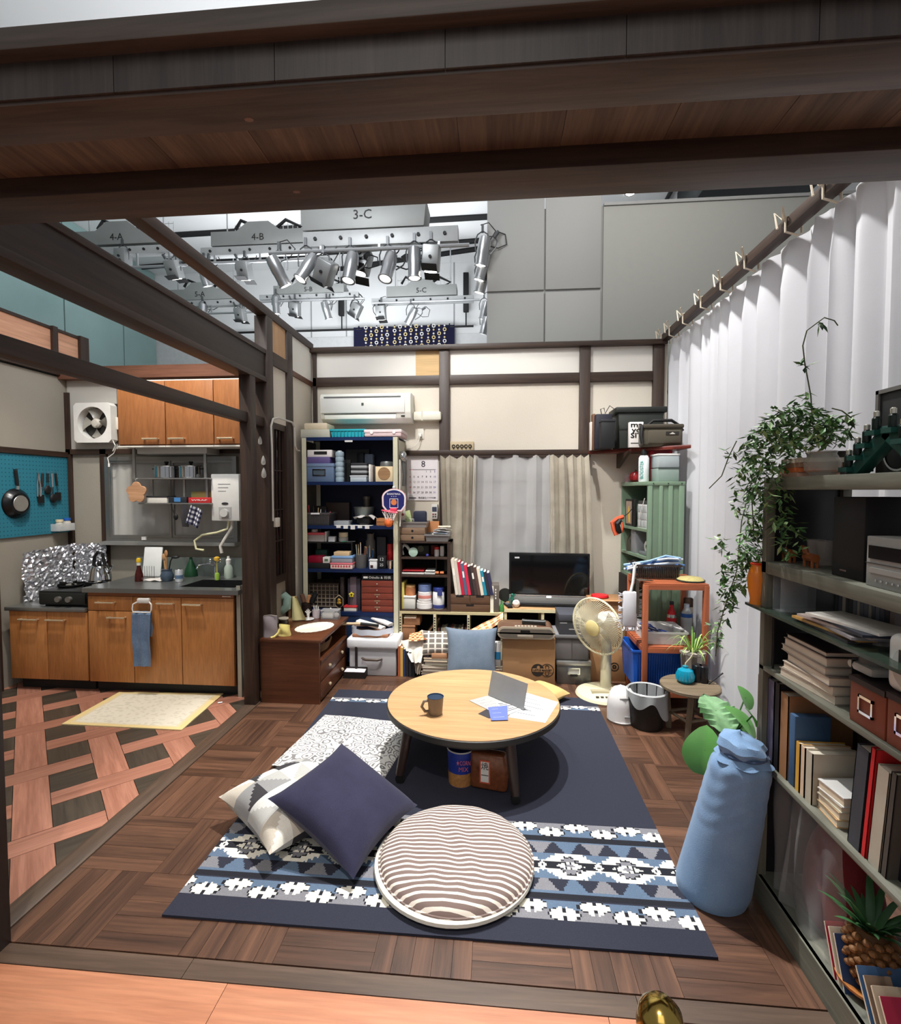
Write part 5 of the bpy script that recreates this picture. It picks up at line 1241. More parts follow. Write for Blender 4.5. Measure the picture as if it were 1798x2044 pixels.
# small three-drawer chest beside the rack with leaning books
x0,x1,z0,z1=rect(898,1188,978,1222,LYF+.02)
dr=T('drawer_box','walnut box of three drawers on the low shelf under the leaning books','drawer box',((x0+x1)/2,LYF+.02,LTOP));w=(x1-x0)/2;h=z1-LTOP
WN=wood((74,50,36),(108,78,56),.5,'X',.7)
obj('body',MB().box(-w,w,.004,.22,0,h),WN,dr)
for a,b,c,d in((-w+.003,-.003,h*.48,h-.004),(.003,w-.003,h*.48,h-.004),(-w+.003,w-.003,.004,h*.45)):
 q=obj('drawer',MB().box(a,b,-.003,.004,c,d),WN,dr,bev=.001);obj('finger_slot',MB().box((a+b)/2-.035,(a+b)/2+.035,-.0045,-.002,d-.014,d),M((20,15,12),.8),q)
 # eleven books leaning left on the drawer box
z=LTOP+h
bk=[((216,206,192),1112,'cream'),((200,190,176),1114,'buff'),((190,30,60),1117,'crimson'),((80,96,122),1120,'slate blue'),((206,40,70),1123,'red'),((40,34,36),1126,'black'),((66,52,50),1124,'dark brown'),((86,62,56),1127,'brown'),((220,210,190),1130,'ivory'),((30,134,160),1134,'turquoise'),((42,42,52),1136,'charcoal'),((46,46,78),1138,'navy')]
xp=at(899,1188,Y=LYF+.02).x;
for k,(c,ty,nm)in enumerate(bk):
 th_=.0262;hh=at(930,ty,Y=LYF+.02).z-z
 t=T('book',f'{nm} book in the leaning row on the walnut drawer box','book',(xp+k*.0285+.045,LYF+.015,z),0,'leaning books on the walnut drawer box',(0,rad(-8-k*.25),0))
 lz=hh-.02
 obj('cover',MB().box(0,.003,0,.17,0,lz).box(th_-.003,th_,0,.17,0,lz).box(.003,th_-.003,0,.003,0,lz),M(c,.5),t);obj('pages',MB().box(.003,th_-.003,.003,.165,.003,lz-.004),M((228,220,200),.8),t)
 if k%3==0:obj('spine_label',MB().box(.006,th_-.006,-.0012,0,lz*.55,lz*.75),M((236,232,224),.6),t)
t=rbox('tall_book','grey and white boxed book standing between the drawer box and the television','book',979,1168,996,1222,LYF+.03,(92,84,78),LTOP,.16)
obj('pages',MB().box(-.04,-.012,-.002,.16,.0,.235),M((232,226,206),.7),t);
for k in range(4):obj('spine_print',MB().box(.002,.012,-.0025,-.001,.12+.025*k,.135+.025*k),M((220,214,200),.6),t)
t=T('green_glass','small green glass bottle beside the boxed book','bottle',(at(1001,1218,Y=LYF+.04).x,LYF+.06,LTOP));obj('bottle',MB().lathe([(.02,0),(.022,.005),(.022,.05),(.009,.075),(.009,.1)],16),M((60,140,70),.1,alpha=.75),t)
t=T('hand_fan','black round paddle standing left of the television','paddle',(at(1008,1205,Y=LYF+.12).x,LYF+.14,LTOP))
obj('disc',MB().lathe([(.062,-.004),(.062,.004)],24,mtx=Matrix.Translation((0,0,.135))@Matrix.Rotation(PI/2,4,'X')),M((34,36,32),.5),t);obj('stick',MB().box(-.008,.008,-.004,.004,0,.08),M((40,36,32),.5),t)
# television board and television
TYF=4.44;tb0,tb1=lx(1006,1225,TYF),lx(1192,1230,TYF);TT=at(1090,1216,Y=TYF).z
tv_=T('television_board','light wooden board unit carrying the television','television stand',((tb0+tb1)/2,TYF,0));w=(tb1-tb0)/2
obj('top',MB().box(-w,w,0,.36,TT-.03,TT),wood((176,136,92),(206,166,120),.5,'X',.6),tv_);obj('front_edge',MB().box(-w,w,-.006,0,TT-.032,TT-.004),M((214,204,164),.5),tv_)
for x in(-w+.012,lx(1083,1250,TYF)-(tb0+tb1)/2,w-.012):obj('upright',MB().box(x-.012,x+.012,0,.34,0,TT-.03),M((206,196,156),.5),tv_)
obj('back',MB().box(-w,w,.34,.35,0,TT-.03),M((22,20,20),.8),tv_)
a,b=at(1016,1150,Y=TYF+.1),at(1177,1150,Y=TYF+.1)
W_=(b.x-a.x)/math.cos(rad(3));tz0=at(1096,1206,Y=TYF+.1).z-TT;tz1=at(1096,1105,Y=TYF+.1).z-TT;zb_=at(1096,1189,Y=TYF+.1).z-TT
tv=T('television','black flat television with a silver lower bezel in front of the window','television',((a.x+b.x)/2,TYF+.12,TT),rad(-3))
obj('cabinet',MB().box(-W_/2,W_/2,0,.05,tz0,tz1),M((12,12,13),.25),tv,bev=.006)
obj('screen',MB().box(-W_/2+.018,W_/2-.018,-.002,0,zb_+.01,tz1-.02),M((10,11,13),.06,var=.02),tv)
obj('lower_bezel',MB().box(-W_/2+.002,W_/2-.002,-.012,.0,tz0,zb_),M((128,128,126),.4),tv,bev=.004);obj('bezel_edge',MB().box(-W_/2+.004,W_/2-.004,-.014,-.01,zb_-.006,zb_),M((222,222,222),.2,.8),tv)
obj('power_lamp',MB().box(-.02,.02,-.016,-.011,zb_-.02,zb_-.006),M((255,250,236),.3,emit=4),tv)
obj('neck',MB().box(-.08,.08,.005,.045,.02,tz0),BLK,tv);obj('base',MB().box(-.27,.27,-.06,.14,0,.026),M((14,14,15),.2),tv,bev=.006)
text('SHARP',.016,M((200,200,200),.5),tv,(-W_/2+.07,-.0035,tz1-.045),wid=.045)if False else obj('corner_mark',MB().box(-W_/2+.05,-W_/2+.092,-.0032,-.002,tz1-.05,tz1-.036),M((196,196,196),.5),tv)
t=T('remote_control','black remote control lying on the left corner of the television board','remote',(at(1014,1212,Z=TT).x+.0,TYF+.08,TT+.001),rad(14));obj('case',MB().box(-.022,.022,-.08,.08,0,.018),M((24,24,25),.4),t,bev=.004)
for k in range(10):obj('button',MB().box(-.014+.0115*(k%3),-.006+.0115*(k%3),.05-.022*(k//3),.062-.022*(k//3),.018,.0205),M((120,122,124),.5),t)
p=at(1030,1206,Y=TYF+.04);t=T('baseball','white baseball with red stitching on the television board','ball',(p.x,TYF+.05,TT));obj('ball',MB().sphere((0,0,.034),.034,18),M((226,216,206),.6),t)
obj('stitches',MB().tube([(.034*math.sin(a),-.0345*math.cos(a)*.8,.034+.02*math.cos(a*2))for a in[-1.2+.2*k for k in range(13)]],.002,5),M((190,60,56),.6),t)
t=T('green_figurine','small green figurine left of the television','figurine',(at(1023,1200,Y=TYF+.1).x-.004,TYF+.1,TT));GF=M((40,110,90),.4)
obj('figure',MB().sphere((0,0,.1),.014,10).tube([(0,0,.088),(0,0,.05)],.012,8).tube([(-.004,0,.05),(-.014,0,.0)],.006,6).tube([(.004,0,.05),(.014,0,.0)],.006,6).tube([(-.01,0,.082),(-.03,0,.05)],.005,6).tube([(.01,0,.082),(.03,0,.11)],.005,6),GF,t)
# window curtains: sheer in the middle, heavy linen each side
CYc=YB-.055;ctop=at(1000,912,Y=CYc).z
one('curtain_rail','thin dark curtain rail above the window','rail',MB().box(at(877,908,Y=CYc).x,at(1178,908,Y=CYc).x,-.012,.02,-.0,.02),BEAMX,(0,YB-.055,ctop-.005))
def drape(name,label,px0,px1,bx0_,bx1_,by,Y,nf,amp,mat,seed,gather=1):
 x0,x1=at(px0,912,Y=Y).x,at(px1,912,Y=Y).x;u0,u1=at(bx0_,by,Y=Y).x,at(bx1_,by,Y=Y).x;zb=at((bx0_+bx1_)/2,by,Y=Y).z
 rr=random.Random(seed);ph=[rr.uniform(0,6.28)for _ in range(6)]
 def fn(u,v):
  e=min(1,v*9)
  q=nf*2*PI*(u+.05*math.sin(5*u+ph[0])+.02*math.sin(11*u+ph[3])+.012*v*math.sin(3*v+ph[1]))
  a=amp*(.55+.45*e)*(1+.35*math.sin(7*u+ph[2]))
  y=-a*(1+math.sin(q))+.006*math.sin(2*q+v*6+ph[3])*v-.5*a*max(0,math.sin(q))**4
  y+=.010*math.sin(v*22+u*9+ph[4])*v*math.sin(q*.5+ph[5])
  x=(x0+(x1-x0)*u)*(1-v)+(u0+(u1-u0)*u)*v+.006*math.sin(2*q)
  z=ctop+.004*math.sin(q)*(1-e)+(zb-ctop)*v+(.012*math.sin(q)if v==0 else 0)
  return(x,y,z)
 t=T(name,label,'curtain',(0,Y,0));m_=MB().grid(fn,nf*14,40)
 obj('drape',m_,mat,t)
 return t
drape('sheer_curtain','translucent white sheer curtain in the middle of the window',945,1120,935,1118,1216,CYc+.01,5,.026,cloth((238,236,234),None,.9,600,.05,.4,.2,.72),3)
LIN=cloth((206,198,182),(172,163,146),.42,300,.1,.1,.3)
drape('linen_curtain','beige linen curtain drawn to the left side of the window',878,950,888,944,1168,CYc-.02,4,.03,LIN,8)
drape('linen_curtain','beige linen curtain drawn to the right side of the window',1096,1174,1096,1184,1216,CYc-.02,4,.03,LIN,11)
# cartons and boxes on the floor before the shelves
FY=4.10
x0,x1,z0,z1=rect(1003,1276,1108,1371,FY)
cb=T('carton','brown carton with a twin-circle logo lettered LOTUS MARKET, under the radio','carton',((x0+x1)/2,FY,0));w=(x1-x0)/2;chh=z1
KR=M((156,118,82),.8,var=.05)
obj('body',MB().box(-w,w,0,.30,0,chh),KR,cb,bev=.004);obj('flap',MB().box(-w,w,0,.148,0,.004),M((176,138,98),.8),cb,(0,0,chh));obj('flap',MB().box(-w,w,.152,.30,0,.004),M((176,138,98),.8),cb,(0,0,chh))
INKB2=M((34,26,22),.8)
lgx,lgz=at(1083,1338,Y=FY).x-cb.location.x,at(1083,1338,Y=FY).z
RXn=lambda x,y,z_:Matrix.Translation((x,y,z_))@Matrix.Rotation(PI/2,4,'X')
obj('logo_disc',MB().lathe([(.052,0),(.052,.0012)],28,mtx=RXn(lgx-.04,-.0002,lgz)),INKB2,cb);obj('logo_ring',MB().lathe([(.049,0),(.054,0),(.054,.0016),(.049,.0016)],28,mtx=RXn(lgx+.035,-.0002,lgz),cap=False),INKB2,cb)
obj('logo_flower',MB().lathe([(.012,0),(.017,0),(.017,.002),(.012,.002)],16,mtx=RXn(lgx+.035,-.0002,lgz+.026),cap=False).lathe([(.012,0),(.017,0),(.017,.002),(.012,.002)],16,mtx=RXn(lgx+.035,-.0002,lgz-.026),cap=False),INKB2,cb)
obj('logo_dot',MB().lathe([(.012,0),(.012,.0024)],14,mtx=RXn(lgx-.035,-.0002,lgz+.024)),KR,cb)
obj('logo_band',MB().box(lgx-.082,lgx+.076,-.0026,-.0014,lgz-.014,lgz+.014),KR,cb);text('LOTUS MARKET',.024,INKB2,cb,(lgx-.003,-.0034,lgz),wid=.15,bold=.001)
# radio on the carton
x0,x1,z0,z1=rect(993,1250,1107,1281,FY-.02)
rd=T('radio_recorder','brown rounded radio with a grey front on the LOTUS MARKET carton','radio',((x0+x1)/2,FY-.03,chh+.004));w=(x1-x0)/2;h=z1-chh-.012
def rrect(w,z0,z1,r,n=8):
 pts=[]
 for cx,cz,a0 in((w-r,z0+r,-PI/2),(w-r,z1-r,0),(-w+r,z1-r,PI/2),(-w+r,z0+r,PI)):
  for k in range(n+1):a=a0+PI/2*k/n;pts.append((cx+r*math.cos(a),cz+r*math.sin(a)))
 return pts
obj('shell',MB().prism(rrect(w,.008,h,.05),.0,.24,'Y'),wood((84,58,44),(112,82,64),.35,'X',.8),rd,bev=.003);obj('rim',MB().prism(rrect(w+.003,.006,h+.003,.052),-.006,.006,'Y'),M((196,184,164),.35,.4),rd)
obj('grille',MB().prism(rrect(w-.012,.018,h-.01,.042),-.010,-.005,'Y'),M((106,98,88),.5,.3),rd);obj('display',MB().box(-.045,.03,-.0125,-.009,h*.58,h*.8),M((24,22,22),.2),rd)
obj('tape_door',MB().box(-.07,.055,-.014,-.009,h*.2,h*.42),M((190,178,164),.3,.5),rd,bev=.002)
for s in(-1,1):obj('foot',MB().box(s*(w-.07)-.015,s*(w-.07)+.015,.03,.2,0,.01),BLK,rd)
for k in range(7):obj('top_key',MB().box(-.09+.026*k,-.072+.026*k,.02,.04,h,h+.006),M((200,188,172),.4),rd)
t=T('torch','black torch lying on top of the brown radio','torch',(at(1064,1246,Y=FY+.06).x,FY+.06,chh+.004+h),rad(-8));TB=M((30,31,31),.4)
obj('barrel',MB().cyl((-.075,0,.024),(.06,0,.024),.019,n=14),TB,t);obj('head',MB().cyl((.055,0,.024),(.10,0,.024),.02,.024,14),TB,t);obj('tail_cap',MB().cyl((-.09,0,.024),(-.073,0,.024),.022,n=14),TB,t)
# grey stack: metal box, fabric box, shoe box
GY=4.20
x0,x1,z0,z1=rect(1110,1320,1180,1364,GY)
t=T('metal_box','galvanised metal box with label handle, bottom of the grey stack','box',((x0+x1)/2,GY,0));w=(x1-x0)/2;h1=z1
GV=M((116,116,116),.38,.75,var=.28,ns=22)
obj('body',MB().box(-w+.004,w-.004,0,.28,0,h1-.035),GV,t,bev=.003);obj('lid',MB().box(-w,w,-.005,.285,h1-.035,h1),M((170,170,168),.35,.7),t,bev=.004)
obj('label_frame',MB().frame(-.05,.05,.085,.14,-.012,0,.008),CHROME,t);obj('label_card',MB().box(-.042,.042,-.004,0,.093,.132),M((206,206,198),.6),t);obj('pull',MB().box(-.03,.03,-.022,-.004,.072,.086),M((30,30,30),.4,.5),t)
x0,x1,z0,z1=rect(1106,1266,1176,1320,GY+.01)
t=T('fabric_box','grey quilted fabric box in the middle of the grey stack','box',((x0+x1)/2,GY+.01,h1));w=(x1-x0)/2;h2=z1-h1
obj('bag',MB().box(-w,w,0,.27,0,h2-.03),cloth((104,100,100)),t,bev=.02,seg=3);obj('lid',MB().box(-w-.006,w+.006,-.012,.28,h2-.035,h2),cloth((122,122,124)),t,bev=.008);obj('seam',MB().box(-.003,.003,-.004,.0,.02,h2-.05),M((80,76,76),.9),t)
x0,x1,z0,z1=rect(1115,1227,1166,1266,GY)
t=T('shoe_box','dark slate shoe box with pale lettering on top of the grey stack','box',((x0+x1)/2,GY+.0,h1+h2));w=(x1-x0)/2;h3=z1-h1-h2
obj('body',MB().box(-w+.003,w-.003,0,.27,0,h3-.05),M((56,57,62),.6),t);obj('lid',MB().box(-w,w,-.004,.275,h3-.055,h3),M((66,68,76),.6),t,bev=.002)
text('Timeless',.024,M((170,170,172),.6),t,(-w*.5,-.0015,h3*.56),wid=.08)if False else obj('print_line',MB().box(-w*.9,-w*.35,-.0012,0,h3*.55,h3*.6),M((150,150,152),.6),t);obj('print_line',MB().box(w*.1,w*.5,-.0012,0,h3*.52,h3*.57),M((150,150,152),.6),t);obj('print_line',MB().box(-.02,w*.8,-.0012,0,h3*.24,h3*.29),M((160,160,162),.6),t);obj('white_sticker',MB().box(w*.5,w*.75,-.0012,0,h3*.03,h3*.1),M((226,226,226),.6),t)
# tall cartons at the right with a red disc
CY2=4.30
x0,x1,z0,z1=rect(1178,1293,1248,1362,CY2);w=(x1-x0)/2;hA=z1
for k,(za_,zb_,lab)in enumerate(((0,hA,'lower tall brown carton with a round stamp, behind the electric fan'),(hA,at(1210,1200,Y=CY2).z,'upper tall brown carton behind the electric fan'))):
 t=T('carton',lab,'carton',((x0+x1)/2,CY2,za_));obj('body',MB().box(-w,w,0,.30,0,zb_-za_),M((168,124,84),.8,var=.05),t,bev=.003)
 if k:obj('flap',MB().box(-w,w,-.02,.14,0,.004),M((198,152,108),.8),t,(0,0,zb_-za_),(rad(-6),0,0));topc=zb_
 else:
  sx=at(1226,1331,Y=CY2).x-t.location.x;sz=at(1226,1331,Y=CY2).z;obj('stamp',MB().lathe([(.03,0),(.037,0),(.037,.0015),(.03,.0015)],22,mtx=RXn(sx,-.0002,sz),cap=False),INKB2,t);obj('stamp_mark',MB().lathe([(.006,0),(.018,0),(.018,.0015),(.006,.0015)],14,mtx=RXn(sx,-.0002,sz),cap=False),INKB2,t)
obj('tape',MB().box(-w,w,-.001,0,-.012,.008),M((206,172,128),.5),t)
p=at(1197,1186,Y=CY2+.15)
t=T('red_disc','flat red round lid lying on the upper tall carton','lid',(p.x,CY2+.15,topc+.004));obj('disc',MB().lathe([(.07,0),(.075,.008),(.07,.02),(.03,.026)],24),M((200,30,40),.35),t);obj('under_rim',MB().lathe([(.05,-.0),(.05,.004)],20),M((140,20,30),.5),t)
one('folding_board','thin black folding board leaning beside the tall cartons','panel',MB().box(0,.02,0,.25,0,at(1233,1150,Y=4.36).z),M((20,19,20),.5),(x1+.005,4.34,0))
# ---- heap in front of the low shelf: books, cloths, bag, blue cushion, white tub
HYb=4.22
rr=random.Random(4)
def stack(pxs,Y,z,items,group,label_tail):
 for(dx,wd,hh,dp,c,nm)in items:
  x=at(pxs,1320,Y=Y).x+dx
  t=T('book',f'{nm} {label_tail}','book',(x,Y+rr.uniform(0,.02),z),rr.uniform(-.05,.05),group)
  obj('cover',MB().box(-wd/2,wd/2,0,dp,0,.004).box(-wd/2,wd/2,0,dp,hh-.004,hh),M(c,.6),t);obj('pages',MB().box(-wd/2+.004,wd/2-.004,.004,dp-.004,.004,hh-.004),M((222,212,194),.8),t);z+=hh+.0005
 return z
ST1=[(0,.24,.032,.18,(86,74,66),'brown'),(.0,.25,.026,.18,(206,196,180),'cream'),(.005,.235,.03,.17,(104,90,78),'taupe'),(0,.24,.02,.18,(226,216,202),'white'),(.01,.215,.032,.17,(112,106,80),'olive'),(.0,.21,.028,.16,(196,176,150),'tan')]
zt1=stack(869,HYb,0,ST1,'flat books under the checked cushion','book lying in the stack under the checked grey cushion')
t=rbox('wood_box','open wooden box on the book stack left of the blue cushion','box',861,1305,892,1317,HYb+.01,(190,140,104),zt1,.14)
ztb=at(876,1305,Y=HYb+.01).z
fold=MB()
for k in range(3):fold.grid(lambda u,v,k=k:((u-.5)*.2,(v-.5)*.16,.012*k+.006*math.sin(u*8+k)+.004),12,8)
one('folded_linen','folded white linen under the checked grey cushion','cloth',fold,cloth((224,216,206)),(at(872,1300,Y=HYb).x,HYb+.1,ztb))
def cush(w,d,t_,n=24,puff=.5):
 """square cushion lying flat: pinched corners, plump middle"""
 def top(u,v,s):
  a,b=2*u-1,2*v-1
  e=(1-abs(a)**2.6)*(1-abs(b)**2.6)
  k=1-.10*(1-abs(b)**2)*abs(a)**3;m_=1-.10*(1-abs(a)**2)*abs(b)**3
  return(a*w/2*k,b*d/2*m_,s*t_/2*max(0,e)**puff)
 m_=MB().grid(lambda u,v:top(u,v,1),n,n);k=len(m_.v);f0=len(m_.f)
 m_.grid(lambda u,v:top(1-u,v,-1),n,n)
 return m_
m_=cush(.3,.22,.12,20);m_.c=[lin((226,216,202))if(i%20)%4==0 or(i//20)%4==0 else lin((120,112,104))for i in range(len(m_.f))]
one('checked_cushion','grey cushion with a cream check on the book heap, left of the blue cushion','cushion',m_,attr_mat(.9),(at(872,1276,Y=HYb).x,HYb+.09,ztb+.07),(rad(62),0,rad(4)))
bl=cush(.43,.44,.15,26)
p=at(940,1298,Y=HYb-.12)
one('blue_cushion','slate blue cushion propped behind the round table','cushion',bl,cloth((118,130,144),(92,106,122),weave=300,st=.6),(p.x,HYb-.06,.24),(rad(74),0,rad(2)))
def hangcloth(name,label,pts,Y,mat,nu=16,nv=16,wob=.015,print_=None):
 P_=[at(x,y,Y=Y+dy)for x,y,dy in pts]
 def fn(u,v):a=P_[0].lerp(P_[1],u);b=P_[3].lerp(P_[2],u);q=a.lerp(b,v);return(q.x,q.y-wob*(math.sin(u*11+v*3)+.5*math.sin(v*9+u*4))-.02*math.sin(PI*u),q.z)
 m_=MB().grid(fn,nu,nv)
 if print_:m_.c=[lin(print_(i%nu,i//nu))for i in range(nu*nv)]
 return one(name,label,'cloth',m_,mat if not print_ else attr_mat(.9))
hangcloth('white_cloth','white patterned cloth spilling from the low shelf left of the checked cushion',((800,1278,.12),(852,1268,.12),(840,1322,-.02),(822,1322,-.02)),HYb,cloth((230,222,208)),wob=.012)
hangcloth('plaid_cloth','orange plaid cloth tumbling out of the left bay of the low shelf',((818,1264,.2),(842,1258,.2),(852,1276,.04),(815,1280,.04)),HYb,None,18,18,.012,lambda i,j:((200,120,70),(232,196,150),(160,84,50))[((i//3)%2)+((j//3)%2)])
hangcloth('plaid_cloth','long orange plaid cloth hanging from the right end of the low shelf',((934,1258,.2),(1004,1222,.225),(1004,1240,.2),(952,1270,.1)),HYb,None,30,14,.012,lambda i,j:((198,122,74),(226,186,140),(240,220,190))[((i//3)%2)+((j//2)%2)])
hangcloth('beige_cloth','beige cloth end hanging to the floor under the white patterned cloth',((826,1316,.05),(846,1300,.05),(838,1345,.0),(830,1344,.0)),HYb,cloth((190,176,158)))
t=T('leather_bag','dark brown rolled bag with a white-rimmed opening, behind the blue cushion','bag',(at(945,1265,Y=HYb+.05).x,HYb+.1,.24))
obj('roll',MB().tube([(-.09,.06,.07),(-.03,.02,.05),(.03,-.04,.02)],.062,14),M((62,52,50),.5),t);obj('rim',MB().tube([(.035+.05*math.cos(a),-.055,.015+.055*math.sin(a))for a in[2*PI*k/20 for k in range(21)]],.005,6),M((222,216,212),.5),t);obj('lining',MB().lathe([(.052,0),(.052,.004)],18,mtx=RXn(.035,-.05,.015)),M((22,20,20),.8),t)
one('bag_pile','pile of pale cloths supporting the brown rolled bag','cloth',MB().grid(lambda u,v:((u-.5)*.44,.2*math.sin(PI*v)-.1,.24*(1-abs(2*v-1))**.5+.012*math.sin(u*17)),24,16),cloth((206,190,170)),(at(945,1300,Y=HYb+.06).x,HYb+.1,0))
t=rbox('milk_carton','white carton with a bright blue band right of the blue cushion','carton',984,1284,999,1317,HYb+.02,(232,232,232),.118,.07,cover=(1.02,.3,.62,(50,140,196)))
stack(994,HYb-.0,0,[(0,.10,.03,.16,(120,92,80),'dark'),(0,.10,.026,.15,(214,196,178),'pale'),(0,.095,.028,.15,(206,150,130),'salmon'),(0,.10,.03,.16,(226,214,198),'cream')],'flat books beside the carton','book lying under the white and blue carton')
for k,(px,c,nm,ty)in enumerate(((794,(170,90,60),'brick red',1290),(799,(216,170,80),'ochre',1293),(804,(44,56,90),'dark blue',1296),(810,(40,40,46),'black',1300),(816,(54,52,58),'charcoal',1302),(822,(34,36,44),'blue-black',1304),(846,(60,36,40),'maroon',1308),(851,(44,40,64),'indigo',1310))):
 t=T('book',f'{nm} book standing on the floor at the foot of the low shelf','book',(at(px,1320,Y=HYb+.03).x,HYb+.03,0),0,'upright books on the floor');hh=at(px,ty,Y=HYb+.03).z
 obj('cover',MB().box(0,.003,0,.17,0,hh).box(.019,.022,0,.17,0,hh).box(.003,.019,0,.003,0,hh),M(c,.55),t);obj('pages',MB().box(.003,.019,.003,.166,.003,hh-.004),M((222,212,194),.8),t)
 # ================================================================ chest by the left wall and what stands on it
DZ=at(560,1275,Y=3.63).z
DWD=wood((74,40,22),(104,60,36),.35,'X',.7,.03);DY0,DY1,DX0,DX1=3.63,4.33,-1.752,-1.30
ds=T('low_chest','dark wooden low chest with an open shelf and two drawers by the kitchen post','chest',(0,0,0))
obj('top',MB().box(DX0-.0,DX1+.02,DY0-.015,DY1,DZ-.024,DZ),DWD,ds,bev=.004)
obj('side',MB().box(DX0,DX1,DY0,DY0+.02,0,DZ-.024),DWD,ds);obj('side',MB().box(DX0,DX1,DY1-.02,DY1,0,DZ-.024),DWD,ds);obj('back',MB().box(DX0,DX0+.01,DY0+.02,DY1-.02,0,DZ-.024),DWD,ds)
obj('inner_shelf',MB().box(DX0+.01,DX1+.01,DY0+.02,DY1-.02,.31,.328),DWD,ds)
for a,b in((.165,.305),(.02,.158)):
 d=obj('drawer',MB().box(DX1-.02,DX1+.004,DY0+.022,DY1-.022,a,b),DWD,ds,bev=.003)
 for y in(3.82,4.14):obj('knob',MB().sphere((DX1+.018,y,(a+b)/2),.014,10),GOLD,d)
def ondr(name,label,cat,px,py):p=at(px,py,Z=DZ);return T(name,label,cat,(p.x,p.y,DZ))
def bagm(w,d,h,top=.25):return MB().grid(lambda u,v:(w/2*math.cos(2*PI*u)*(1+.1*math.sin(4*PI*u)),d/2*math.sin(2*PI*u)*(1-v)**.5*(1-.0)+.004*math.sin(9*u+7*v),h*v),24,10,close_u=True)
t=ondr('pouch','grey standing fabric pouch on the left corner of the low chest','pouch',540,1270);obj('bag',bagm(.10,.07,.16),cloth((140,130,132)),t,(0,0,0),(0,0,.2));obj('zip',MB().tube([(-.05,0,.158),(0,0,.164),(.05,0,.158)],.003,5),M((190,180,170),.4,.5),t)
t=ondr('pouch','yellow fabric pouch with a ribbon beside the grey pouch','pouch',568,1268);obj('bag',bagm(.095,.07,.085),cloth((226,210,128)),t,(0,0,0),(0,0,-.3));obj('ribbon',MB().tube([(-.02,-.04,.06),(-.03,-.05,.03),(-.05,-.07,.008),(-.07,-.09,.004)],.009,5),cloth((230,214,130)),t)
t=ondr('candle_jar','short dark glass jar with a pale rim behind the yellow pouch','jar',566,1250);obj('jar',MB().lathe([(.038,0),(.04,.01),(.038,.06)],18),M((44,40,36),.2),t);obj('rim',MB().lathe([(.038,.06),(.041,.062),(.041,.07),(.037,.07)],18),M((196,186,166),.4),t)
p=ondr('cloth_stand','wooden peg stand draped with mint and yellow cloths on the low chest','stand',578,1238);obj('post',MB().cyl((0,0,0),(0,0,.20),.012,n=10),wood((150,112,78),(176,136,98),.6,'Z'),p);obj('base',MB().lathe([(.05,0),(.05,.012),(.02,.02)],18),wood((150,112,78),(176,136,98),.6,'X'),p);obj('arm',MB().cyl((-.09,0,.2),(.07,0,.2),.009,n=8),wood((150,112,78),(176,136,98),.6,'X'),p)
one('mint_cloth','mint green fluffy cloth loop hanging on the peg stand','cloth',MB().tube([(.0,0,.065),(.035,-.005,.045),(.03,-.01,-.03),(-.03,-.012,-.075),(-.07,-.01,-.06),(-.055,-.008,0),(-.03,0,.05),(0,0,.068)],.036,12),cloth((150,176,164),weave=160,st=.9),p.location+Vector((-.035,-.035,.155)))
one('yellow_cloth','pale yellow cloth hanging from the right end of the peg stand','cloth',MB().grid(lambda u,v:((u-.4)*(.04+.09*v)+.04*v,-.012-.010*math.sin(u*7)-.02*v,-.2*v+.01),12,14),cloth((232,222,164)),p.location+Vector((.045,-.0,.2)))
t=ondr('brush_holder','dark holder of hair brushes at the back of the low chest','holder',612,1226);obj('cup',MB().lathe([(.04,0),(.045,.10)],16),M((48,34,28),.5),t)
for k,(dx,dz,c,nm,rr_)in enumerate(((-.03,.18,(120,84,66),'brown knobbly hair brush in the brush holder',.022),(.02,.17,(214,150,104),'tan wooden hair brush in the brush holder',.02),(.06,.19,(26,26,28),'black paddle brush at the right of the brush holder',.026))):
 q=T('hair_brush',nm,'brush',t.location+Vector((dx*.4,0,.1)));obj('handle',MB().tube([(0,0,-.09),(dx*.4,-.0,.02)],.006,6),M(c,.5),q);obj('head',MB().tube([(dx*.4,0,.01),(dx*.7,0,.05),(dx,0,dz-.1)],rr_,8),M(c,.6,bump=.6,bs=80),q)
t=ondr('ring_holder','white porcelain hand-shaped ring holder on a round dish','ring holder',615,1237);PW=M((238,236,232),.25);obj('dish',MB().lathe([(.03,0),(.05,.008),(.048,.01),(.02,.006)],20),PW,t);obj('stem',MB().lathe([(.014,.005),(.01,.03),(.014,.045)],12),PW,t)
for k in range(5):a=-.7+.35*k;obj('finger',MB().tube([(0,0,.04),(.022*math.sin(a),0,.04+.03*math.cos(a)),(.04*math.sin(a),0,.04+(.055-.006*abs(k-2))*math.cos(a))],.0055,7,.7),PW,t)
t=ondr('swab_cup','frosted cup of white cotton swabs on the low chest','cup',631,1233);obj('cup',MB().lathe([(.03,0),(.035,.07),(.033,.07),(.028,.004)],18),M((226,214,216),.4,alpha=.85),t)
for k in range(6):a=k*1.05;obj('swab',MB().cyl((.014*math.cos(a),.014*math.sin(a),.006),(.022*math.cos(a),.022*math.sin(a),.095+.004*k),.003,n=5),PW,t)
t=ondr('cotton_box','clear lidded box of white cotton pads at the back right of the low chest','box',660,1234);obj('box',MB().box(-.075,.075,-.04,.04,0,.07),glassy((225,228,228),.3),t);obj('cotton',MB().box(-.068,.03,-.034,.034,.004,.055),cloth((240,238,234)),t,bev=.01);obj('lid',MB().box(-.078,.078,-.043,.043,.07,.078),glassy((226,226,226),.5),t);obj('lid_knob',MB().sphere((0,0,.086),.008,8),PW,t);obj('swab_bundle',MB().sphere((.052,0,.03),.024,10),cloth((236,234,230)),t)
p=at(628,1252,Z=DZ)
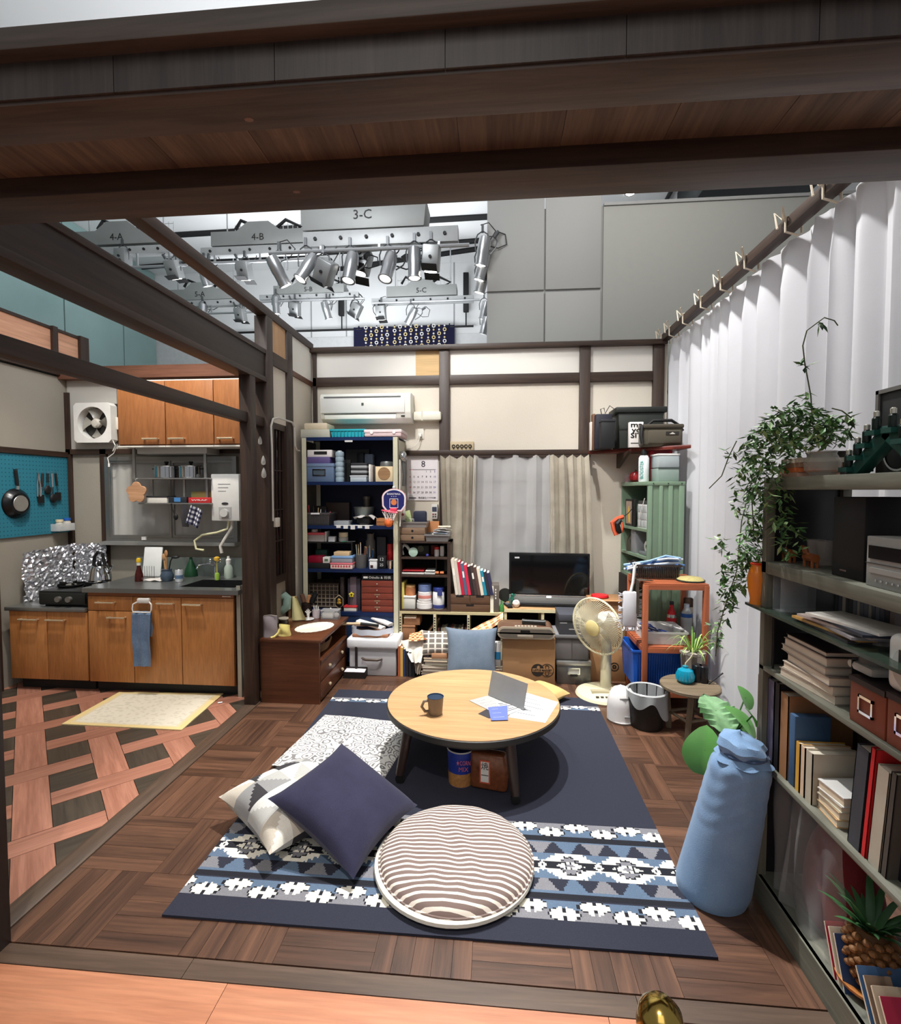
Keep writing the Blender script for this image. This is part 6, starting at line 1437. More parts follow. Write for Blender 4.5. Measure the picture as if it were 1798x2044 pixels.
dl=MB().lathe([(.001,0),(1,0),(1.0,.0025),(.001,.003)],48);dl.v=[(x*.13*(1+.02*math.cos(24*math.atan2(y,x))),y*.17*(1+.02*math.cos(24*math.atan2(y,x))),z)for x,y,z in dl.v]
one('doily','cream lace oval doily lying on the low chest','doily',dl,cloth((238,232,214),weave=150,st=.8),(p.x,p.y,DZ),(0,0,-.5))
# basket of small toys in the open shelf
t=T('wicker_basket','wicker basket of small soft toys inside the open shelf of the low chest','basket',(DX1-.12,3.93,.328));wk_=MB()
for k in range(6):wk_.lathe([(.075+.004*k,.012*k),(.082+.004*k,.012*k+.005),(.075+.004*k,.012*k+.011)],20,cap=False)
wk_.v=[(x,y*1.9,z)for x,y,z in wk_.v];obj('wicker',wk_,M((150,116,84),.7),t);obj('floor',MB().box(-.06,.06,-.12,.12,0,.006),M((120,92,66),.8),t)
for k,(x,y,z,r,c,nm)in enumerate(((.02,-.09,.07,.04,(86,76,74),'dark grey toy at the front of the wicker basket'),(.02,.0,.075,.042,(190,130,126),'pink toy in the middle of the wicker basket'),(.01,.08,.09,.045,(120,112,112),'grey toy at the back of the wicker basket'))):
 q=T('soft_toy',nm,'toy',t.location+Vector((x,y,z-.02)));obj('body',MB().sphere((0,0,0),r,14,1,1,.8),cloth(c),q);obj('ear',MB().sphere((0,-.02,r*.8),r*.3,8),cloth(c),q);obj('ear',MB().sphere((0,.02,r*.8),r*.3,8),cloth(c),q)
 # white lidded fabric bin, basket of newspapers, dustpan
WY=4.245
x0,x1,z0,z1=rect(697,1274,790,1351,WY)
t=T('fabric_bin','white lidded fabric bin with a brown leather handle by the blue shelving','bin',((x0+x1)/2,WY,0));w=(x1-x0)/2;hb=z1
obj('body',MB().box(-w,w,0,.24,0,hb-.02),cloth((188,186,188)),t,bev=.01);obj('lid',MB().box(-w-.02,w+.02,-.02,.25,hb-.09,hb),cloth((236,236,238)),t,bev=.02,seg=3)
obj('handle',MB().tube([(-.09,-.012,.155),(-.05,-.03,.148),(.05,-.03,.148),(.09,-.012,.155)],.011,6),M((70,50,34),.5),t)
for s in(-1,1):obj('rivet',MB().sphere((s*.085,-.02,.155),.008,8),CHROME,t)
x0,x1,_,_=rect(704,1252,775,1283,WY+.04)
t=T('wicker_tray','white-lined wicker tray holding newspapers on the white fabric bin','basket',((x0+x1)/2,WY+.12,hb));w=(x1-x0)/2
obj('wicker',MB().box(-w,w,-.11,.11,0,.03),M((160,110,80),.8,bump=.9,bs=70),t,bev=.012);obj('lining',MB().grid(lambda u,v:(w*1.06*math.cos(2*PI*u)*(1.12 if abs(math.cos(2*PI*u))>.7 else 1),.125*math.sin(2*PI*u)*1.1,.024+v*.05-.004*math.sin(40*u)),48,3,close_u=True),cloth((222,226,236)),t)
nl=t.location
for k,(x,y,z,rz,ry,L,c,lab)in enumerate(((-.03,.05,.066,.5,5,.30,(214,206,196),'rolled newspaper lying lowest in the wicker tray'),(-.02,.0,.075,-.35,8,.27,(232,230,226),'white folded newspaper in the middle of the wicker tray'),(.05,.06,.10,-.5,10,.26,(208,206,206),'grey folded newspaper on top of the others in the wicker tray'))):
 one('newspaper',lab,'newspaper',MB().prism(rrect(.035,0,.024,.011,3),-L/2,L/2,'X',Matrix.Identity(4)),M(c,.8,var=.25,ns=60),nl+Vector((x,y,z)),(0,rad(ry),rz))
t=T('feather_duster','black duster with a pale wooden handle lying on the newspapers','duster',nl+Vector((-.06,-.07,.11)),.05);obj('handle',MB().cyl((-.2,0,0),(-.03,0,0),.012,n=10),wood((206,176,136),(226,198,160),.6,'X'),t);obj('grip',MB().cyl((-.03,0,0),(.13,0,-.012),.015,.01,10),BLK,t)
p=at(709,1352,Z=0)
t=T('dustpan','black long-handled dustpan with a white flap standing by the white bin','dustpan',(p.x,p.y,0));w=.095
obj('pan',MB().box(-w,w,-.03,.05,0,.012).box(-w,-w+.006,-.03,.05,.012,.06).box(w-.006,w,-.03,.05,.012,.06).box(-w,w,.044,.05,.012,.075).box(-w,w,-.032,-.026,.0,.055),M((30,26,24),.5),t);obj('flap',MB().box(-w+.008,w-.008,-.026,.045,.056,.06),M((226,218,222),.5),t,(0,0,0),(rad(5),0,0));obj('handle',MB().box(-.01,.01,.03,.045,.06,.29),M((34,24,24),.5),t)
# ================================================================ electric fan
fp_=at(1203,1388,Z=0)
CRM=M((226,218,184),.35,var=.03)
ef=T('electric_fan','cream pedestal electric fan turned to the left, right of the cartons','fan',(fp_.x,fp_.y,0))
obj('base',MB().lathe([(.205,0),(.21,.01),(.20,.028),(.12,.045),(.04,.055)],40),CRM,ef)
for k in range(4):obj('speed_key',MB().box(-.08+.035*k,-.058+.035*k,-.15,-.13,.03,.045),M((70,66,56),.5),ef)
obj('dial',MB().lathe([(.025,.03),(.022,.058)],16,c=(.07,-.08,0)),M((196,180,130),.4),ef);obj('control_plate',MB().box(-.10,.11,-.09,-.03,.035,.052),M((190,180,150),.4),ef,(0,0,0),(rad(-8),0,0))
pk=at(1210,1300,Y=fp_.y+.06);hx_=pk.x-fp_.x
obj('column',MB().lathe([(.05,.04),(.042,.08),(.04,.40),(.034,.42)],20,c=(hx_,.07,0)),CRM,ef)
hc_=at(1191,1250,Y=fp_.y-.02);hd_=Vector((hc_.x-fp_.x,hc_.y-fp_.y,hc_.z))
obj('neck',MB().tube([(hx_,.07,.40),(hx_+.01,.07,hd_.z-.02)],.028,12),CRM,ef)
Rm=Matrix.Translation(hd_)@Matrix.Rotation(rad(-47),4,'Z')@Matrix.Rotation(rad(97),4,'X')
r_=.222
obj('motor',MB().lathe([(.03,-.20),(.07,-.18),(.085,-.12),(.082,-.06),(.05,-.03)],24,mtx=Rm),M((232,230,224),.3),ef)
obj('guard_ring',MB().tube([Rm@Vector((r_*math.cos(a),r_*math.sin(a),0))for a in[2*PI*k/48 for k in range(49)]],.008,6),CRM,ef)
gd=MB()
for k in range(84):
 a=2*PI*k/84
 def gp(q,s):rr_=.062+(r_-.062)*q;b=a+.5*(1-q);return Rm@Vector((rr_*math.cos(b),rr_*math.sin(b),s*(.012+.045*(1-q**2))))
 gd.tube([gp(q,1)for q in(0,.33,.66,.85,1)],.0016,3);
 if k%2:gd.tube([gp(q,-1.3)for q in(0,.4,.8,1)],.0014,3)
obj('guard_wires',gd,M((214,206,174),.4),ef)['kind']='stuff'
obj('hub_cap',MB().lathe([(.064,.05),(.062,.062),(.04,.07),(.001,.072)],24,mtx=Rm),M((232,214,150),.35),ef)
for k in range(3):
 def bf(u,v,k=k):a=2*PI*k/3+(u-.5)*1.7*(.5+.5*v);rr_=.03+v*.16;return tuple(Rm@Vector((rr_*math.cos(a),rr_*math.sin(a),(u-.5)*.04)))
 obj('blade',MB().grid(bf,8,6),M((200,192,170),.25,alpha=.8),ef)
 # ================================================================ right corner: shelf board, green cabinet, slatted rack
SB=at(1275,895,Y=4.55).z
sbw=wood((84,30,22),(116,46,34),.35,'X',.7)
one('corner_shelf','red-brown corner shelf board above the green cabinet','shelf',MB().prism([(.86,4.80),(1.55,4.19),(1.55,4.825),(.86,4.825)],SB-.03,SB),sbw,(0,0,0),bev=.004)
one('shelf_bracket','dark wooden bracket under the red-brown corner shelf','bracket',MB().prism([(4.825,SB-.031),(4.40,SB-.031),(4.825,SB-.16)],1.12,1.15,'X'),BEAM,(0,0,0))
t=rbox('storage_crate','large black lidded crate on the corner shelf, flaring at the top','crate',1228,812,1328,893,4.52,(34,38,34),SB,.26);[bpy.data.objects.remove(c)for c in list(t.children)]
x0,x1,z0,z1=rect(1226,812,1326,893,4.52);w=(x1-x0)/2;h=z1-SB
obj('body',MB().prism([(-w*.82,0),(w*.78,0),(w*.95,h-.05),(-w*.88,h-.05)],0,.26,'Y'),M((34,38,34),.5),t,bev=.006);obj('rim',MB().box(-w,w*1.06,-.015,.275,h-.05,h),M((26,30,27),.5),t,bev=.01);obj('band',MB().box(-w*.84,w*.8,-.004,0,h*.45,h*.48),M((22,26,23),.5),t)
rbox('storage_bag','dark navy upright bag at the left of the corner shelf','bag',1189,826,1222,896,4.60,(26,26,40),SB,.12,bev=.008);one('carry_wire','black wire loop on top of the dark navy bag','wire',MB().tube([(-.05,0,0),(-.06,0,.05),(-.03,0,.06),(-.02,0,.01),(.02,0,.08),(.06,0,.05),(.06,0,0)],.004,5),BLK,(at(1212,830,Y=4.66).x,4.66,at(1206,826,Y=4.60).z))
rbox('board','thin brown board standing at the far left of the corner shelf','board',1183,826,1188,897,4.68,(110,74,52),SB,.08,bev=.001);rbox('board','narrow white board beside the post on the corner shelf','board',1178,842,1182,897,4.72,(214,208,200),SB,.06,bev=.001)
rbox('storage_box','black box between the navy bag and the crate on the corner shelf','box',1200,837,1227,897,4.47,(16,17,20),SB,.10,(.02,(30,32,36)))
t=rbox('shopping_bag','white shopping bag lettered may you SIT on the corner shelf','bag',1256,842,1284,893,4.44,(222,216,212),SB,.05,bev=.003);TK=M((20,20,20),.6)
x0,x1,z0,z1=rect(1256,842,1284,893,4.44);h=z1-SB
for s,q in(('ma',.88),('yo',.68),('SIT',.46)):text(s,.058,TK,t,(0,-.002,h*q),wid=.098 if s!='yo' else.08,bold=.0012)
obj('small_print',MB().box(-.045,.02,-.0018,0,h*.15,h*.18),TK,t)
x0,x1,z0,z1=rect(1281,838,1364,890,4.34);w=(x1-x0)/2;h=z1-SB
t=T('shoulder_bag','olive grey padded shoulder bag with black straps on the corner shelf','bag',((x0+x1)/2,4.34,SB));OG=cloth((84,78,66))
obj('body',MB().box(-w,w,0,.15,0,h*.74),OG,t,bev=.025,seg=3);obj('top_flap',MB().box(-w-.004,w+.004,-.012,.155,h*.68,h*.84),cloth((72,66,56)),t,bev=.012);obj('front_pocket',MB().box(-w*.72,w*.86,-.022,.0,h*.1,h*.6),OG,t,bev=.012);obj('carry_handle',MB().tube([(-w*.7,.05,h*.8),(-w*.4,.04,h),(w*.5,.04,h),(w*.9,.06,h*.82),(w*1.05,.04,h*.6)],.013,8),BLK,t);obj('side_strap',MB().tube([(-w*1.0,.0,h*.8),(-w*1.08,-.02,h*.4),(-w*1.0,-.02,.02)],.014,6),BLK,t);obj('logo_patch',MB().box(.02,.12,-.026,-.02,h*.42,h*.54),M((40,38,34),.5),t);obj('logo_triangle',MB().prism([(.045,h*.44),(.095,h*.44),(.07,h*.52)],-.0275,-.0255,'Y'),M((190,186,176),.5),t)
# green steel cabinet: open toward the room, ribbed side toward the viewer
GR=M((128,152,128),.45,.15,var=.06);GRD=M((52,76,58),.6)
g0=at(1293,965,Y=4.2);GH=at(1293,961,Y=4.2).z
gc=T('green_cabinet','light green steel cabinet with open shelves and ribbed side in the right corner','cabinet',(g0.x,4.2,0),rad(6))
obj('side_panel',MB().box(.0,.295,0,.012,.02,GH-.03),GR,gc);obj('side_panel',MB().box(0,.295,.585,.595,.02,GH-.03),GR,gc);obj('back_panel',MB().box(.285,.295,.012,.585,.02,GH-.03),GRD,gc)
for a,b in((.0,.035),(.09,.12),(.165,.20),(.25,.295)):obj('rib',MB().box(a,b,-.010,0,.02,GH-.03),GR,gc,bev=.004)
obj('top',MB().box(-.004,.299,-.012,.6,GH-.032,GH),GR,gc,bev=.003)
for x in(.04,.16,.27):obj('rivet',MB().sphere((x,-.0125,GH-.016),.006,8),GRD,gc)
GS=[]
for py,px in((1057,1291),(1113,1289),(1160,1287)):
 z=at(px,py,Y=4.21).z;GS.append(z);obj('shelf',MB().box(.0,.285,.012,.585,z-.022,z),GR,gc)
obj('floor_plate',MB().box(.0,.285,.012,.585,.02,.045),GR,gc)
def ingc(name,label,cat,lx_,ly_,z):return T(name,label,cat,gc.matrix_basis@Vector((lx_,ly_,z)),rad(6))
t=ingc('parts_drawers','white parts cabinet with clear little drawers in the green cabinet','drawer cabinet',.02,.06,GS[0]);obj('body',MB().box(0,.16,0,.19,0,.2),M((232,232,230),.4),t)
for r in range(3):
 for c in range(3):obj('drawer',MB().box(-.006,.01,.008+.06*c,.062+.06*c,.012+.062*r,.066+.062*r),M((190,196,196),.2,alpha=.75),t,bev=.002)
obj('top_tray',MB().box(.0,.15,.01,.18,.2,.23),M((60,62,60),.5),t);obj('cord',MB().tube([(-.012,.02,.25),(-.02,.06,.16),(-.02,.1,.08),(-.016,.12,.02)],.004,5),PW,t)
t=ingc('picture_card','black-framed card with a yellow figure in the green cabinet','picture',.015,.36,GS[0]);obj('frame',MB().box(0,.02,0,.17,0,.24),M((22,22,22),.5),t);obj('picture',MB().box(-.002,0,.02,.15,.02,.22),M((156,138,124),.6),t);obj('yellow_shape',MB().prism([(.05,.03),(.08,.03),(.10,.12),(.085,.18),(.06,.13)],-.0036,-.002,'X'),M((222,178,60),.6),t)
t=ingc('black_stand','black tablet-like stand beside the white parts cabinet','stand',.01,.285,GS[0]);obj('plate',MB().box(0,.012,0,.045,0,.24),BLK,t,bev=.002)
t=ingc('grey_carton','tall pale grey carton on the second green shelf','carton',.02,.30,GS[1]);obj('carton',MB().box(0,.12,0,.10,0,.21),M((142,144,148),.6),t,bev=.002);obj('lid_line',MB().box(-.001,0,.0,.1,.17,.173),M((90,92,96),.6),t)
t=ingc('tape_dispenser','silver tape dispenser on the second green shelf','dispenser',.03,.1,GS[1]);obj('base',MB().box(0,.08,0,.14,0,.03),M((110,116,118),.4),t,bev=.006);obj('roll',MB().lathe([(.02,0),(.05,0),(.05,.03),(.02,.03)],20,mtx=Matrix.Translation((.055,.08,.07))@Matrix.Rotation(PI/2,4,'Y')@Matrix.Translation((0,0,-.015)),cap=False),M((206,206,200),.3),t)
t=ingc('olive_bottle','olive bottle at the far end of the second green shelf','bottle',.05,.48,GS[1]);obj('bottle',MB().lathe([(.04,0),(.04,.11),(.02,.14),(.02,.16)],16),M((84,84,70),.4),t)
for k,(ly_,c,nm)in enumerate(((.14,(214,214,206),'white cord coil'),(.3,(70,76,90),'slate tool pouch'),(.46,(176,170,156),'beige cord coil'))):
 t=ingc('tool_roll',nm+' on the third green shelf','tool',.07,ly_,GS[2])
 if k==1:obj('pouch',MB().box(-.05,.05,-.05,.05,0,.1),cloth(c),t,bev=.02)
 else:obj('coil',MB().lathe([(.03,.01),(.045,0),(.06,.012),(.06,.035),(.045,.045),(.03,.035)],20,mtx=Matrix.Translation((0,0,.055))@Matrix.Rotation(rad(80),4,'Y'),cap=False),M(c,.6),t)
 # on the green cabinet
t=ingc('spray_can','white spray can with teal lettering BOOSTER on the green cabinet','spray can',.04,.19,GH);obj('can',MB().lathe([(.04,0),(.042,.005),(.042,.2),(.03,.22)],22),M((226,230,230),.3),t);obj('nozzle',MB().lathe([(.024,.22),(.024,.25),(.012,.27)],14),BLK,t);text('BOOSTER',.04,M((30,150,140),.5),t,(-.03,-.034,.10),(PI/2,-PI/2,rad(-38)),wid=.15)
t=ingc('clear_case','frosted clear two-tier case on the green cabinet','case',.11,.06,GH);obj('lower_tier',MB().box(0,.17,0,.16,0,.11),M((150,166,158),.25,alpha=.9),t,bev=.006);obj('upper_tier',MB().box(0,.17,0,.16,.114,.215),M((176,186,188),.25,alpha=.9),t,bev=.006);obj('lid',MB().box(-.003,.173,-.003,.163,.215,.228),PW,t);obj('latch_line',MB().box(-.004,.174,-.004,.0,.107,.116),M((70,80,78),.5),t)
t=ingc('red_case','flat red case standing behind the frosted clear case','case',.12,.25,GH);obj('case',MB().box(0,.19,0,.05,0,.28),M((196,40,56),.4),t,bev=.006);obj('name_strip',MB().box(.03,.16,-.002,0,.24,.26),M((150,30,44),.4),t)
t=ingc('red_kettle','dark red round pot at the left end of the green cabinet top','pot',.05,.39,GH);obj('pot',MB().lathe([(.03,0),(.055,.02),(.058,.05),(.04,.085),(.012,.095)],20),M((130,28,32),.2),t);obj('knob',MB().sphere((0,0,.1),.01,8),M((60,20,20),.3),t)
t=ingc('glass_jar','small clear jar with red contents at the far end of the green cabinet top','jar',.03,.53,GH);obj('jar',MB().lathe([(.03,0),(.032,.01),(.03,.07)],16),glassy((230,220,220),.4),t);obj('contents',MB().lathe([(.026,.004),(.026,.045)],14),M((170,50,60),.5),t)
t=ingc('dark_bottle','tall dark bottle behind the white spray can','bottle',.12,.40,GH);obj('bottle',MB().lathe([(.04,0),(.042,.2),(.02,.24),(.02,.27)],16),M((44,34,46),.3),t)
t=ingc('white_pot','small white pot with wire clips behind the spray can','pot',.2,.36,GH);obj('pot',MB().lathe([(.045,0),(.05,.2),(.045,.25)],18),PW,t);obj('clip',MB().tube([(-.03,0,.25),(-.06,-.02,.33),(-.02,-.0,.27),(.03,0,.33),(.05,0,.26)],.006,5),GOLD,t)
# orange and black cloth strap hung at the cabinet edge
p=at(1230,1050,Y=4.55)
t=T('work_strap','orange and black safety strap hanging from the edge of the green cabinet','strap',(p.x,4.55,p.z));obj('orange_band',MB().tube([(.06,.02,.08),(.0,0,.06),(-.035,0,.03),(-.02,0,-.03),(.0,-.01,-.08)],.02,8),M((222,96,60),.6),t);obj('black_band',MB().tube([(.03,-.02,.05),(.0,-.03,.02),(.01,-.03,-.03),(.03,-.02,-.05)],.024,8),BLK,t);obj('orange_band',MB().tube([(.03,-.03,.05),(.045,-.04,0),(.035,-.03,-.055)],.011,6),M((226,100,62),.6),t);obj('cord',MB().tube([(.06,.02,.08),(.1,.01,.11),(.13,.0,.15)],.004,5),BLK,t)
# slatted wooden rack
WR=wood((150,78,48),(184,104,68),.45,'Z',.8);WRX=wood((150,78,48),(184,104,68),.45,'X',.8)
ry0,ry1,RH=3.69,4.15,.94
rx0,rx1=at(1285,1240,Y=ry0).x-.005,at(1415,1240,Y=ry0).x
wr=T('slatted_rack','reddish wooden slatted rack in front of the green cabinet','rack',(rx0,ry0,0));w=rx1-rx0;d=ry1-ry0;pt=.036
for x in(0,w-pt):
 for y in(0,d-pt):obj('leg',MB().box(x,x+pt,y,y+pt,0,RH-.012),WR,wr,bev=.003)
MZ=at(1340,1292,Y=ry0).z
for z,nm in((RH-.045,'rail'),(MZ-.045,'rail'),(.12,'rail')):
 for a in((pt,w-pt,0,.02),(pt,w-pt,d-.02,d)):obj(nm,MB().box(*a,z,z+.033),WRX,wr)
 for x in(0,w-.02):obj(nm,MB().box(x,x+.02,pt,d-pt,z,z+.033),wood((150,78,48),(184,104,68),.45,'Y',.8),wr)
for z in(RH-.012,MZ-.012,.153):
 for k in range(9):obj('slat',MB().box(.004,w-.004,.004+k*(d-.008)/9,.004+(k+.72)*(d-.008)/9,z,z+.012),WRX,wr)
 # on the rack top: wire basket of blue-white strings, straw coil
t,bw_,bd_,bh_=basket('wire_basket','dark wire basket on top of the slatted rack','basket',1268,1128,1360,1152,ry0+.17,RH,(52,44,38),.2,.9,alpha=.35,ribs=22)
sk=t.location
for k in range(9):
 rr=random.Random(k);o=one('string_bundle',('lowest','second','third','fourth','fifth','sixth','seventh','eighth','topmost')[k]+' '+('blue','white','pale blue')[k%3]+' cord strand lying across the dark wire basket','cord',MB().tube([(-.2+rr.uniform(-.02,.02),rr.uniform(-.06,.06),.012*k*.35),(-.05,rr.uniform(-.05,.05),.012*k*.7+.01),(.09,rr.uniform(-.05,.05),.012*k+.015),(.2+rr.uniform(-.02,.02),rr.uniform(-.06,.06),.010*k+.02)],.010,6),cloth(((70,110,170),(216,224,234),(150,184,220))[k%3]),sk+Vector((-.0,0,.05)),group='cord strands on the wire basket')
t=T('straw_coaster','round yellow-green straw mat with a dark rim on the slatted rack','mat',(at(1377,1142,Y=ry0+.14).x,ry0+.13,RH));obj('mat',MB().lathe([(.09,.004),(.092,.012),(.07,.028),(.001,.03)],28),M((176,164,106),.8,var=.3,ns=60,bump=.8,bs=90),t);obj('rim',MB().lathe([(.095,0),(.10,.004),(.098,.012),(.09,.012)],28),M((40,44,34),.6),t)
one('dark_mat','dark bamboo mat hanging over the left end of the slatted rack','mat',MB().grid(lambda u,v:(-.02+.10*u if v<.55 else-.028-.004*math.sin(u*60)+.06*u*0,.12-.1*u*(1 if v<.55 else 1),.012+.004*math.sin(u*40)if v<.55 else.01-(v-.55)*.55),24,20),M((60,50,40),.8,var=.4,ns=50),(rx0,ry0,RH+.004))
# mop cloth tool at the left edge
p=at(1249,1135,Y=ry0+.06)
t=T('fringed_mop','white fringed hand mop hanging at the left of the slatted rack','mop',(rx0-.07,ry0+.09,p.z));obj('handle',MB().tube([(.03,0,.02),(.02,0,-.1),(.0,0,-.2)],.011,8),PW,t);obj('ring',MB().tube([(.03+.012*math.cos(a),0,.03+.012*math.sin(a))for a in[k*PI/6 for k in range(13)]],.004,5),PW,t)
obj('pad',MB().box(-.055,.05,-.02,.02,-.43,-.17),cloth((214,214,220)),t,bev=.018);frg=MB();rr=random.Random(9)
for k in range(90):
 q=k/90;side=k%3;x,z=(-.055,-.17-.26*rr.random())if side==0 else(.05,-.17-.26*rr.random())if side==1 else(-.055+.105*rr.random(),-.43)
 dx,dz=(-.03,rr.uniform(-.02,.02))if side==0 else(.03,rr.uniform(-.02,.02))if side==1 else(rr.uniform(-.015,.015),-.03)
 frg.tube([(x,-.01,z),(x+dx*.5,-.02+.02*rr.random(),z+dz*.6),(x+dx,-.01,z+dz)],.0035,4)
obj('fringe',frg,cloth((226,226,232)),t)['kind']='stuff'
# middle tier: white tray with cables, bottles, packets
t,bw_,bd_,bh_=basket('cable_tray','white patterned tray of cables on the middle tier of the slatted rack','tray',1290,1262,1372,1283,ry0+.06,MZ,(206,206,206),.3,.97)
cl_=t.location;rr=random.Random(21)
for k in range(10):
 a=rr.uniform(-.13,.13),rr.uniform(-.1,.1);c=((226,226,226),(60,90,170),(40,50,90),(236,236,230))[k%4]
 q=[(a[0]+.05*math.cos(b)*rr.uniform(.7,1),a[1]+.05*math.sin(b),.04+.006*k+.03*math.sin(b*.5))for b in[j*.7 for j in range(10)]]
 one('cable',('first','second','third','fourth','fifth','sixth','seventh','eighth','ninth','last')[k]+' coiled cable in the white tray, '+('white','blue','navy','cream')[k%4],'cable',MB().tube(q,.006,5),M(c,.5),cl_,group='coiled cables in the white tray')
t=T('cola_bottle','red and silver bottle on the middle tier of the slatted rack','bottle',(at(1358,1270,Y=ry0+.2).x,ry0+.40,MZ));obj('bottle',MB().lathe([(.035,0),(.038,.02),(.036,.14),(.014,.20),(.014,.22)],18),M((196,30,40),.2),t);obj('collar',MB().lathe([(.037,.12),(.036,.145)],18),CHROME,t);obj('cap',MB().lathe([(.016,.22),(.016,.245)],12),M((26,28,40),.4),t)
t=T('detergent_bottle','clear bottle with a blue cap and band on the slatted rack','bottle',(at(1377,1270,Y=ry0+.3).x+.0,ry0+.38,MZ));obj('bottle',MB().lathe([(.04,0),(.042,.02),(.042,.15),(.02,.2)],18),M((196,206,210),.15,alpha=.85),t);obj('band',MB().lathe([(.043,.13),(.043,.16)],18,cap=False),M((40,96,176),.4),t);obj('cap',MB().lathe([(.02,.2),(.02,.23)],12),M((200,214,230),.4),t)
t=rbox('snack_bag','dark patterned snack bag at the back of the slatted rack','packet',1366,1194,1384,1270,ry0+.40,(70,52,40),MZ,.04,bev=.012);obj('white_patch',MB().box(-.03,.03,-.003,0,.14,.2),M((214,208,196),.6),t)
# blue plastic crate on the bottom tier
basket('laundry_basket','blue plastic laundry basket on the bottom tier of the slatted rack','basket',1262,1300,1400,1392,ry0+.05,.166,(28,92,190),.34,.93,ribs=26)
# ================================================================ stool with pots, humidifier, bin
sc_=at(1377,1365,Z=.32)
OW=wood((92,78,60),(136,120,96),.7,'X',.9)
so=T('stool','weathered round wooden stool holding pots by the white curtain','stool',(sc_.x,sc_.y,0));sr=.187
obj('seat',MB().lathe([(sr-.01,.292),(sr,.298),(sr,.314),(sr-.008,.32)],36),OW,so)
OWZ=wood((84,70,54),(124,108,86),.7,'Z',.9)
for a in(45,135,225,315):
 q=rad(a+20);obj('leg',MB().box(-.017,.017,-.017,.017,0,.295),OWZ,so,(.125*math.cos(q),.125*math.sin(q),0),(rad(4)*math.sin(q),-rad(4)*math.cos(q),q))
for a in(45,135,225,315):
 q,e=rad(a+20),rad(a+110);obj('stretcher',MB().cyl((.125*math.cos(q),.125*math.sin(q),.11),(.125*math.cos(e),.125*math.sin(e),.11),.010,n=8),OWZ,so)
SZt=.32
def onst(name,label,cat,px,py):p=at(px,py,Z=SZt);return T(name,label,cat,(p.x,p.y,SZt))
t=onst('glass_vase','turquoise ribbed glass vase on the stool','vase',1367,1362);gv=MB().lathe([(.035,0),(.055,.02),(.058,.05),(.045,.085),(.018,.1),(.018,.112)],36);gv.v=[(x*(1+.04*math.cos(18*math.atan2(y,x))),y*(1+.04*math.cos(18*math.atan2(y,x))),z)for x,y,z in gv.v];obj('vase',gv,M((10,140,170),.08,var=.2,coat=.5),t);obj('spout',MB().tube([(0,0,.11),(.0,0,.13),(.03,0,.165),(.05,0,.2)],.004,5),M((200,190,160),.4),t)
for k,(px,lab)in enumerate(((1391,'black glossy pot on the stool, left of two'),(1404,'black glossy pot on the stool, right of two'))):
 t=onst('black_pot',lab,'pot',px,1360+2*k);obj('pot',MB().lathe([(.03,0),(.033,.01),(.032,.11),(.028,.115)],18),M((24,25,30),.25),t)
p=at(1384,1343,Z=SZt);t=T('plant_pot','white patterned pot with a spiky spider plant at the back of the stool','potted plant',(p.x,p.y+.02,SZt));pm=MB().lathe([(.055,0),(.075,.03),(.082,.13),(.086,.135),(.086,.15),(.078,.15)],40)
pm.c=[lin((196,188,178))if((i%40)//3+(i//40))%2 else lin((128,118,110))for i in range(len(pm.f))];obj('pot',pm,attr_mat(.6),t);obj('soil',MB().lathe([(.078,.135),(.001,.14)],20),M((50,40,32),.9),t)
rr=random.Random(5);
for k in range(34):
 a=rr.uniform(0,2*PI);L=rr.uniform(.10,.21);up=rr.uniform(.06,.17);w_=rr.uniform(.004,.007)
 def lf(u,v,a=a,L=L,up=up,w_=w_):r=.02+L*v;z=.14+up*math.sin(PI*min(1,v*.75))*1.1-.05*v*v;ww=(u-.5)*2*w_*(1-v**2);return(r*math.cos(a)-ww*math.sin(a),r*math.sin(a)+ww*math.cos(a),z-.25*w_*(1-abs(2*u-1)))
 obj('leaf',MB().grid(lf,2,7),M((110,150,70)if k%3 else(170,190,110),.5),t)
one('short_stick','short black stick leaning at the right edge of the stool','stick',MB().cyl((0,0,0),(.09,.0,.075),.005,n=7),BLK,at(1414,1366,Z=SZt)+Vector((0,0,.004)))
hp=at(1240,1437,Z=0)
t=T('humidifier','white rounded humidifier beside the black waste bin','humidifier',(hp.x+.0,hp.y,0));HW=M((232,230,228),.3)
hz=at(1243,1368,Y=hp.y+.02).z
obj('shell',MB().grid(lambda u,v:(.098*math.cos(2*PI*u)*(1-max(0,v-.45)**2*2.6)**.5 if v<1 else 0,.085*math.sin(2*PI*u)*(1-max(0,v-.45)**2*2.6)**.5,.012+(hz-.012)*v),32,18,close_u=True).lathe([(.09,0),(.092,.014)],28),HW,t);obj('cap',MB().sphere((0,0,hz-.02),.046,16,1,.9,.55),HW,t);obj('vent',MB().tube([(-.03,-.07,hz*.74),(0,-.08,hz*.76),(.035,-.068,hz*.74)],.004,5),M((120,120,120),.5),t);obj('label_mark',MB().box(.0,.035,-.0905,-.084,.05,.06),M((140,140,140),.5),t);obj('base_ring',MB().lathe([(.094,0),(.096,.012)],28),M((120,110,104),.5),t)
bp=at(1299,1462,Z=0);br_=.128;bcy=bp.y+.105
t=T('waste_bin','black round waste bin lined with a clear plastic bag','waste bin',(bp.x-.0,bcy,0));bh=.245
obj('bin',MB().lathe([(.105,0),(.108,.006),(br_,bh),(br_-.005,bh),(.10,.01)],36),M((18,18,18),.45),t)
PB=cloth((232,236,238),None,.25,200,.03,.45,.1,.58)
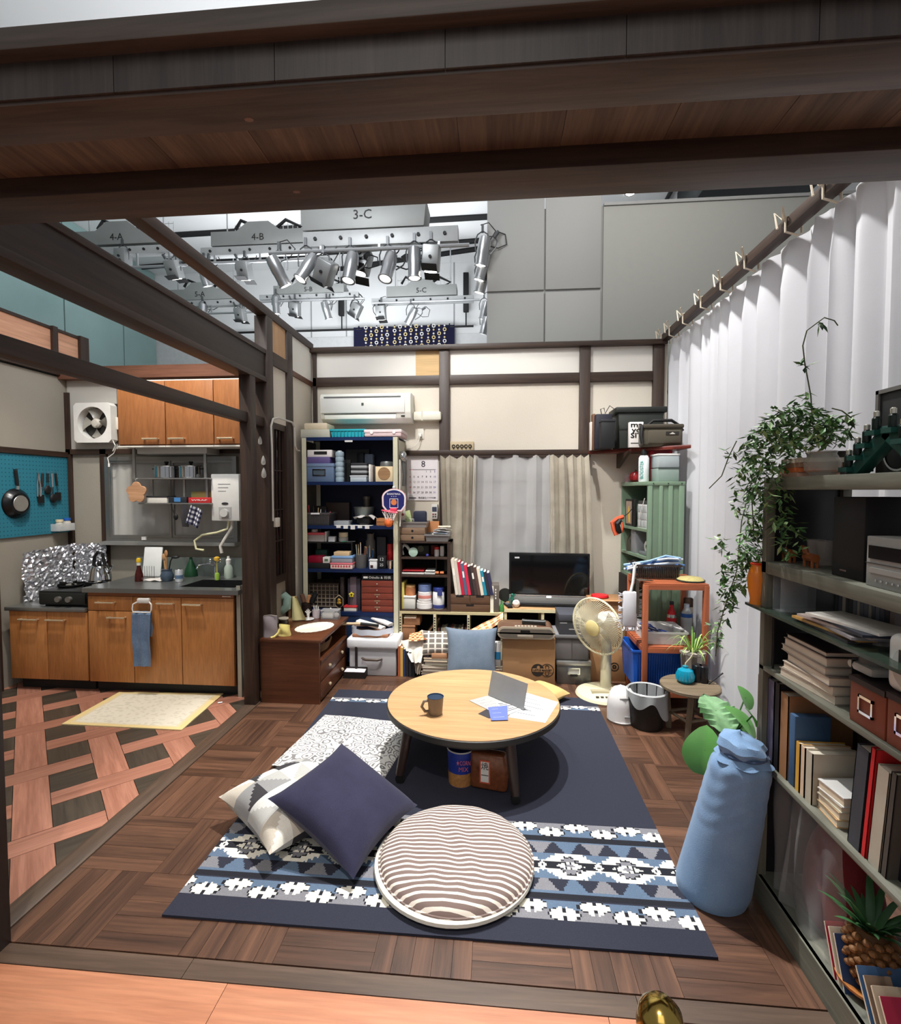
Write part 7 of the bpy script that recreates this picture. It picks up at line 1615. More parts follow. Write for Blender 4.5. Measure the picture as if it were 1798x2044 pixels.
obj('bag_inside',MB().grid(lambda u,v:((br_-.008-.02*v+.004*math.sin(11*2*PI*u))*math.cos(2*PI*u),(br_-.008-.02*v+.004*math.sin(11*2*PI*u))*math.sin(2*PI*u),bh+.004-v*.2),60,8,close_u=True),PB,t)
obj('bag_skirt',MB().grid(lambda u,v:((br_+.004+.008*v*(1+math.sin(7*2*PI*u))+.002*math.sin(60*u))*math.cos(2*PI*u),(br_+.004+.008*v*(1+math.sin(7*2*PI*u+1)))*math.sin(2*PI*u),bh+.004-v*(.07+.10*max(0,math.sin(2*PI*u-4.4))**2+.03*math.sin(5*2*PI*u))),72,10,close_u=True),PB,t)
obj('bag_rim',MB().lathe([(br_-.008,bh),(br_-.002,bh+.008),(br_+.006,bh)],40,cap=False),glassy((240,244,244),.6,.2),t)
# ================================================================ rug, round table, cushions
RX0,RX1,RY0,RY1=-1.24,.765,1.737,3.905
NAV,BLU,GRY,WHT,BLK_=[lin(c)for c in((40,43,58),(92,112,136),(128,128,134),(240,236,222),(24,26,36))]
def rug_col(x,y):
 P=.236;t=((x-.325+P/2)/P)%1;a=abs(t-.5)*2;saw=(t*10)%1
 def zig(v,flip):
  for tc,vc in((.25,.3),(.75,.7)):
   dx,dv=abs(t-tc),abs(v-vc);hw=.235-.17*int(dv*10)/3+.02*(saw>.5)
   if dx<hw and not(dx<.03 and dv>.1):return WHT
   if dx<hw+.045 and dv<.27:return BLK_
  return GRY if(v>.5)==flip else BLU
 for lo,hi,fl_ in((1.842,1.935,False),(2.302,2.396,True),(3.68,3.75,True)):
  if lo<=y<=hi:return zig((y-lo)/(hi-lo),fl_)
 if 1.97<=y<=2.268:
  d=abs(y-2.12)/.149;q=int(a*6)/6;m=q*.62+d*1.0+.05*(saw-.5)
  if d<.13:
   r=a+d*3
   if a>.75:return WHT if.1<(1-a)*2+d*2<.35 else BLK_
   return WHT if.22<r<.55 and saw>.2 else GRY if r<.22 else BLK_
  if d<.50:return WHT if.36<m<.70 else BLK_ if.30<m<=.38 else(GRY if m<=.30 else BLU)
  e=(d-.5)/.5;h=abs(a-.5)*2
  return NAV if h<(1-e)*.75+.06*saw and e<.86 else(BLU if a<.5 else GRY)if e<.9 else BLU
 if 1.94<y<1.972 or 2.266<y<2.302:return BLK_
 return NAV
nu,nv=286,310
rg_=MB().grid(lambda u,v:(RX0+(RX1-RX0)*u,RY0+(RY1-RY0)*v,.009),nu,nv)
rg_.c=[rug_col(RX0+(RX1-RX0)*(i%nu+.5)/nu,RY0+(RY1-RY0)*(i//nu+.5)/nv)for i in range(nu*nv)]
ru=T('rug','navy rug with white and blue geometric bands under the round table','rug',(0,0,0));obj('pile',rg_,attr_mat(.95,.7,260),ru,smooth=0);obj('backing',MB().box(RX0,RX1,RY0,RY1,.0003,.0087),cloth((30,33,50)),ru)
tc_=Vector((-.125,2.965));TR,TZ=.508,.36
rt=T('round_table','low round table with pale wood top and dark edge on the rug','table',(tc_.x,tc_.y,0))
obj('table_top',MB().lathe([(TR-.004,TZ-.006),(TR-.004,TZ)],96),wood((184,142,98),(208,168,122),.4,'X',.7,0,0,.05),rt);obj('edge_band',MB().lathe([(TR-.02,TZ-.04),(TR,TZ-.036),(TR+.002,TZ-.006),(TR-.003,TZ-.003),(TR-.003,TZ-.006)],96,cap=False),M((44,44,42),.5),rt)
obj('apron',MB().lathe([(TR-.06,TZ-.075),(TR-.06,TZ-.007)],64),M((30,24,22),.6),rt)
DKL=wood((36,24,20),(60,42,34),.4,'Z')
for px,py in((1030,1600),(800,1562)):pass
for x,y in((.235,-.435),(-.385,-.30),(.385,.30),(-.285,.40)):
 l_=obj('leg',MB().cyl((x,y,.055),(x*.88,y*.88,TZ-.04),.024,.028,14),DKL,rt);obj('caster',MB().lathe([(.024,-.012),(.024,.012)],16,mtx=Matrix.Translation((x,y,.036))@Matrix.Rotation(PI/2,4,'X')).box(x-.012,x+.012,y-.016,y+.016,.03,.058),BLK,l_)
t=T('mug','brown stoneware mug with a blue inside on the round table','mug',(at(869,1425,Z=TZ).x,at(869,1425,Z=TZ).y,TZ));obj('cup',MB().lathe([(.034,0),(.038,.006),(.041,.05),(.046,.098),(.043,.098),(.037,.01),(.001,.008)],30),M((134,118,100),.4,var=.2,ns=12),t);obj('inner_glaze',MB().lathe([(.0425,.094),(.0465,.1),(.0430,.0985),(.036,.03),(.001,.03)],30),M((46,62,84),.2),t);obj('coffee',MB().lathe([(.041,.074),(.001,.0741)],26),M((24,22,26),.1),t);obj('handle',MB().tube([(-.036,0,.08),(-.065,0,.078),(-.078,0,.05),(-.06,0,.022),(-.036,0,.02)],.008,8),M((126,110,92),.4),t);t.rotation_euler=(0,0,rad(20))
def sheet(name,label,px,z,c,group=None,bend=0):
 q=[at(x,y,Z=TZ)for x,y in px];m=sum(q,Vector())/len(q);return T(name,label,'paper',(m.x,m.y,TZ+z)),[(p.x-m.x,p.y-m.y)for p in q],c
def paper(name,label,px,z,c,lines=0,lc=(90,90,100)):
 t,q,c=sheet(name,label,px,z,c);obj('sheet',MB().prism(q,0,.0012),M(c,.6,var=.03),t)
 for k in range(lines):
  f=.2+.6*k/max(1,lines-1);a=Vector(q[0]).lerp(Vector(q[3]),f);b=Vector(q[1]).lerp(Vector(q[2]),f);p0,p1=a.lerp(b,.15),a.lerp(b,.5+.3*((k*7)%3)/2);obj('print_line',MB().tube([(p0.x,p0.y,.0014),(p1.x,p1.y,.0014)],.0018,4),M(lc,.7),t)
 return t
t=paper('document','large white document with small print at the table edge, lowest of the papers',((1040,1380),(1114,1402),(1088,1443),(1015,1432)),0,(234,236,240),5)
paper('leaflet','grey photo leaflet lying open left of the standing card',((936,1399),(985,1386),(1020,1412),(975,1418)),.0014,(176,176,174),4,(220,220,220))
paper('leaflet','black and white printed leaflet in the middle of the papers',((985,1400),(1010,1405),(1050,1413),(1010,1430)),.0028,(206,206,206),6,(40,40,46))
paper('envelope','dark card showing under the blue postcard',((954,1425),(974,1414),(1010,1432),(975,1434)),.0,(60,56,60))
paper('postcard','bright blue postcard in front of the standing grey card',((974,1414),(1012,1410),(1014,1439),(980,1440)),.0044,(104,120,200),3,(200,210,240))
a,b=at(974,1388,Z=TZ+.003),at(1045,1418,Z=TZ+.003);t=T('grey_card','plain grey folder standing open on the papers on the round table','folder',(a.x,a.y,TZ+.006));dv=b-a;L=math.hypot(dv.x,dv.y);t.rotation_euler=(rad(-14),0,math.atan2(dv.y,dv.x));obj('cover',MB().box(0,L,-.001,.001,0,.145),M((146,148,148),.5),t)
# things under the table
p=at(918,1574,Z=.01)
t=T('popcorn_tub','blue and pink printed paper tub of corn snacks under the round table','tub',(p.x,p.y+.07,.0095));obj('tub',MB().lathe([(.066,0),(.074,.19),(.07,.19)],32,cap=False),M((36,58,150),.4),t);obj('snack_print',MB().lathe([(.0668,.002),(.0705,.075)],32,cap=False),M((170,120,70),.6,var=.6,ns=60),t);obj('rim',MB().lathe([(.072,.186),(.077,.19),(.072,.195)],32,cap=False),M((220,216,206),.4),t);obj('base',MB().lathe([(.066,0),(.001,.002)],30),M((150,110,70),.6),t)
for k,s in enumerate(('★CORN','MIX')):text(s,.034,M((220,110,140),.5),t,(.018,-.0745,.14-.034*k),(PI/2-.04,0,.1),wid=.075 if k==0 else.05)
p=at(980,1590,Z=.01)
t=T('snack_bag','clear bag of brown rice crackers with a white label, under the round table','bag',(p.x-.01,p.y+.08,.0095),rad(-12));obj('bag',MB().prism([(-.1,0),(.1,0),(.105,.12),(.09,.2),(-.1,.2)],-.035,.035,'Y'),M((122,70,44),.25,var=.6,ns=40),t,bev=.02,seg=3);obj('red_label',MB().box(-.045,.012,-.0375,-.035,.04,.165),M((206,90,60),.6),t);obj('label',MB().box(-.038,.005,-.0385,-.037,.048,.157),M((236,232,224),.6),t)
for k,s in enumerate('焼一'):text(s,.042,M((30,28,28),.6),t,(-.0165,-.0392,.132-.05*k))
p=at(1092,1350,Z=.3);yc=MB().grid(lambda u,v:((u-.5)*.26,(v-.5)*(.06+.26*u),.05+.03*math.sin(u*5+v*3)*(1-u)+.05*(1-u)),14,12);yc.grid(lambda u,v:((u-.5)*.26,(v-.5)*(.06+.26*u),.0),14,12)
q=[at(x,y,Z=.1)for x,y in((1052,1348),(1128,1395))];yb=cush(.30,.26,.10,18);one('yellow_cushion','yellow cushion lying on the floor beyond the right of the round table','cushion',yb,cloth((226,190,124)),((q[0].x+q[1].x)/2-.01,(q[0].y+q[1].y)/2-.02,.066),(0,rad(3),rad(-40)))
# patterned seat mat
g=NT('floral');tcx=g.n('ShaderNodeTexCoord');vo=g.n('ShaderNodeTexVoronoi',i_Scale=17.0);nz=g.n('ShaderNodeTexNoise',i_Scale=9.0,i_Detail=2.0);g.l(tcx.outputs['Object'],vo.inputs['Vector']);g.l(tcx.outputs['Object'],nz.inputs['Vector'])
w_=g.math('SINE',g.math('ADD',g.math('MULTIPLY',vo.outputs['Distance'],21),g.math('MULTIPLY',nz.outputs[0],26)));g.l(g.mix(g.math('GREATER_THAN',w_,.35),lin((232,232,228)),lin((126,124,124))),g.b.inputs['Base Color']);g.b.inputs['Roughness'].default_value=.9
mt_=MB().grid(lambda u,v:((u-.5)*.68*(1-.01*math.sin(PI*v)),(v-.5)*.68,.005+.03*(1-(abs(2*u-1))**8)*(1-abs(2*v-1)**8)+.002*math.sin(9*u+5*v)),34,34).grid(lambda u,v:((.5-u)*.68,(v-.5)*.68,0),2,2)
one('seat_mat','flat seat mat with a grey and white floral print left of the table','mat',mt_,g.m,(-.90,3.06,.0095),(0,0,rad(-7)))
# round striped cushion on its white base
g=NT('stripes');tcx=g.n('ShaderNodeTexCoord');sp_=g.n('ShaderNodeSeparateXYZ');nz=g.n('ShaderNodeTexNoise',i_Scale=4.0,i_Detail=2.0);g.l(tcx.outputs['Object'],sp_.inputs[0]);g.l(tcx.outputs['Object'],nz.inputs['Vector'])
w_=g.math('SINE',g.math('MULTIPLY',g.math('ADD',sp_.outputs[1],g.math('MULTIPLY',nz.outputs[0],.02)),2*PI/.0245));g.l(g.mix(g.math('GREATER_THAN',w_,.35),lin((126,108,102)),lin((232,224,212))),g.b.inputs['Base Color']);g.b.inputs['Roughness'].default_value=.9
cx_,cy_=-.168,2.085
t=T('round_cushion','round cushion with brown and white stripes lying at the front of the rug','cushion',(cx_,cy_,.0095))
obj('base',MB().lathe([(.27,0),(.322,.004),(.336,.018),(.334,.03),(.30,.034)],56),cloth((214,212,202)),t)
def stp(u,v):a=2*PI*u;r=.325*v;wr=.006*math.sin(r*math.cos(a)*46+2*math.sin(r*math.sin(a)*14))+.004*math.sin(r*math.cos(a)*70+r*math.sin(a)*30);return(r*math.cos(a)+.008,r*math.sin(a)+.012,.030+.062*(1-v**5)**.55+wr*.4*(1-v**6))
obj('cover',MB().grid(stp,64,34,close_u=True),g.m,t,smooth=60);obj('piping',MB().tube([(.325*math.cos(a)+.008,.325*math.sin(a)+.012,.033)for a in[2*PI*k/64 for k in range(65)]],.005,6),g.m,t)
# triangle-print cushion and the navy cushion leaning on it
rr=random.Random(3);n=32;gc_=cush(.50,.48,.20,n);PAL=[lin(c)for c in((238,236,226),(186,186,182),(206,198,184),(150,150,150),(238,236,226),(58,56,60),(214,214,210))]
def tri(f):i,j=(f%(n*n))%n,(f%(n*n))//n;return(i//8,j//8,(i%8+j%8>=8)if(i//8+j//8)%2 else(i%8>=j%8))
gc_.c=[PAL[(k[0]*3+k[1]*5+k[2]*2)%7]for k in map(tri,range(len(gc_.f)))]
one('triangle_cushion','cushion with white, grey and black triangles at the left edge of the rug','cushion',gc_,attr_mat(.9),(-.97,2.30,.115),(rad(0),rad(4),rad(-38)))
B_,T_,L_,R_=Vector((-.555,1.90,.045)),Vector((-.79,2.52,.27)),Vector((-.96,2.07,.22)),Vector((-.39,2.40,.06))
e1,e2=(T_-B_).normalized(),(R_-L_).normalized();nn=e2.cross(e1).normalized();e2=e1.cross(nn).normalized();ex,ey=(e1+e2).normalized(),(e1-e2).normalized()
mx=Matrix((ex,ey,ex.cross(ey))).transposed().to_4x4();nc=one('navy_cushion','plain navy square cushion resting corner-up on the triangle cushion','cushion',cush(.50,.50,.17,30),cloth((52,52,76),(40,40,62),weave=300),(B_+T_+L_+R_)/4+Vector((0,0,.02)));nc.rotation_euler=mx.to_euler()
# blue bolster leaning at the bookcase end
t=T('bolster','tall light blue fabric bolster tied at the top, leaning by the grey bookcase','bolster',(.866,2.045,0));BB=cloth((128,158,192),(112,144,182),weave=260)
def bol(u,v):
 a=2*PI*u;r=(.138-.036*v)*(.93+.07*min(1,v*14))*(1-max(0,v-.93)*3.2)+.0035*math.sin(a*9+v*5)*max(0,v-.6)*2+.0012*math.sin(v*60+5*math.sin(a*2+1))*(v>.5)
 return(r*math.cos(a)+.085*v,r*math.sin(a)-.055*v,.004+.59*v)
obj('body',MB().grid(bol,56,44,close_u=True),BB,t);obj('base',MB().lathe([(.124,.0),(.127,.006)],40),BB,t)
def gat(u,v):a=2*PI*u;k=min(int(v*4),3);R_=(.098,.074,.084,.07,.001);r=R_[k]+(R_[k+1]-R_[k])*(v*4-k);r*=1+.09*math.sin(a*6+v*3)*min(1,(1-v)*4);return(r*math.cos(a)+.085-.012*v,r*math.sin(a)-.055,.575+.10*v-.012*math.cos(a+.6)*v)
obj('gathered_top',MB().grid(gat,54,16,close_u=True),BB,t)
obj('tie_cord',MB().tube([(.085+.078*math.cos(a),-.055+.078*math.sin(a),.60)for a in[2*PI*k/24 for k in range(25)]],.006,6),cloth((70,90,124)),t)
# brass stanchion in front
t=T('stanchion','brass-topped barrier post close to the viewer, at the bottom edge','post',(.206,.62,0));BR=M((176,148,78),.16,1,var=.2,ns=30);obj('knob',MB().lathe([(.012,.895),(.026,.915),(.0285,.94),(.025,.958),(.014,.970),(.001,.973)],28),BR,t);obj('post',MB().lathe([(.02,.02),(.02,.905)],18),BR,t);obj('base',MB().lathe([(.13,0),(.13,.012),(.03,.03)],30),BR,t)
# ================================================================ white curtain on the right
cu_=T('white_curtain','tall white pleated curtain tied along the dark rail on the right','curtain',(0,0,0))
WC=cloth((236,236,240),None,.9,300,.03,.25,.15);rr=random.Random(2);ph=[rr.uniform(0,6)for _ in range(5)]
def cur(u,v):
 y=.7+4.1*u;q=2*PI*21*(u+.012*math.sin(17*u+ph[0])+.006*math.sin(41*u+ph[1]));e=min(1,v*12)
 return(1.605+(.038+.016*math.sin(13*u+ph[2]))*math.sin(q)*(.35+.65*e)+.006*math.sin(2.3*q+v*3),y+.008*math.sin(2*q),2.955+.006*math.sin(q*.5)*(1-e)-v*2.94)
obj('drape',MB().grid(cur,460,24),WC,cu_)
struct('trim_6',MB().box(1.50,1.565,.9,4.80,2.955,3.015),BEAM,bev=.004,label='dark rail carrying the white curtain')
for px,py in((1645,375),(1570,440),(1488,515),(1440,555),(1400,592),(1364,627),(1337,655),(1320,672)):
 y=at(px,py,X=1.5).y;obj('tie',MB().tube([(1.56,0,-.03),(1.495,0,-.01),(1.493,0,.065),(1.53,0,.072),(1.572,0,.06),(1.575,0,-.02)],.006,5).tube([(1.49,0,.05),(1.46,-.03,.10),(1.48,.0,.115),(1.49,.02,.06),(1.465,.05,.11),(1.47,.03,.02)],.006,5),cloth((222,210,190)),cu_,(0,y,2.95))
 # ================================================================ bookcase
BKX,BKD,BY0,BY1=1.03,.30,.72,2.05
GW=wood((84,86,76),(128,128,114),.6,'Y',.7,.05);GWZ=wood((80,80,70),(122,120,106),.6,'Z',.7)
bk=T('bookcase','grey-green weathered wooden bookcase running along the right side','bookcase',(BKX,0,0))
BS=[.10,.556,.928,1.33,1.648]
for k,z in enumerate(BS):obj(('base_shelf','shelf','shelf','shelf','top')[k],MB().box(0,BKD,BY0,BY1,z-(.018 if k in(1,2)else.045 if k else.02),z),GW,bk,bev=.002)
obj('kick_board',MB().box(-.004,.014,BY0,BY1,0,.10),GW,bk)
for x in(0,BKD-.03):obj('post',MB().box(x,x+.03,BY1-.03,BY1,0,BS[4]-.045),GWZ,bk)
obj('end_panel',MB().box(.03,BKD-.03,BY1-.012,BY1,.1,BS[4]-.045),M((34,34,36),.35),bk);obj('far_end',MB().box(0,BKD,BY0-.02,BY0,0,BS[4]),GWZ,bk)
PLZ=1.155;obj('glass_shelf',MB().box(-.03,BKD,.8,BY1+.06,PLZ-.010,PLZ),M((52,64,54),.15,alpha=.9),bk);obj('bracket',MB().cyl((.02,BY1-.06,BS[2]),(.02,BY1-.06,PLZ-.01),.004,n=6),BLK,bk)
def xb(name,label,cat,pxL,pxR,pyT,z0,c,dep=.2,X=BKX+.02,mat=None,rough=.6,pages=0,pyB=None,grp=None,tilt=0):
 """a box on the bookcase seen on its room-facing side: left/right/top pixel edges"""
 y1,y0=at(pxL,pyT,X=X).y,at(pxR,pyT,X=X).y;z1=at((pxL+pxR)/2,pyT,X=X).z
 t=T(name,label,cat,(X,(y0+y1)/2,z0),0,grp,(rad(tilt),0,0));w=(y1-y0)/2;h=z1-z0
 mt=mat or M(c,rough)
 if pages:obj('cover',MB().box(0,dep,-w,-w+.003,0,h).box(0,dep,w-.003,w,0,h).box(0,.003,-w,w,0,h),mt,t);obj('pages',MB().box(.003,dep-.004,-w+.003,w-.003,.003,h-.004),M((222,214,196),.8),t)
 else:obj('body',MB().box(0,dep,-w,w,0,h),mt,t,bev=.003)
 return t,w,h
 # lower book shelf
z=BS[1];B='book'
for nm,lab,a,b,ty,c,dp,pg in(('book','tall book with mottled orange and white spine, far end of the lower shelf',1513,1532,1352,(176,130,96),.2,1),('book','tall slim mauve-grey book beside the mottled one on the lower shelf',1533,1546,1357,(96,90,110),.2,1),('book','black tall book beside the mauve-grey one',1547,1557,1363,(26,22,26),.2,1),('album','brown ring-bound album on the lower shelf',1558,1574,1385,(150,108,72),.22,1),('book','blue box book on the lower shelf',1576,1587,1426,(60,92,128),.12,0),('book','ochre-spined book in the middle of the lower shelf',1588,1597,1482,(206,158,62),.16,1),('book','cream-spined book beside the ochre one',1598,1607,1490,(214,188,160),.16,1),('book','pale thick book with grey print beside the cream one',1608,1622,1500,(186,178,160),.17,1)):
 xb(nm,lab,'book',a,b,ty,z,c,dp,pages=pg,grp='books on the lower bookcase shelf')
one('folder','large dark brown folder leaning behind the books on the lower shelf','folder',MB().box(0,.02,0,.42,0,.30),M((70,58,46),.7),(BKX+.265,1.56,z))
yc_=at(1655,1640,X=BKX+.04).y;zz_=z
for k,(hh,c,nm)in enumerate(((.026,(196,160,116),'tan pocket book with a ribbon, lowest'),(.026,(206,180,140),'cream pocket book, second lowest'),(.02,(196,196,180),'grey-green pocket book, third'),(.03,(220,220,218),'white boxed book, topmost'))):
 t=T('book',nm+' of the flat stack on the lower shelf','book',(BKX+.03,yc_-.005*k,zz_),rad(-4+3*k),'flat books on the lower bookcase shelf');obj('cover',MB().box(0,.15,-.055,.055,0,.003).box(0,.15,-.055,.055,hh-.003,hh),M(c,.5),t);obj('pages',MB().box(.003,.147,-.052,.052,.003,hh-.003),M((226,214,190),.8),t);zz_+=hh+.0006
for lab,a,b,ty,c,tl in(('slate grey album leaning at the near part of the lower shelf',1697,1722,1483,(66,68,76),5),('bright red book beside the slate album',1724,1734,1483,(206,36,40),5),('linen-white thick book with grey spine beside the red book',1737,1762,1523,(186,180,164),5),('dark grey ridged book next to the linen-white one',1764,1776,1532,(78,72,66),5)):xb('book',lab,'book',a,b,ty,z,c,.2,pages=1,tilt=tl,grp='leaning books on the lower bookcase shelf')
p=at(1798,1660,X=BKX+.06);t=T('storage_box','dark navy box at the right edge of the lower shelf','box',(BKX+.05,p.y-.05,z));bz_=p.z-z;obj('box',MB().box(0,.2,-.12,.09,0,bz_),M((24,24,38),.6),t,bev=.004)
p=at(1794,1600,X=BKX+.07);t=T('figurine','glossy pink rounded figurine with a pale straw tuft on the dark navy box','figurine',(p.x+.03,p.y-.03,z+bz_));PK=M((226,168,150),.35);obj('body',MB().sphere((0,0,.04),.042,16,1,1.1,.95),PK,t);obj('limb',MB().tube([(-.03,.02,.02),(-.05,.035,.02),(-.055,.03,.035)],.017,10),PK,t);obj('limb',MB().tube([(-.02,.03,.07),(-.035,.035,.085),(-.03,.015,.1)],.014,10),PK,t);obj('belly',MB().sphere((-.036,-.004,.062),.018,12),M((120,60,56),.4),t);obj('tuft',MB().tube([(0,.01,.075),(-.01,.018,.11),(-.02,.02,.128)],.010,7,.4),M((206,190,130),.8),t)
# middle shelf: flat books, white appliances on file boxes
zz_=BS[2];rr=random.Random(8)
for k,(hh,L,c,nm)in enumerate(((.03,.27,(150,140,128),'grey, lowest'),(.026,.26,(196,184,168),'pale, second'),(.03,.25,(120,110,104),'taupe, third'),(.022,.27,(178,164,150),'beige, fourth'),(.03,.24,(160,146,134),'stone, fifth'),(.018,.22,(44,26,28),'red-edged black, topmost'))):
 t=T('book',f'flat book, {nm} of the stack on the middle bookcase shelf','book',(BKX+.02,1.80+rr.uniform(-.015,.015),zz_),rad(rr.uniform(-5,5)),'flat books on the middle bookcase shelf');obj('cover',MB().box(0,.21,-L/2,L/2,0,.003).box(0,.21,-L/2,L/2,hh-.003,hh),M(c,.5),t);obj('pages',MB().box(.003,.207,-L/2+.003,L/2-.003,.003,hh-.003),M((206,194,176),.8),t);zz_+=hh+.0006
one('book_end','thin black wire book end on the middle bookcase shelf','book end',MB().box(0,.18,0,.004,0,.17),BLK,(BKX+.03,1.585,BS[2]))
LB=M((126,62,40),.5)
for k,(a,b,lab)in enumerate(((1697,1769,'reddish-brown file box with a steel label frame, left of two under the white appliance'),(1771,1850,'reddish-brown file box at the right edge of the middle shelf'))):
 t,w,h=xb('file_box',lab,'file box',a,b,(1366,1402)[k],BS[2],None,.24,BKX+.012,LB);fr=MB();ww=.028
 fr.box(-.006,0,-ww,ww,h*.30,h*.36).box(-.006,0,-ww,ww,h*.64,h*.70).box(-.006,0,-ww,-ww+.006,h*.3,h*.7).box(-.006,0,ww-.006,ww,h*.3,h*.7);obj('label_frame',fr,CHROME,t);obj('lid',MB().box(-.004,.244,-w,w,h-.012,h+.004),M((40,26,26),.5),t);bxh=BS[2]+.137
 zt3=BS[2]+h+.004
p=at(1725,1345,X=BKX+.05);t=T('desk_lamp_base','grey cone-shaped object on a rounded pale base on the brown file boxes','appliance',(BKX+.07,p.y,zt3));obj('base',MB().box(-.04,.06,-.055,.05,0,.028),M((196,194,186),.4),t,bev=.012);obj('cone',MB().lathe([(.045,.028),(.03,.10),(.022,.115)],22,c=(.015,.0,0)),M((112,108,102),.4),t)
p=at(1790,1330,X=BKX+.03);t=T('white_speaker','white rounded appliance with a dark square window at the right edge','appliance',(BKX+.02,p.y-.055,zt3));obj('case',MB().box(0,.09,-.09,.085,0,.155),M((222,220,214),.35),t,bev=.025,seg=4);obj('recess',MB().lathe([(.05,0),(.055,.003)],24,mtx=Matrix.Translation((-.001,.0,.075))@Matrix.Rotation(-PI/2,4,'Y')),M((190,186,180),.4),t);obj('dark_window',MB().box(-.006,0,-.01,.03,.07,.12),M((50,46,44),.3),t)
# glass shelf: magazines, discs, orange vase
rr=random.Random(6);y=1.86
for k in range(15):
 w=rr.uniform(.010,.02);one('disc_case','disc case, '+ORD[k]+' from the far end, at the back of the glass shelf','disc case',MB().box(0,.12,0,w-.001,0,.125+rr.uniform(-.01,.01)),M(rr.choice([(90,96,110),(60,66,80),(150,146,138),(40,42,50),(110,100,96)]),.35),(BKX+.15,y-w,PLZ),group='disc cases on the glass shelf');y-=w+.001
one('acrylic_stand','clear acrylic file stand at the far end of the glass shelf','stand',MB().box(0,.12,0,.004,0,.14).box(0,.12,.05,.054,0,.14).box(0,.12,0,.054,0,.004),glassy((230,236,240),.14),(BKX+.01,1.93,PLZ))
zz_=PLZ+.0005
for k,(L,c,nm)in enumerate(((.30,(60,58,62),'charcoal, lowest'),(.29,(206,160,90),'amber, second'),(.27,(150,146,150),'grey, third'),(.28,(190,176,170),'pale pink, fourth'),(.26,(40,46,60),'navy, fifth'),(.25,(226,222,214),'white, topmost'))):
 one('magazine',f'magazine, {nm} of the pile on the glass shelf','magazine',MB().box(0,.13,-L/2,L/2,0,.008),M(c,.3,var=.3,ns=25),(BKX+.0,1.70-.02*k,zz_),(0,0,rad((-3,4,-6,8,-4,12)[k])),group='magazines on the glass shelf');zz_+=.0086
t=T('orange_vase','translucent orange glass vase at the far end of the glass shelf','vase',(BKX-.005,BY1+.025,PLZ));obj('vase',MB().lathe([(.024,0),(.022,.02),(.028,.05),(.034,.10),(.028,.13),(.020,.15),(.026,.16)],22),M((236,136,20),.08,alpha=.88,sub=.3),t);obj('red_lip',MB().lathe([(.024,.155),(.028,.162),(.022,.164)],20,cap=False),M((206,60,30),.1),t)
# upper shelf: stereo, speaker, glasses, little animals
z=BS[3]
t,w,h=xb('speaker','black box loudspeaker on the upper bookcase shelf','speaker',1664,1728,992,z,(14,13,15),.16,BKX+.05);obj('badge',MB().box(-.002,0,.0,.03,.02,.025),CHROME,t)
t,w,h=xb('stereo','silver compact stereo beside the black loudspeaker','stereo',1730,1830,1075,z,(150,150,146),.2,BKX+.03);obj('display',MB().box(-.003,0,-w*.9,w*.86,h*.56,h*.82),M((16,14,16),.15),t);obj('groove',MB().box(-.002,0,-w,w,h*.46,h*.475),M((60,60,60),.5),t);obj('disc_tray',MB().box(-.004,0,-w*.9,w*.8,h*.28,h*.38),M((176,176,172),.3,.4),t)
for k in range(5):obj('button',MB().sphere((-.003,w*.5-.02*k,h*.14),.0035,7),CHROME,t)
t,w,h=xb('screen_panel','large black panel standing behind the stereo','panel',1700,1850,994,z,(12,12,13),.02,BKX+.24)
for k,(px,lab)in enumerate(((1628,'ribbed drinking glass, left of two by the loudspeaker'),(1648,'ribbed drinking glass, right of two by the loudspeaker'))):p=at(px,1110,X=BKX+.15);one('drinking_glass',lab,'glass',MB().lathe([(.022,0),(.03,.09),(.028,.09),(.02,.006)],18),glassy((200,190,180),.3),(p.x,p.y,z))
for px,lab in((1574,'small orange wooden animal figure, left of two in the dark shelf corner'),(1618,'small orange wooden animal figure, right of two in the dark shelf corner')):
 p=at(px,1115,X=BKX+.08);t=T('animal_figure',lab,'figurine',(p.x,p.y,z));AF=M((150,84,44),.5);obj('body',MB().tube([(0,.028,.034),(0,-.028,.034)],.015,10),AF,t);obj('head',MB().tube([(0,.026,.04),(0,.036,.062),(0,.052,.064)],.010,8),AF,t)
 for s,q in((-1,1),(1,1),(-1,-1),(1,-1)):obj('leg',MB().cyl((s*.008,q*.022,0),(s*.008,q*.022,.03),.005,n=7),AF,t)
 # on top: stack of books, glass bowl, planter, bottle stand, black machine
z=BS[4];zz_=z
for k,(c,nm)in enumerate(((206,196,178),'cream, lowest'),)if False else enumerate((((190,150,130),'salmon, lowest'),((206,110,60),'orange, second'),((150,120,96),'tan, third'),((196,186,168),'cream, topmost'))):one('book',f'small book, {nm} of the stack under the trailing plant','book',MB().box(0,.14,-.06,.06,0,.016),M(c,.6),(BKX+.02,1.93-.006*k,zz_),group='books under the trailing plant');zz_+=.0166
p=at(1640,945,X=BKX+.07);one('glass_bowl','clear round glass bowl on top of the bookcase beside the stacked books','bowl',MB().lathe([(.03,0),(.05,.02),(.054,.05),(.04,.075),(.043,.085),(.039,.085)],24),glassy((200,196,186),.42),(p.x,p.y,z))
t=T('bottle_stand','dark green A-shaped stepped stand holding small capped bottles on the bookcase','stand',(BKX+.05,1.47,z));SG=M((24,70,62),.4)
q0=at(1672,950,X=BKX+.05).y;q1=at(1745,850,X=BKX+.05);hA_=q1.z-z;t.location.y=q1.y;dl_=q0-q1.y
for s in(1,-1):obj('arm',MB().prism([(s*(dl_+.02),0),(s*(dl_-.03),0),(-s*.02,hA_-.03),(-s*.0,hA_),(s*.02,hA_)],.03,.07,'X'),SG,t,bev=.003)
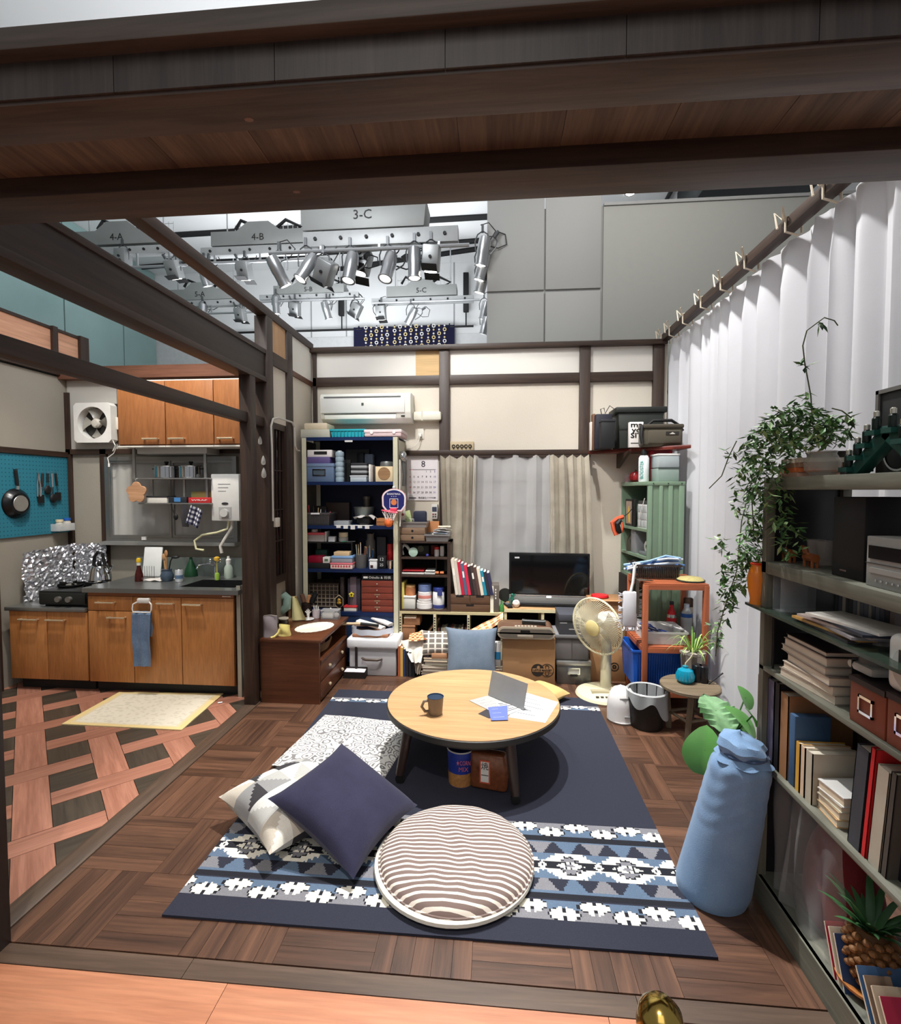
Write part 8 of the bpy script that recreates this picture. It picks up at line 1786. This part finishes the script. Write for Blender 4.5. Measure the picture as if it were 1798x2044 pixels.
for s in(1,-1):
 for k in range(4):
  f=k/4+.08;yb_=s*(dl_*(1-f)+.006);zb_=hA_*f
  if s<0 and k==0:continue
  obj('step',MB().box(.01,.09,yb_-.016,yb_+.022,zb_,zb_+.014),SG,t);j=T('small_bottle',('lowest','second','third','topmost')[k]+' dark capped bottle on the '+('far' if s>0 else 'near')+' arm of the green stand','bottle',t.location+Vector((.03,yb_+.004,zb_+.014)));obj('glass',MB().lathe([(.010,0),(.0115,.004),(.0115,.034),(.007,.04)],14),M((22,36,32),.2),j);obj('cap',MB().lathe([(.008,.04),(.008,.054),(.004,.057)],12),M((206,202,190),.25,.8),j)
t,w,h=xb('tape_machine','black and grey boxy machine behind the green bottle stand','machine',1752,1850,768,z,(30,30,31),.12,BKX+.17);obj('grey_rim',MB().box(-.006,.0,-w,w,h-.012,h).box(-.006,0,w-.012,w,h*.5,h).box(-.006,0,-w,w,h*.52,h*.56),M((110,108,104),.5),t);obj('dial_ring',MB().lathe([(.05,0),(.056,0),(.056,.004),(.05,.004)],26,mtx=Matrix.Translation((0,.0,h*.25))@Matrix.Rotation(-PI/2,4,'Y'),cap=False),M((150,150,146),.4),t)
# trailing plant
rr=random.Random(31)
pl=at(1655,905,X=BKX+.17);vp=T('trailing_plant','bushy trailing jasmine plant spilling over the far end of the bookcase','potted plant',(pl.x,pl.y,z))
obj('pot',MB().lathe([(.05,0),(.068,.085),(.072,.09),(.062,.09)],22),M((38,28,24),.6),vp)
LG=[M((76,116,60),.45),M((134,162,108),.45),M((40,66,36),.45)]
lv=[MB(),MB(),MB()]
def leaf(m,c,L,w):
 d=Vector((rr.uniform(-1,1),rr.uniform(-1,1),rr.uniform(-1.1,.4))).normalized();s=d.cross(Vector((rr.uniform(-.4,.4),rr.uniform(-.4,.4),1))).normalized();n_=s.cross(d)
 m.add([c,c+d*L*.45+s*w,c+d*L,c+d*L*.45-s*w,c+d*L*.45-n_*w*.35],[(0,1,4),(1,2,4),(2,3,4),(3,0,4)])
def blob(px,py,sx,sy,n,Y,dy,L=.042):
 for _ in range(n):
  a,r=rr.uniform(0,2*PI),rr.random()**.5
  leaf(lv[rr.choice((0,0,1,2))],at(px+sx*r*math.cos(a),py+sy*r*math.sin(a),Y=Y+rr.uniform(-dy,dy))-vp.location,L*rr.uniform(.6,1.1),L*.17)
for a in((1595,850,75,45,520,1.88,.10),(1540,895,58,48,330,1.95,.09),(1660,860,36,30,120,1.80,.06),(1508,945,34,50,190,2.02,.06),(1510,1015,26,50,170,2.08,.04),(1555,1000,26,60,110,1.94,.05),(1575,1075,30,40,60,1.9,.05),(1500,1090,32,40,170,2.10,.04),(1470,1140,34,40,150,2.13,.04),(1450,1190,20,30,60,2.15,.03),(1436,1085,12,20,26,2.12,.03),(1430,1265,12,26,26,2.16,.02),(1445,1235,8,14,10,2.16,.02),(1455,905,10,18,14,2.03,.02),(1606,722,6,12,9,1.9,.01),(1612,790,7,12,9,1.9,.01),(1697,835,10,12,14,1.78,.02),(1470,975,8,60,30,2.06,.02),(1635,645,9,5,7,1.9,.01)):blob(*a)
for k in range(3):obj('foliage',lv[k],LG[k],vp,smooth=0)['kind']='stuff'
def stem(pp,Y):obj('stem',MB().tube([at(x,y,Y=Y)-vp.location for x,y in pp],.0022,4),M((76,84,54),.6),vp)
stem(((1622,850),(1618,790),(1606,725),(1602,690),(1610,660),(1630,645),(1645,634),(1665,640),(1672,650)),1.9);stem(((1660,815),(1680,820),(1700,835),(1702,850),(1690,868)),1.8);stem(((1470,880),(1455,910),(1440,950),(1415,975)),2.03);stem(((1500,960),(1480,1040),(1470,1140),(1450,1200),(1432,1260),(1428,1310)),2.13);stem(((1560,880),(1520,920),(1500,990),(1505,1080)),2.05);stem(((1640,870),(1600,830),(1560,850),(1510,900)),1.9)
# broad-leaved floor plant behind the bolster
fp2=T('broad_leaf_plant','broad-leaved green plant on the floor behind the blue bolster','potted plant',(1.18,2.62,0));obj('pot',MB().lathe([(.07,0),(.09,.12),(.095,.13),(.085,.13)],24),M((70,56,46),.7),fp2)
LV=M((86,142,70),.35,var=.25,ns=9);LV2=M((62,104,50),.35,var=.2,ns=9);VAR=M((120,160,116),.4,var=.6,ns=26)
for px,py,Y,sz,yaw,pit,mt in((1428,1418,2.62,.18,10,62,VAR),(1406,1497,2.45,.18,-30,20,LV),(1487,1392,2.7,.10,40,30,LV),(1480,1440,2.5,.15,60,45,LV),(1462,1462,2.55,.16,10,50,LV2),(1436,1545,2.45,.11,-10,10,LV2),(1500,1430,2.5,.08,80,30,LV),(1452,1450,2.66,.12,-20,65,LV2),(1446,1530,2.55,.12,0,5,LV2)):
 p=at(px,py,Y=Y)-fp2.location
 def lf(u,v,sz=sz,mt=mt):
  a=2*u-1;e=(math.sin(PI*min(1,v*.94+.06))**.62)*(1-.35*v);wv=(.012*math.sin(v*40)if mt is VAR else 0)*abs(a);return(a*sz*.62*e,(v-.5)*sz*1.25,-.10*sz*(2*v-1)**2+.12*sz*abs(a)*e+wv)
 obj('leaf',MB().grid(lf,12,14),mt,fp2,p,(rad(90-pit),0,rad(yaw)))
 obj('leaf_stalk',MB().tube([(0,0,.12),(p.x*.4,p.y*.4,max(.15,p.z*.8)),tuple(p)],.004,5),LV2,fp2)
 # lowest compartment: film, bag, pineapple, magazines
z=BS[0]
one('plastic_film','clear crinkled plastic film hanging in the lowest bookcase compartment','film',MB().grid(lambda u,v:(.03+.016*math.sin(u*23+2*math.sin(u*7+v*2))*(1-.5*v)+.008*math.sin(v*5+u*14),1.60+.36*u,z+.004+(.535-z)*v),60,14),glassy((200,206,206),.2,.2),(BKX,0,0))
t=T('red_bag','dark red cloth bag behind the plastic film in the lowest compartment','bag',(BKX+.17,1.80,z));obj('bag',MB().grid(lambda u,v:(.09*math.cos(2*PI*u)*(1-.5*v**3),.17*math.sin(2*PI*u)*(1-.6*v**3),.34*v+.01*math.sin(20*u)),40,12,close_u=True),cloth((110,34,40)),t)
yp=at(1722,1930,X=BKX+.08)
t=T('pineapple','pineapple with long green leaves in the lowest compartment of the bookcase','pineapple',(yp.x+.02,yp.y,z+.03));hgt=.16;body=MB().lathe([(.03,0),(.055,.03),(.062,.08),(.055,.13),(.03,.155)],24);obj('core',body,M((96,62,30),.6),t)
ey_=MB()
for r in range(8):
 for k in range(12):
  a=2*PI*(k+.5*(r%2))/12;zz_=.012+.0185*r;rd_=.03+.034*math.sin(PI*(zz_+.02)/.2)**.8;ey_.sphere((rd_*math.cos(a),rd_*math.sin(a),zz_),.0125,7,1,1,.8)
obj('eyes',ey_,M((122,82,44),.55,var=.4,ns=60),t)['kind']='stuff'
for k in range(26):
 a=k*2.4;L=.10+.09*rr.random();up=.4+.5*(k/26)
 def pf(u,v,a=a,L=L,up=up):r=.012+L*v*(1-up*.45);w=(2*u-1)*.012*(1-v**2.5);return(r*math.cos(a)-w*math.sin(a),r*math.sin(a)+w*math.cos(a),.15+L*up*(v-.45*v*v)*1.5-.3*abs(w))
 obj('leaf',MB().grid(pf,2,6),M((60,104,62),.4,var=.25),t)
one('wooden_dish','round wooden dish with an orange rim under the pineapple','dish',MB().lathe([(.05,0),(.085,.02),(.088,.03),(.08,.028),(.04,.01)],30),wood((170,104,50),(206,140,80),.4,'X'),(t.location.x,t.location.y,z))
for k,(y,c,nm)in enumerate(((1.62,(170,30,60),'crimson'),(1.60,(206,196,176),'cream-edged'),(1.575,(44,66,104),'dark blue'),(1.46,(60,92,130),'steel blue'),(1.43,(120,100,84),'brown'),(1.40,(176,160,140),'pale'),(1.37,(150,30,60),'wine red'))):
 t=T('magazine',f'{nm} magazine leaning in the front of the lowest bookcase compartment','magazine',(BKX+.016,y-.03,z),0,'leaning magazines in the lowest compartment',(rad(-(22 if k<3 else 30)),0,0));obj('cover',MB().box(0,.07+.12*(k%2),0,.002,0,.15),M(c,.4),t);obj('pages',MB().box(.001,.066+.12*(k%2),.002,.01,.002,.147),M((220,212,190),.8),t)
for o in list(bpy.data.objects):
 if o.type=='EMPTY':o.empty_display_size=.05
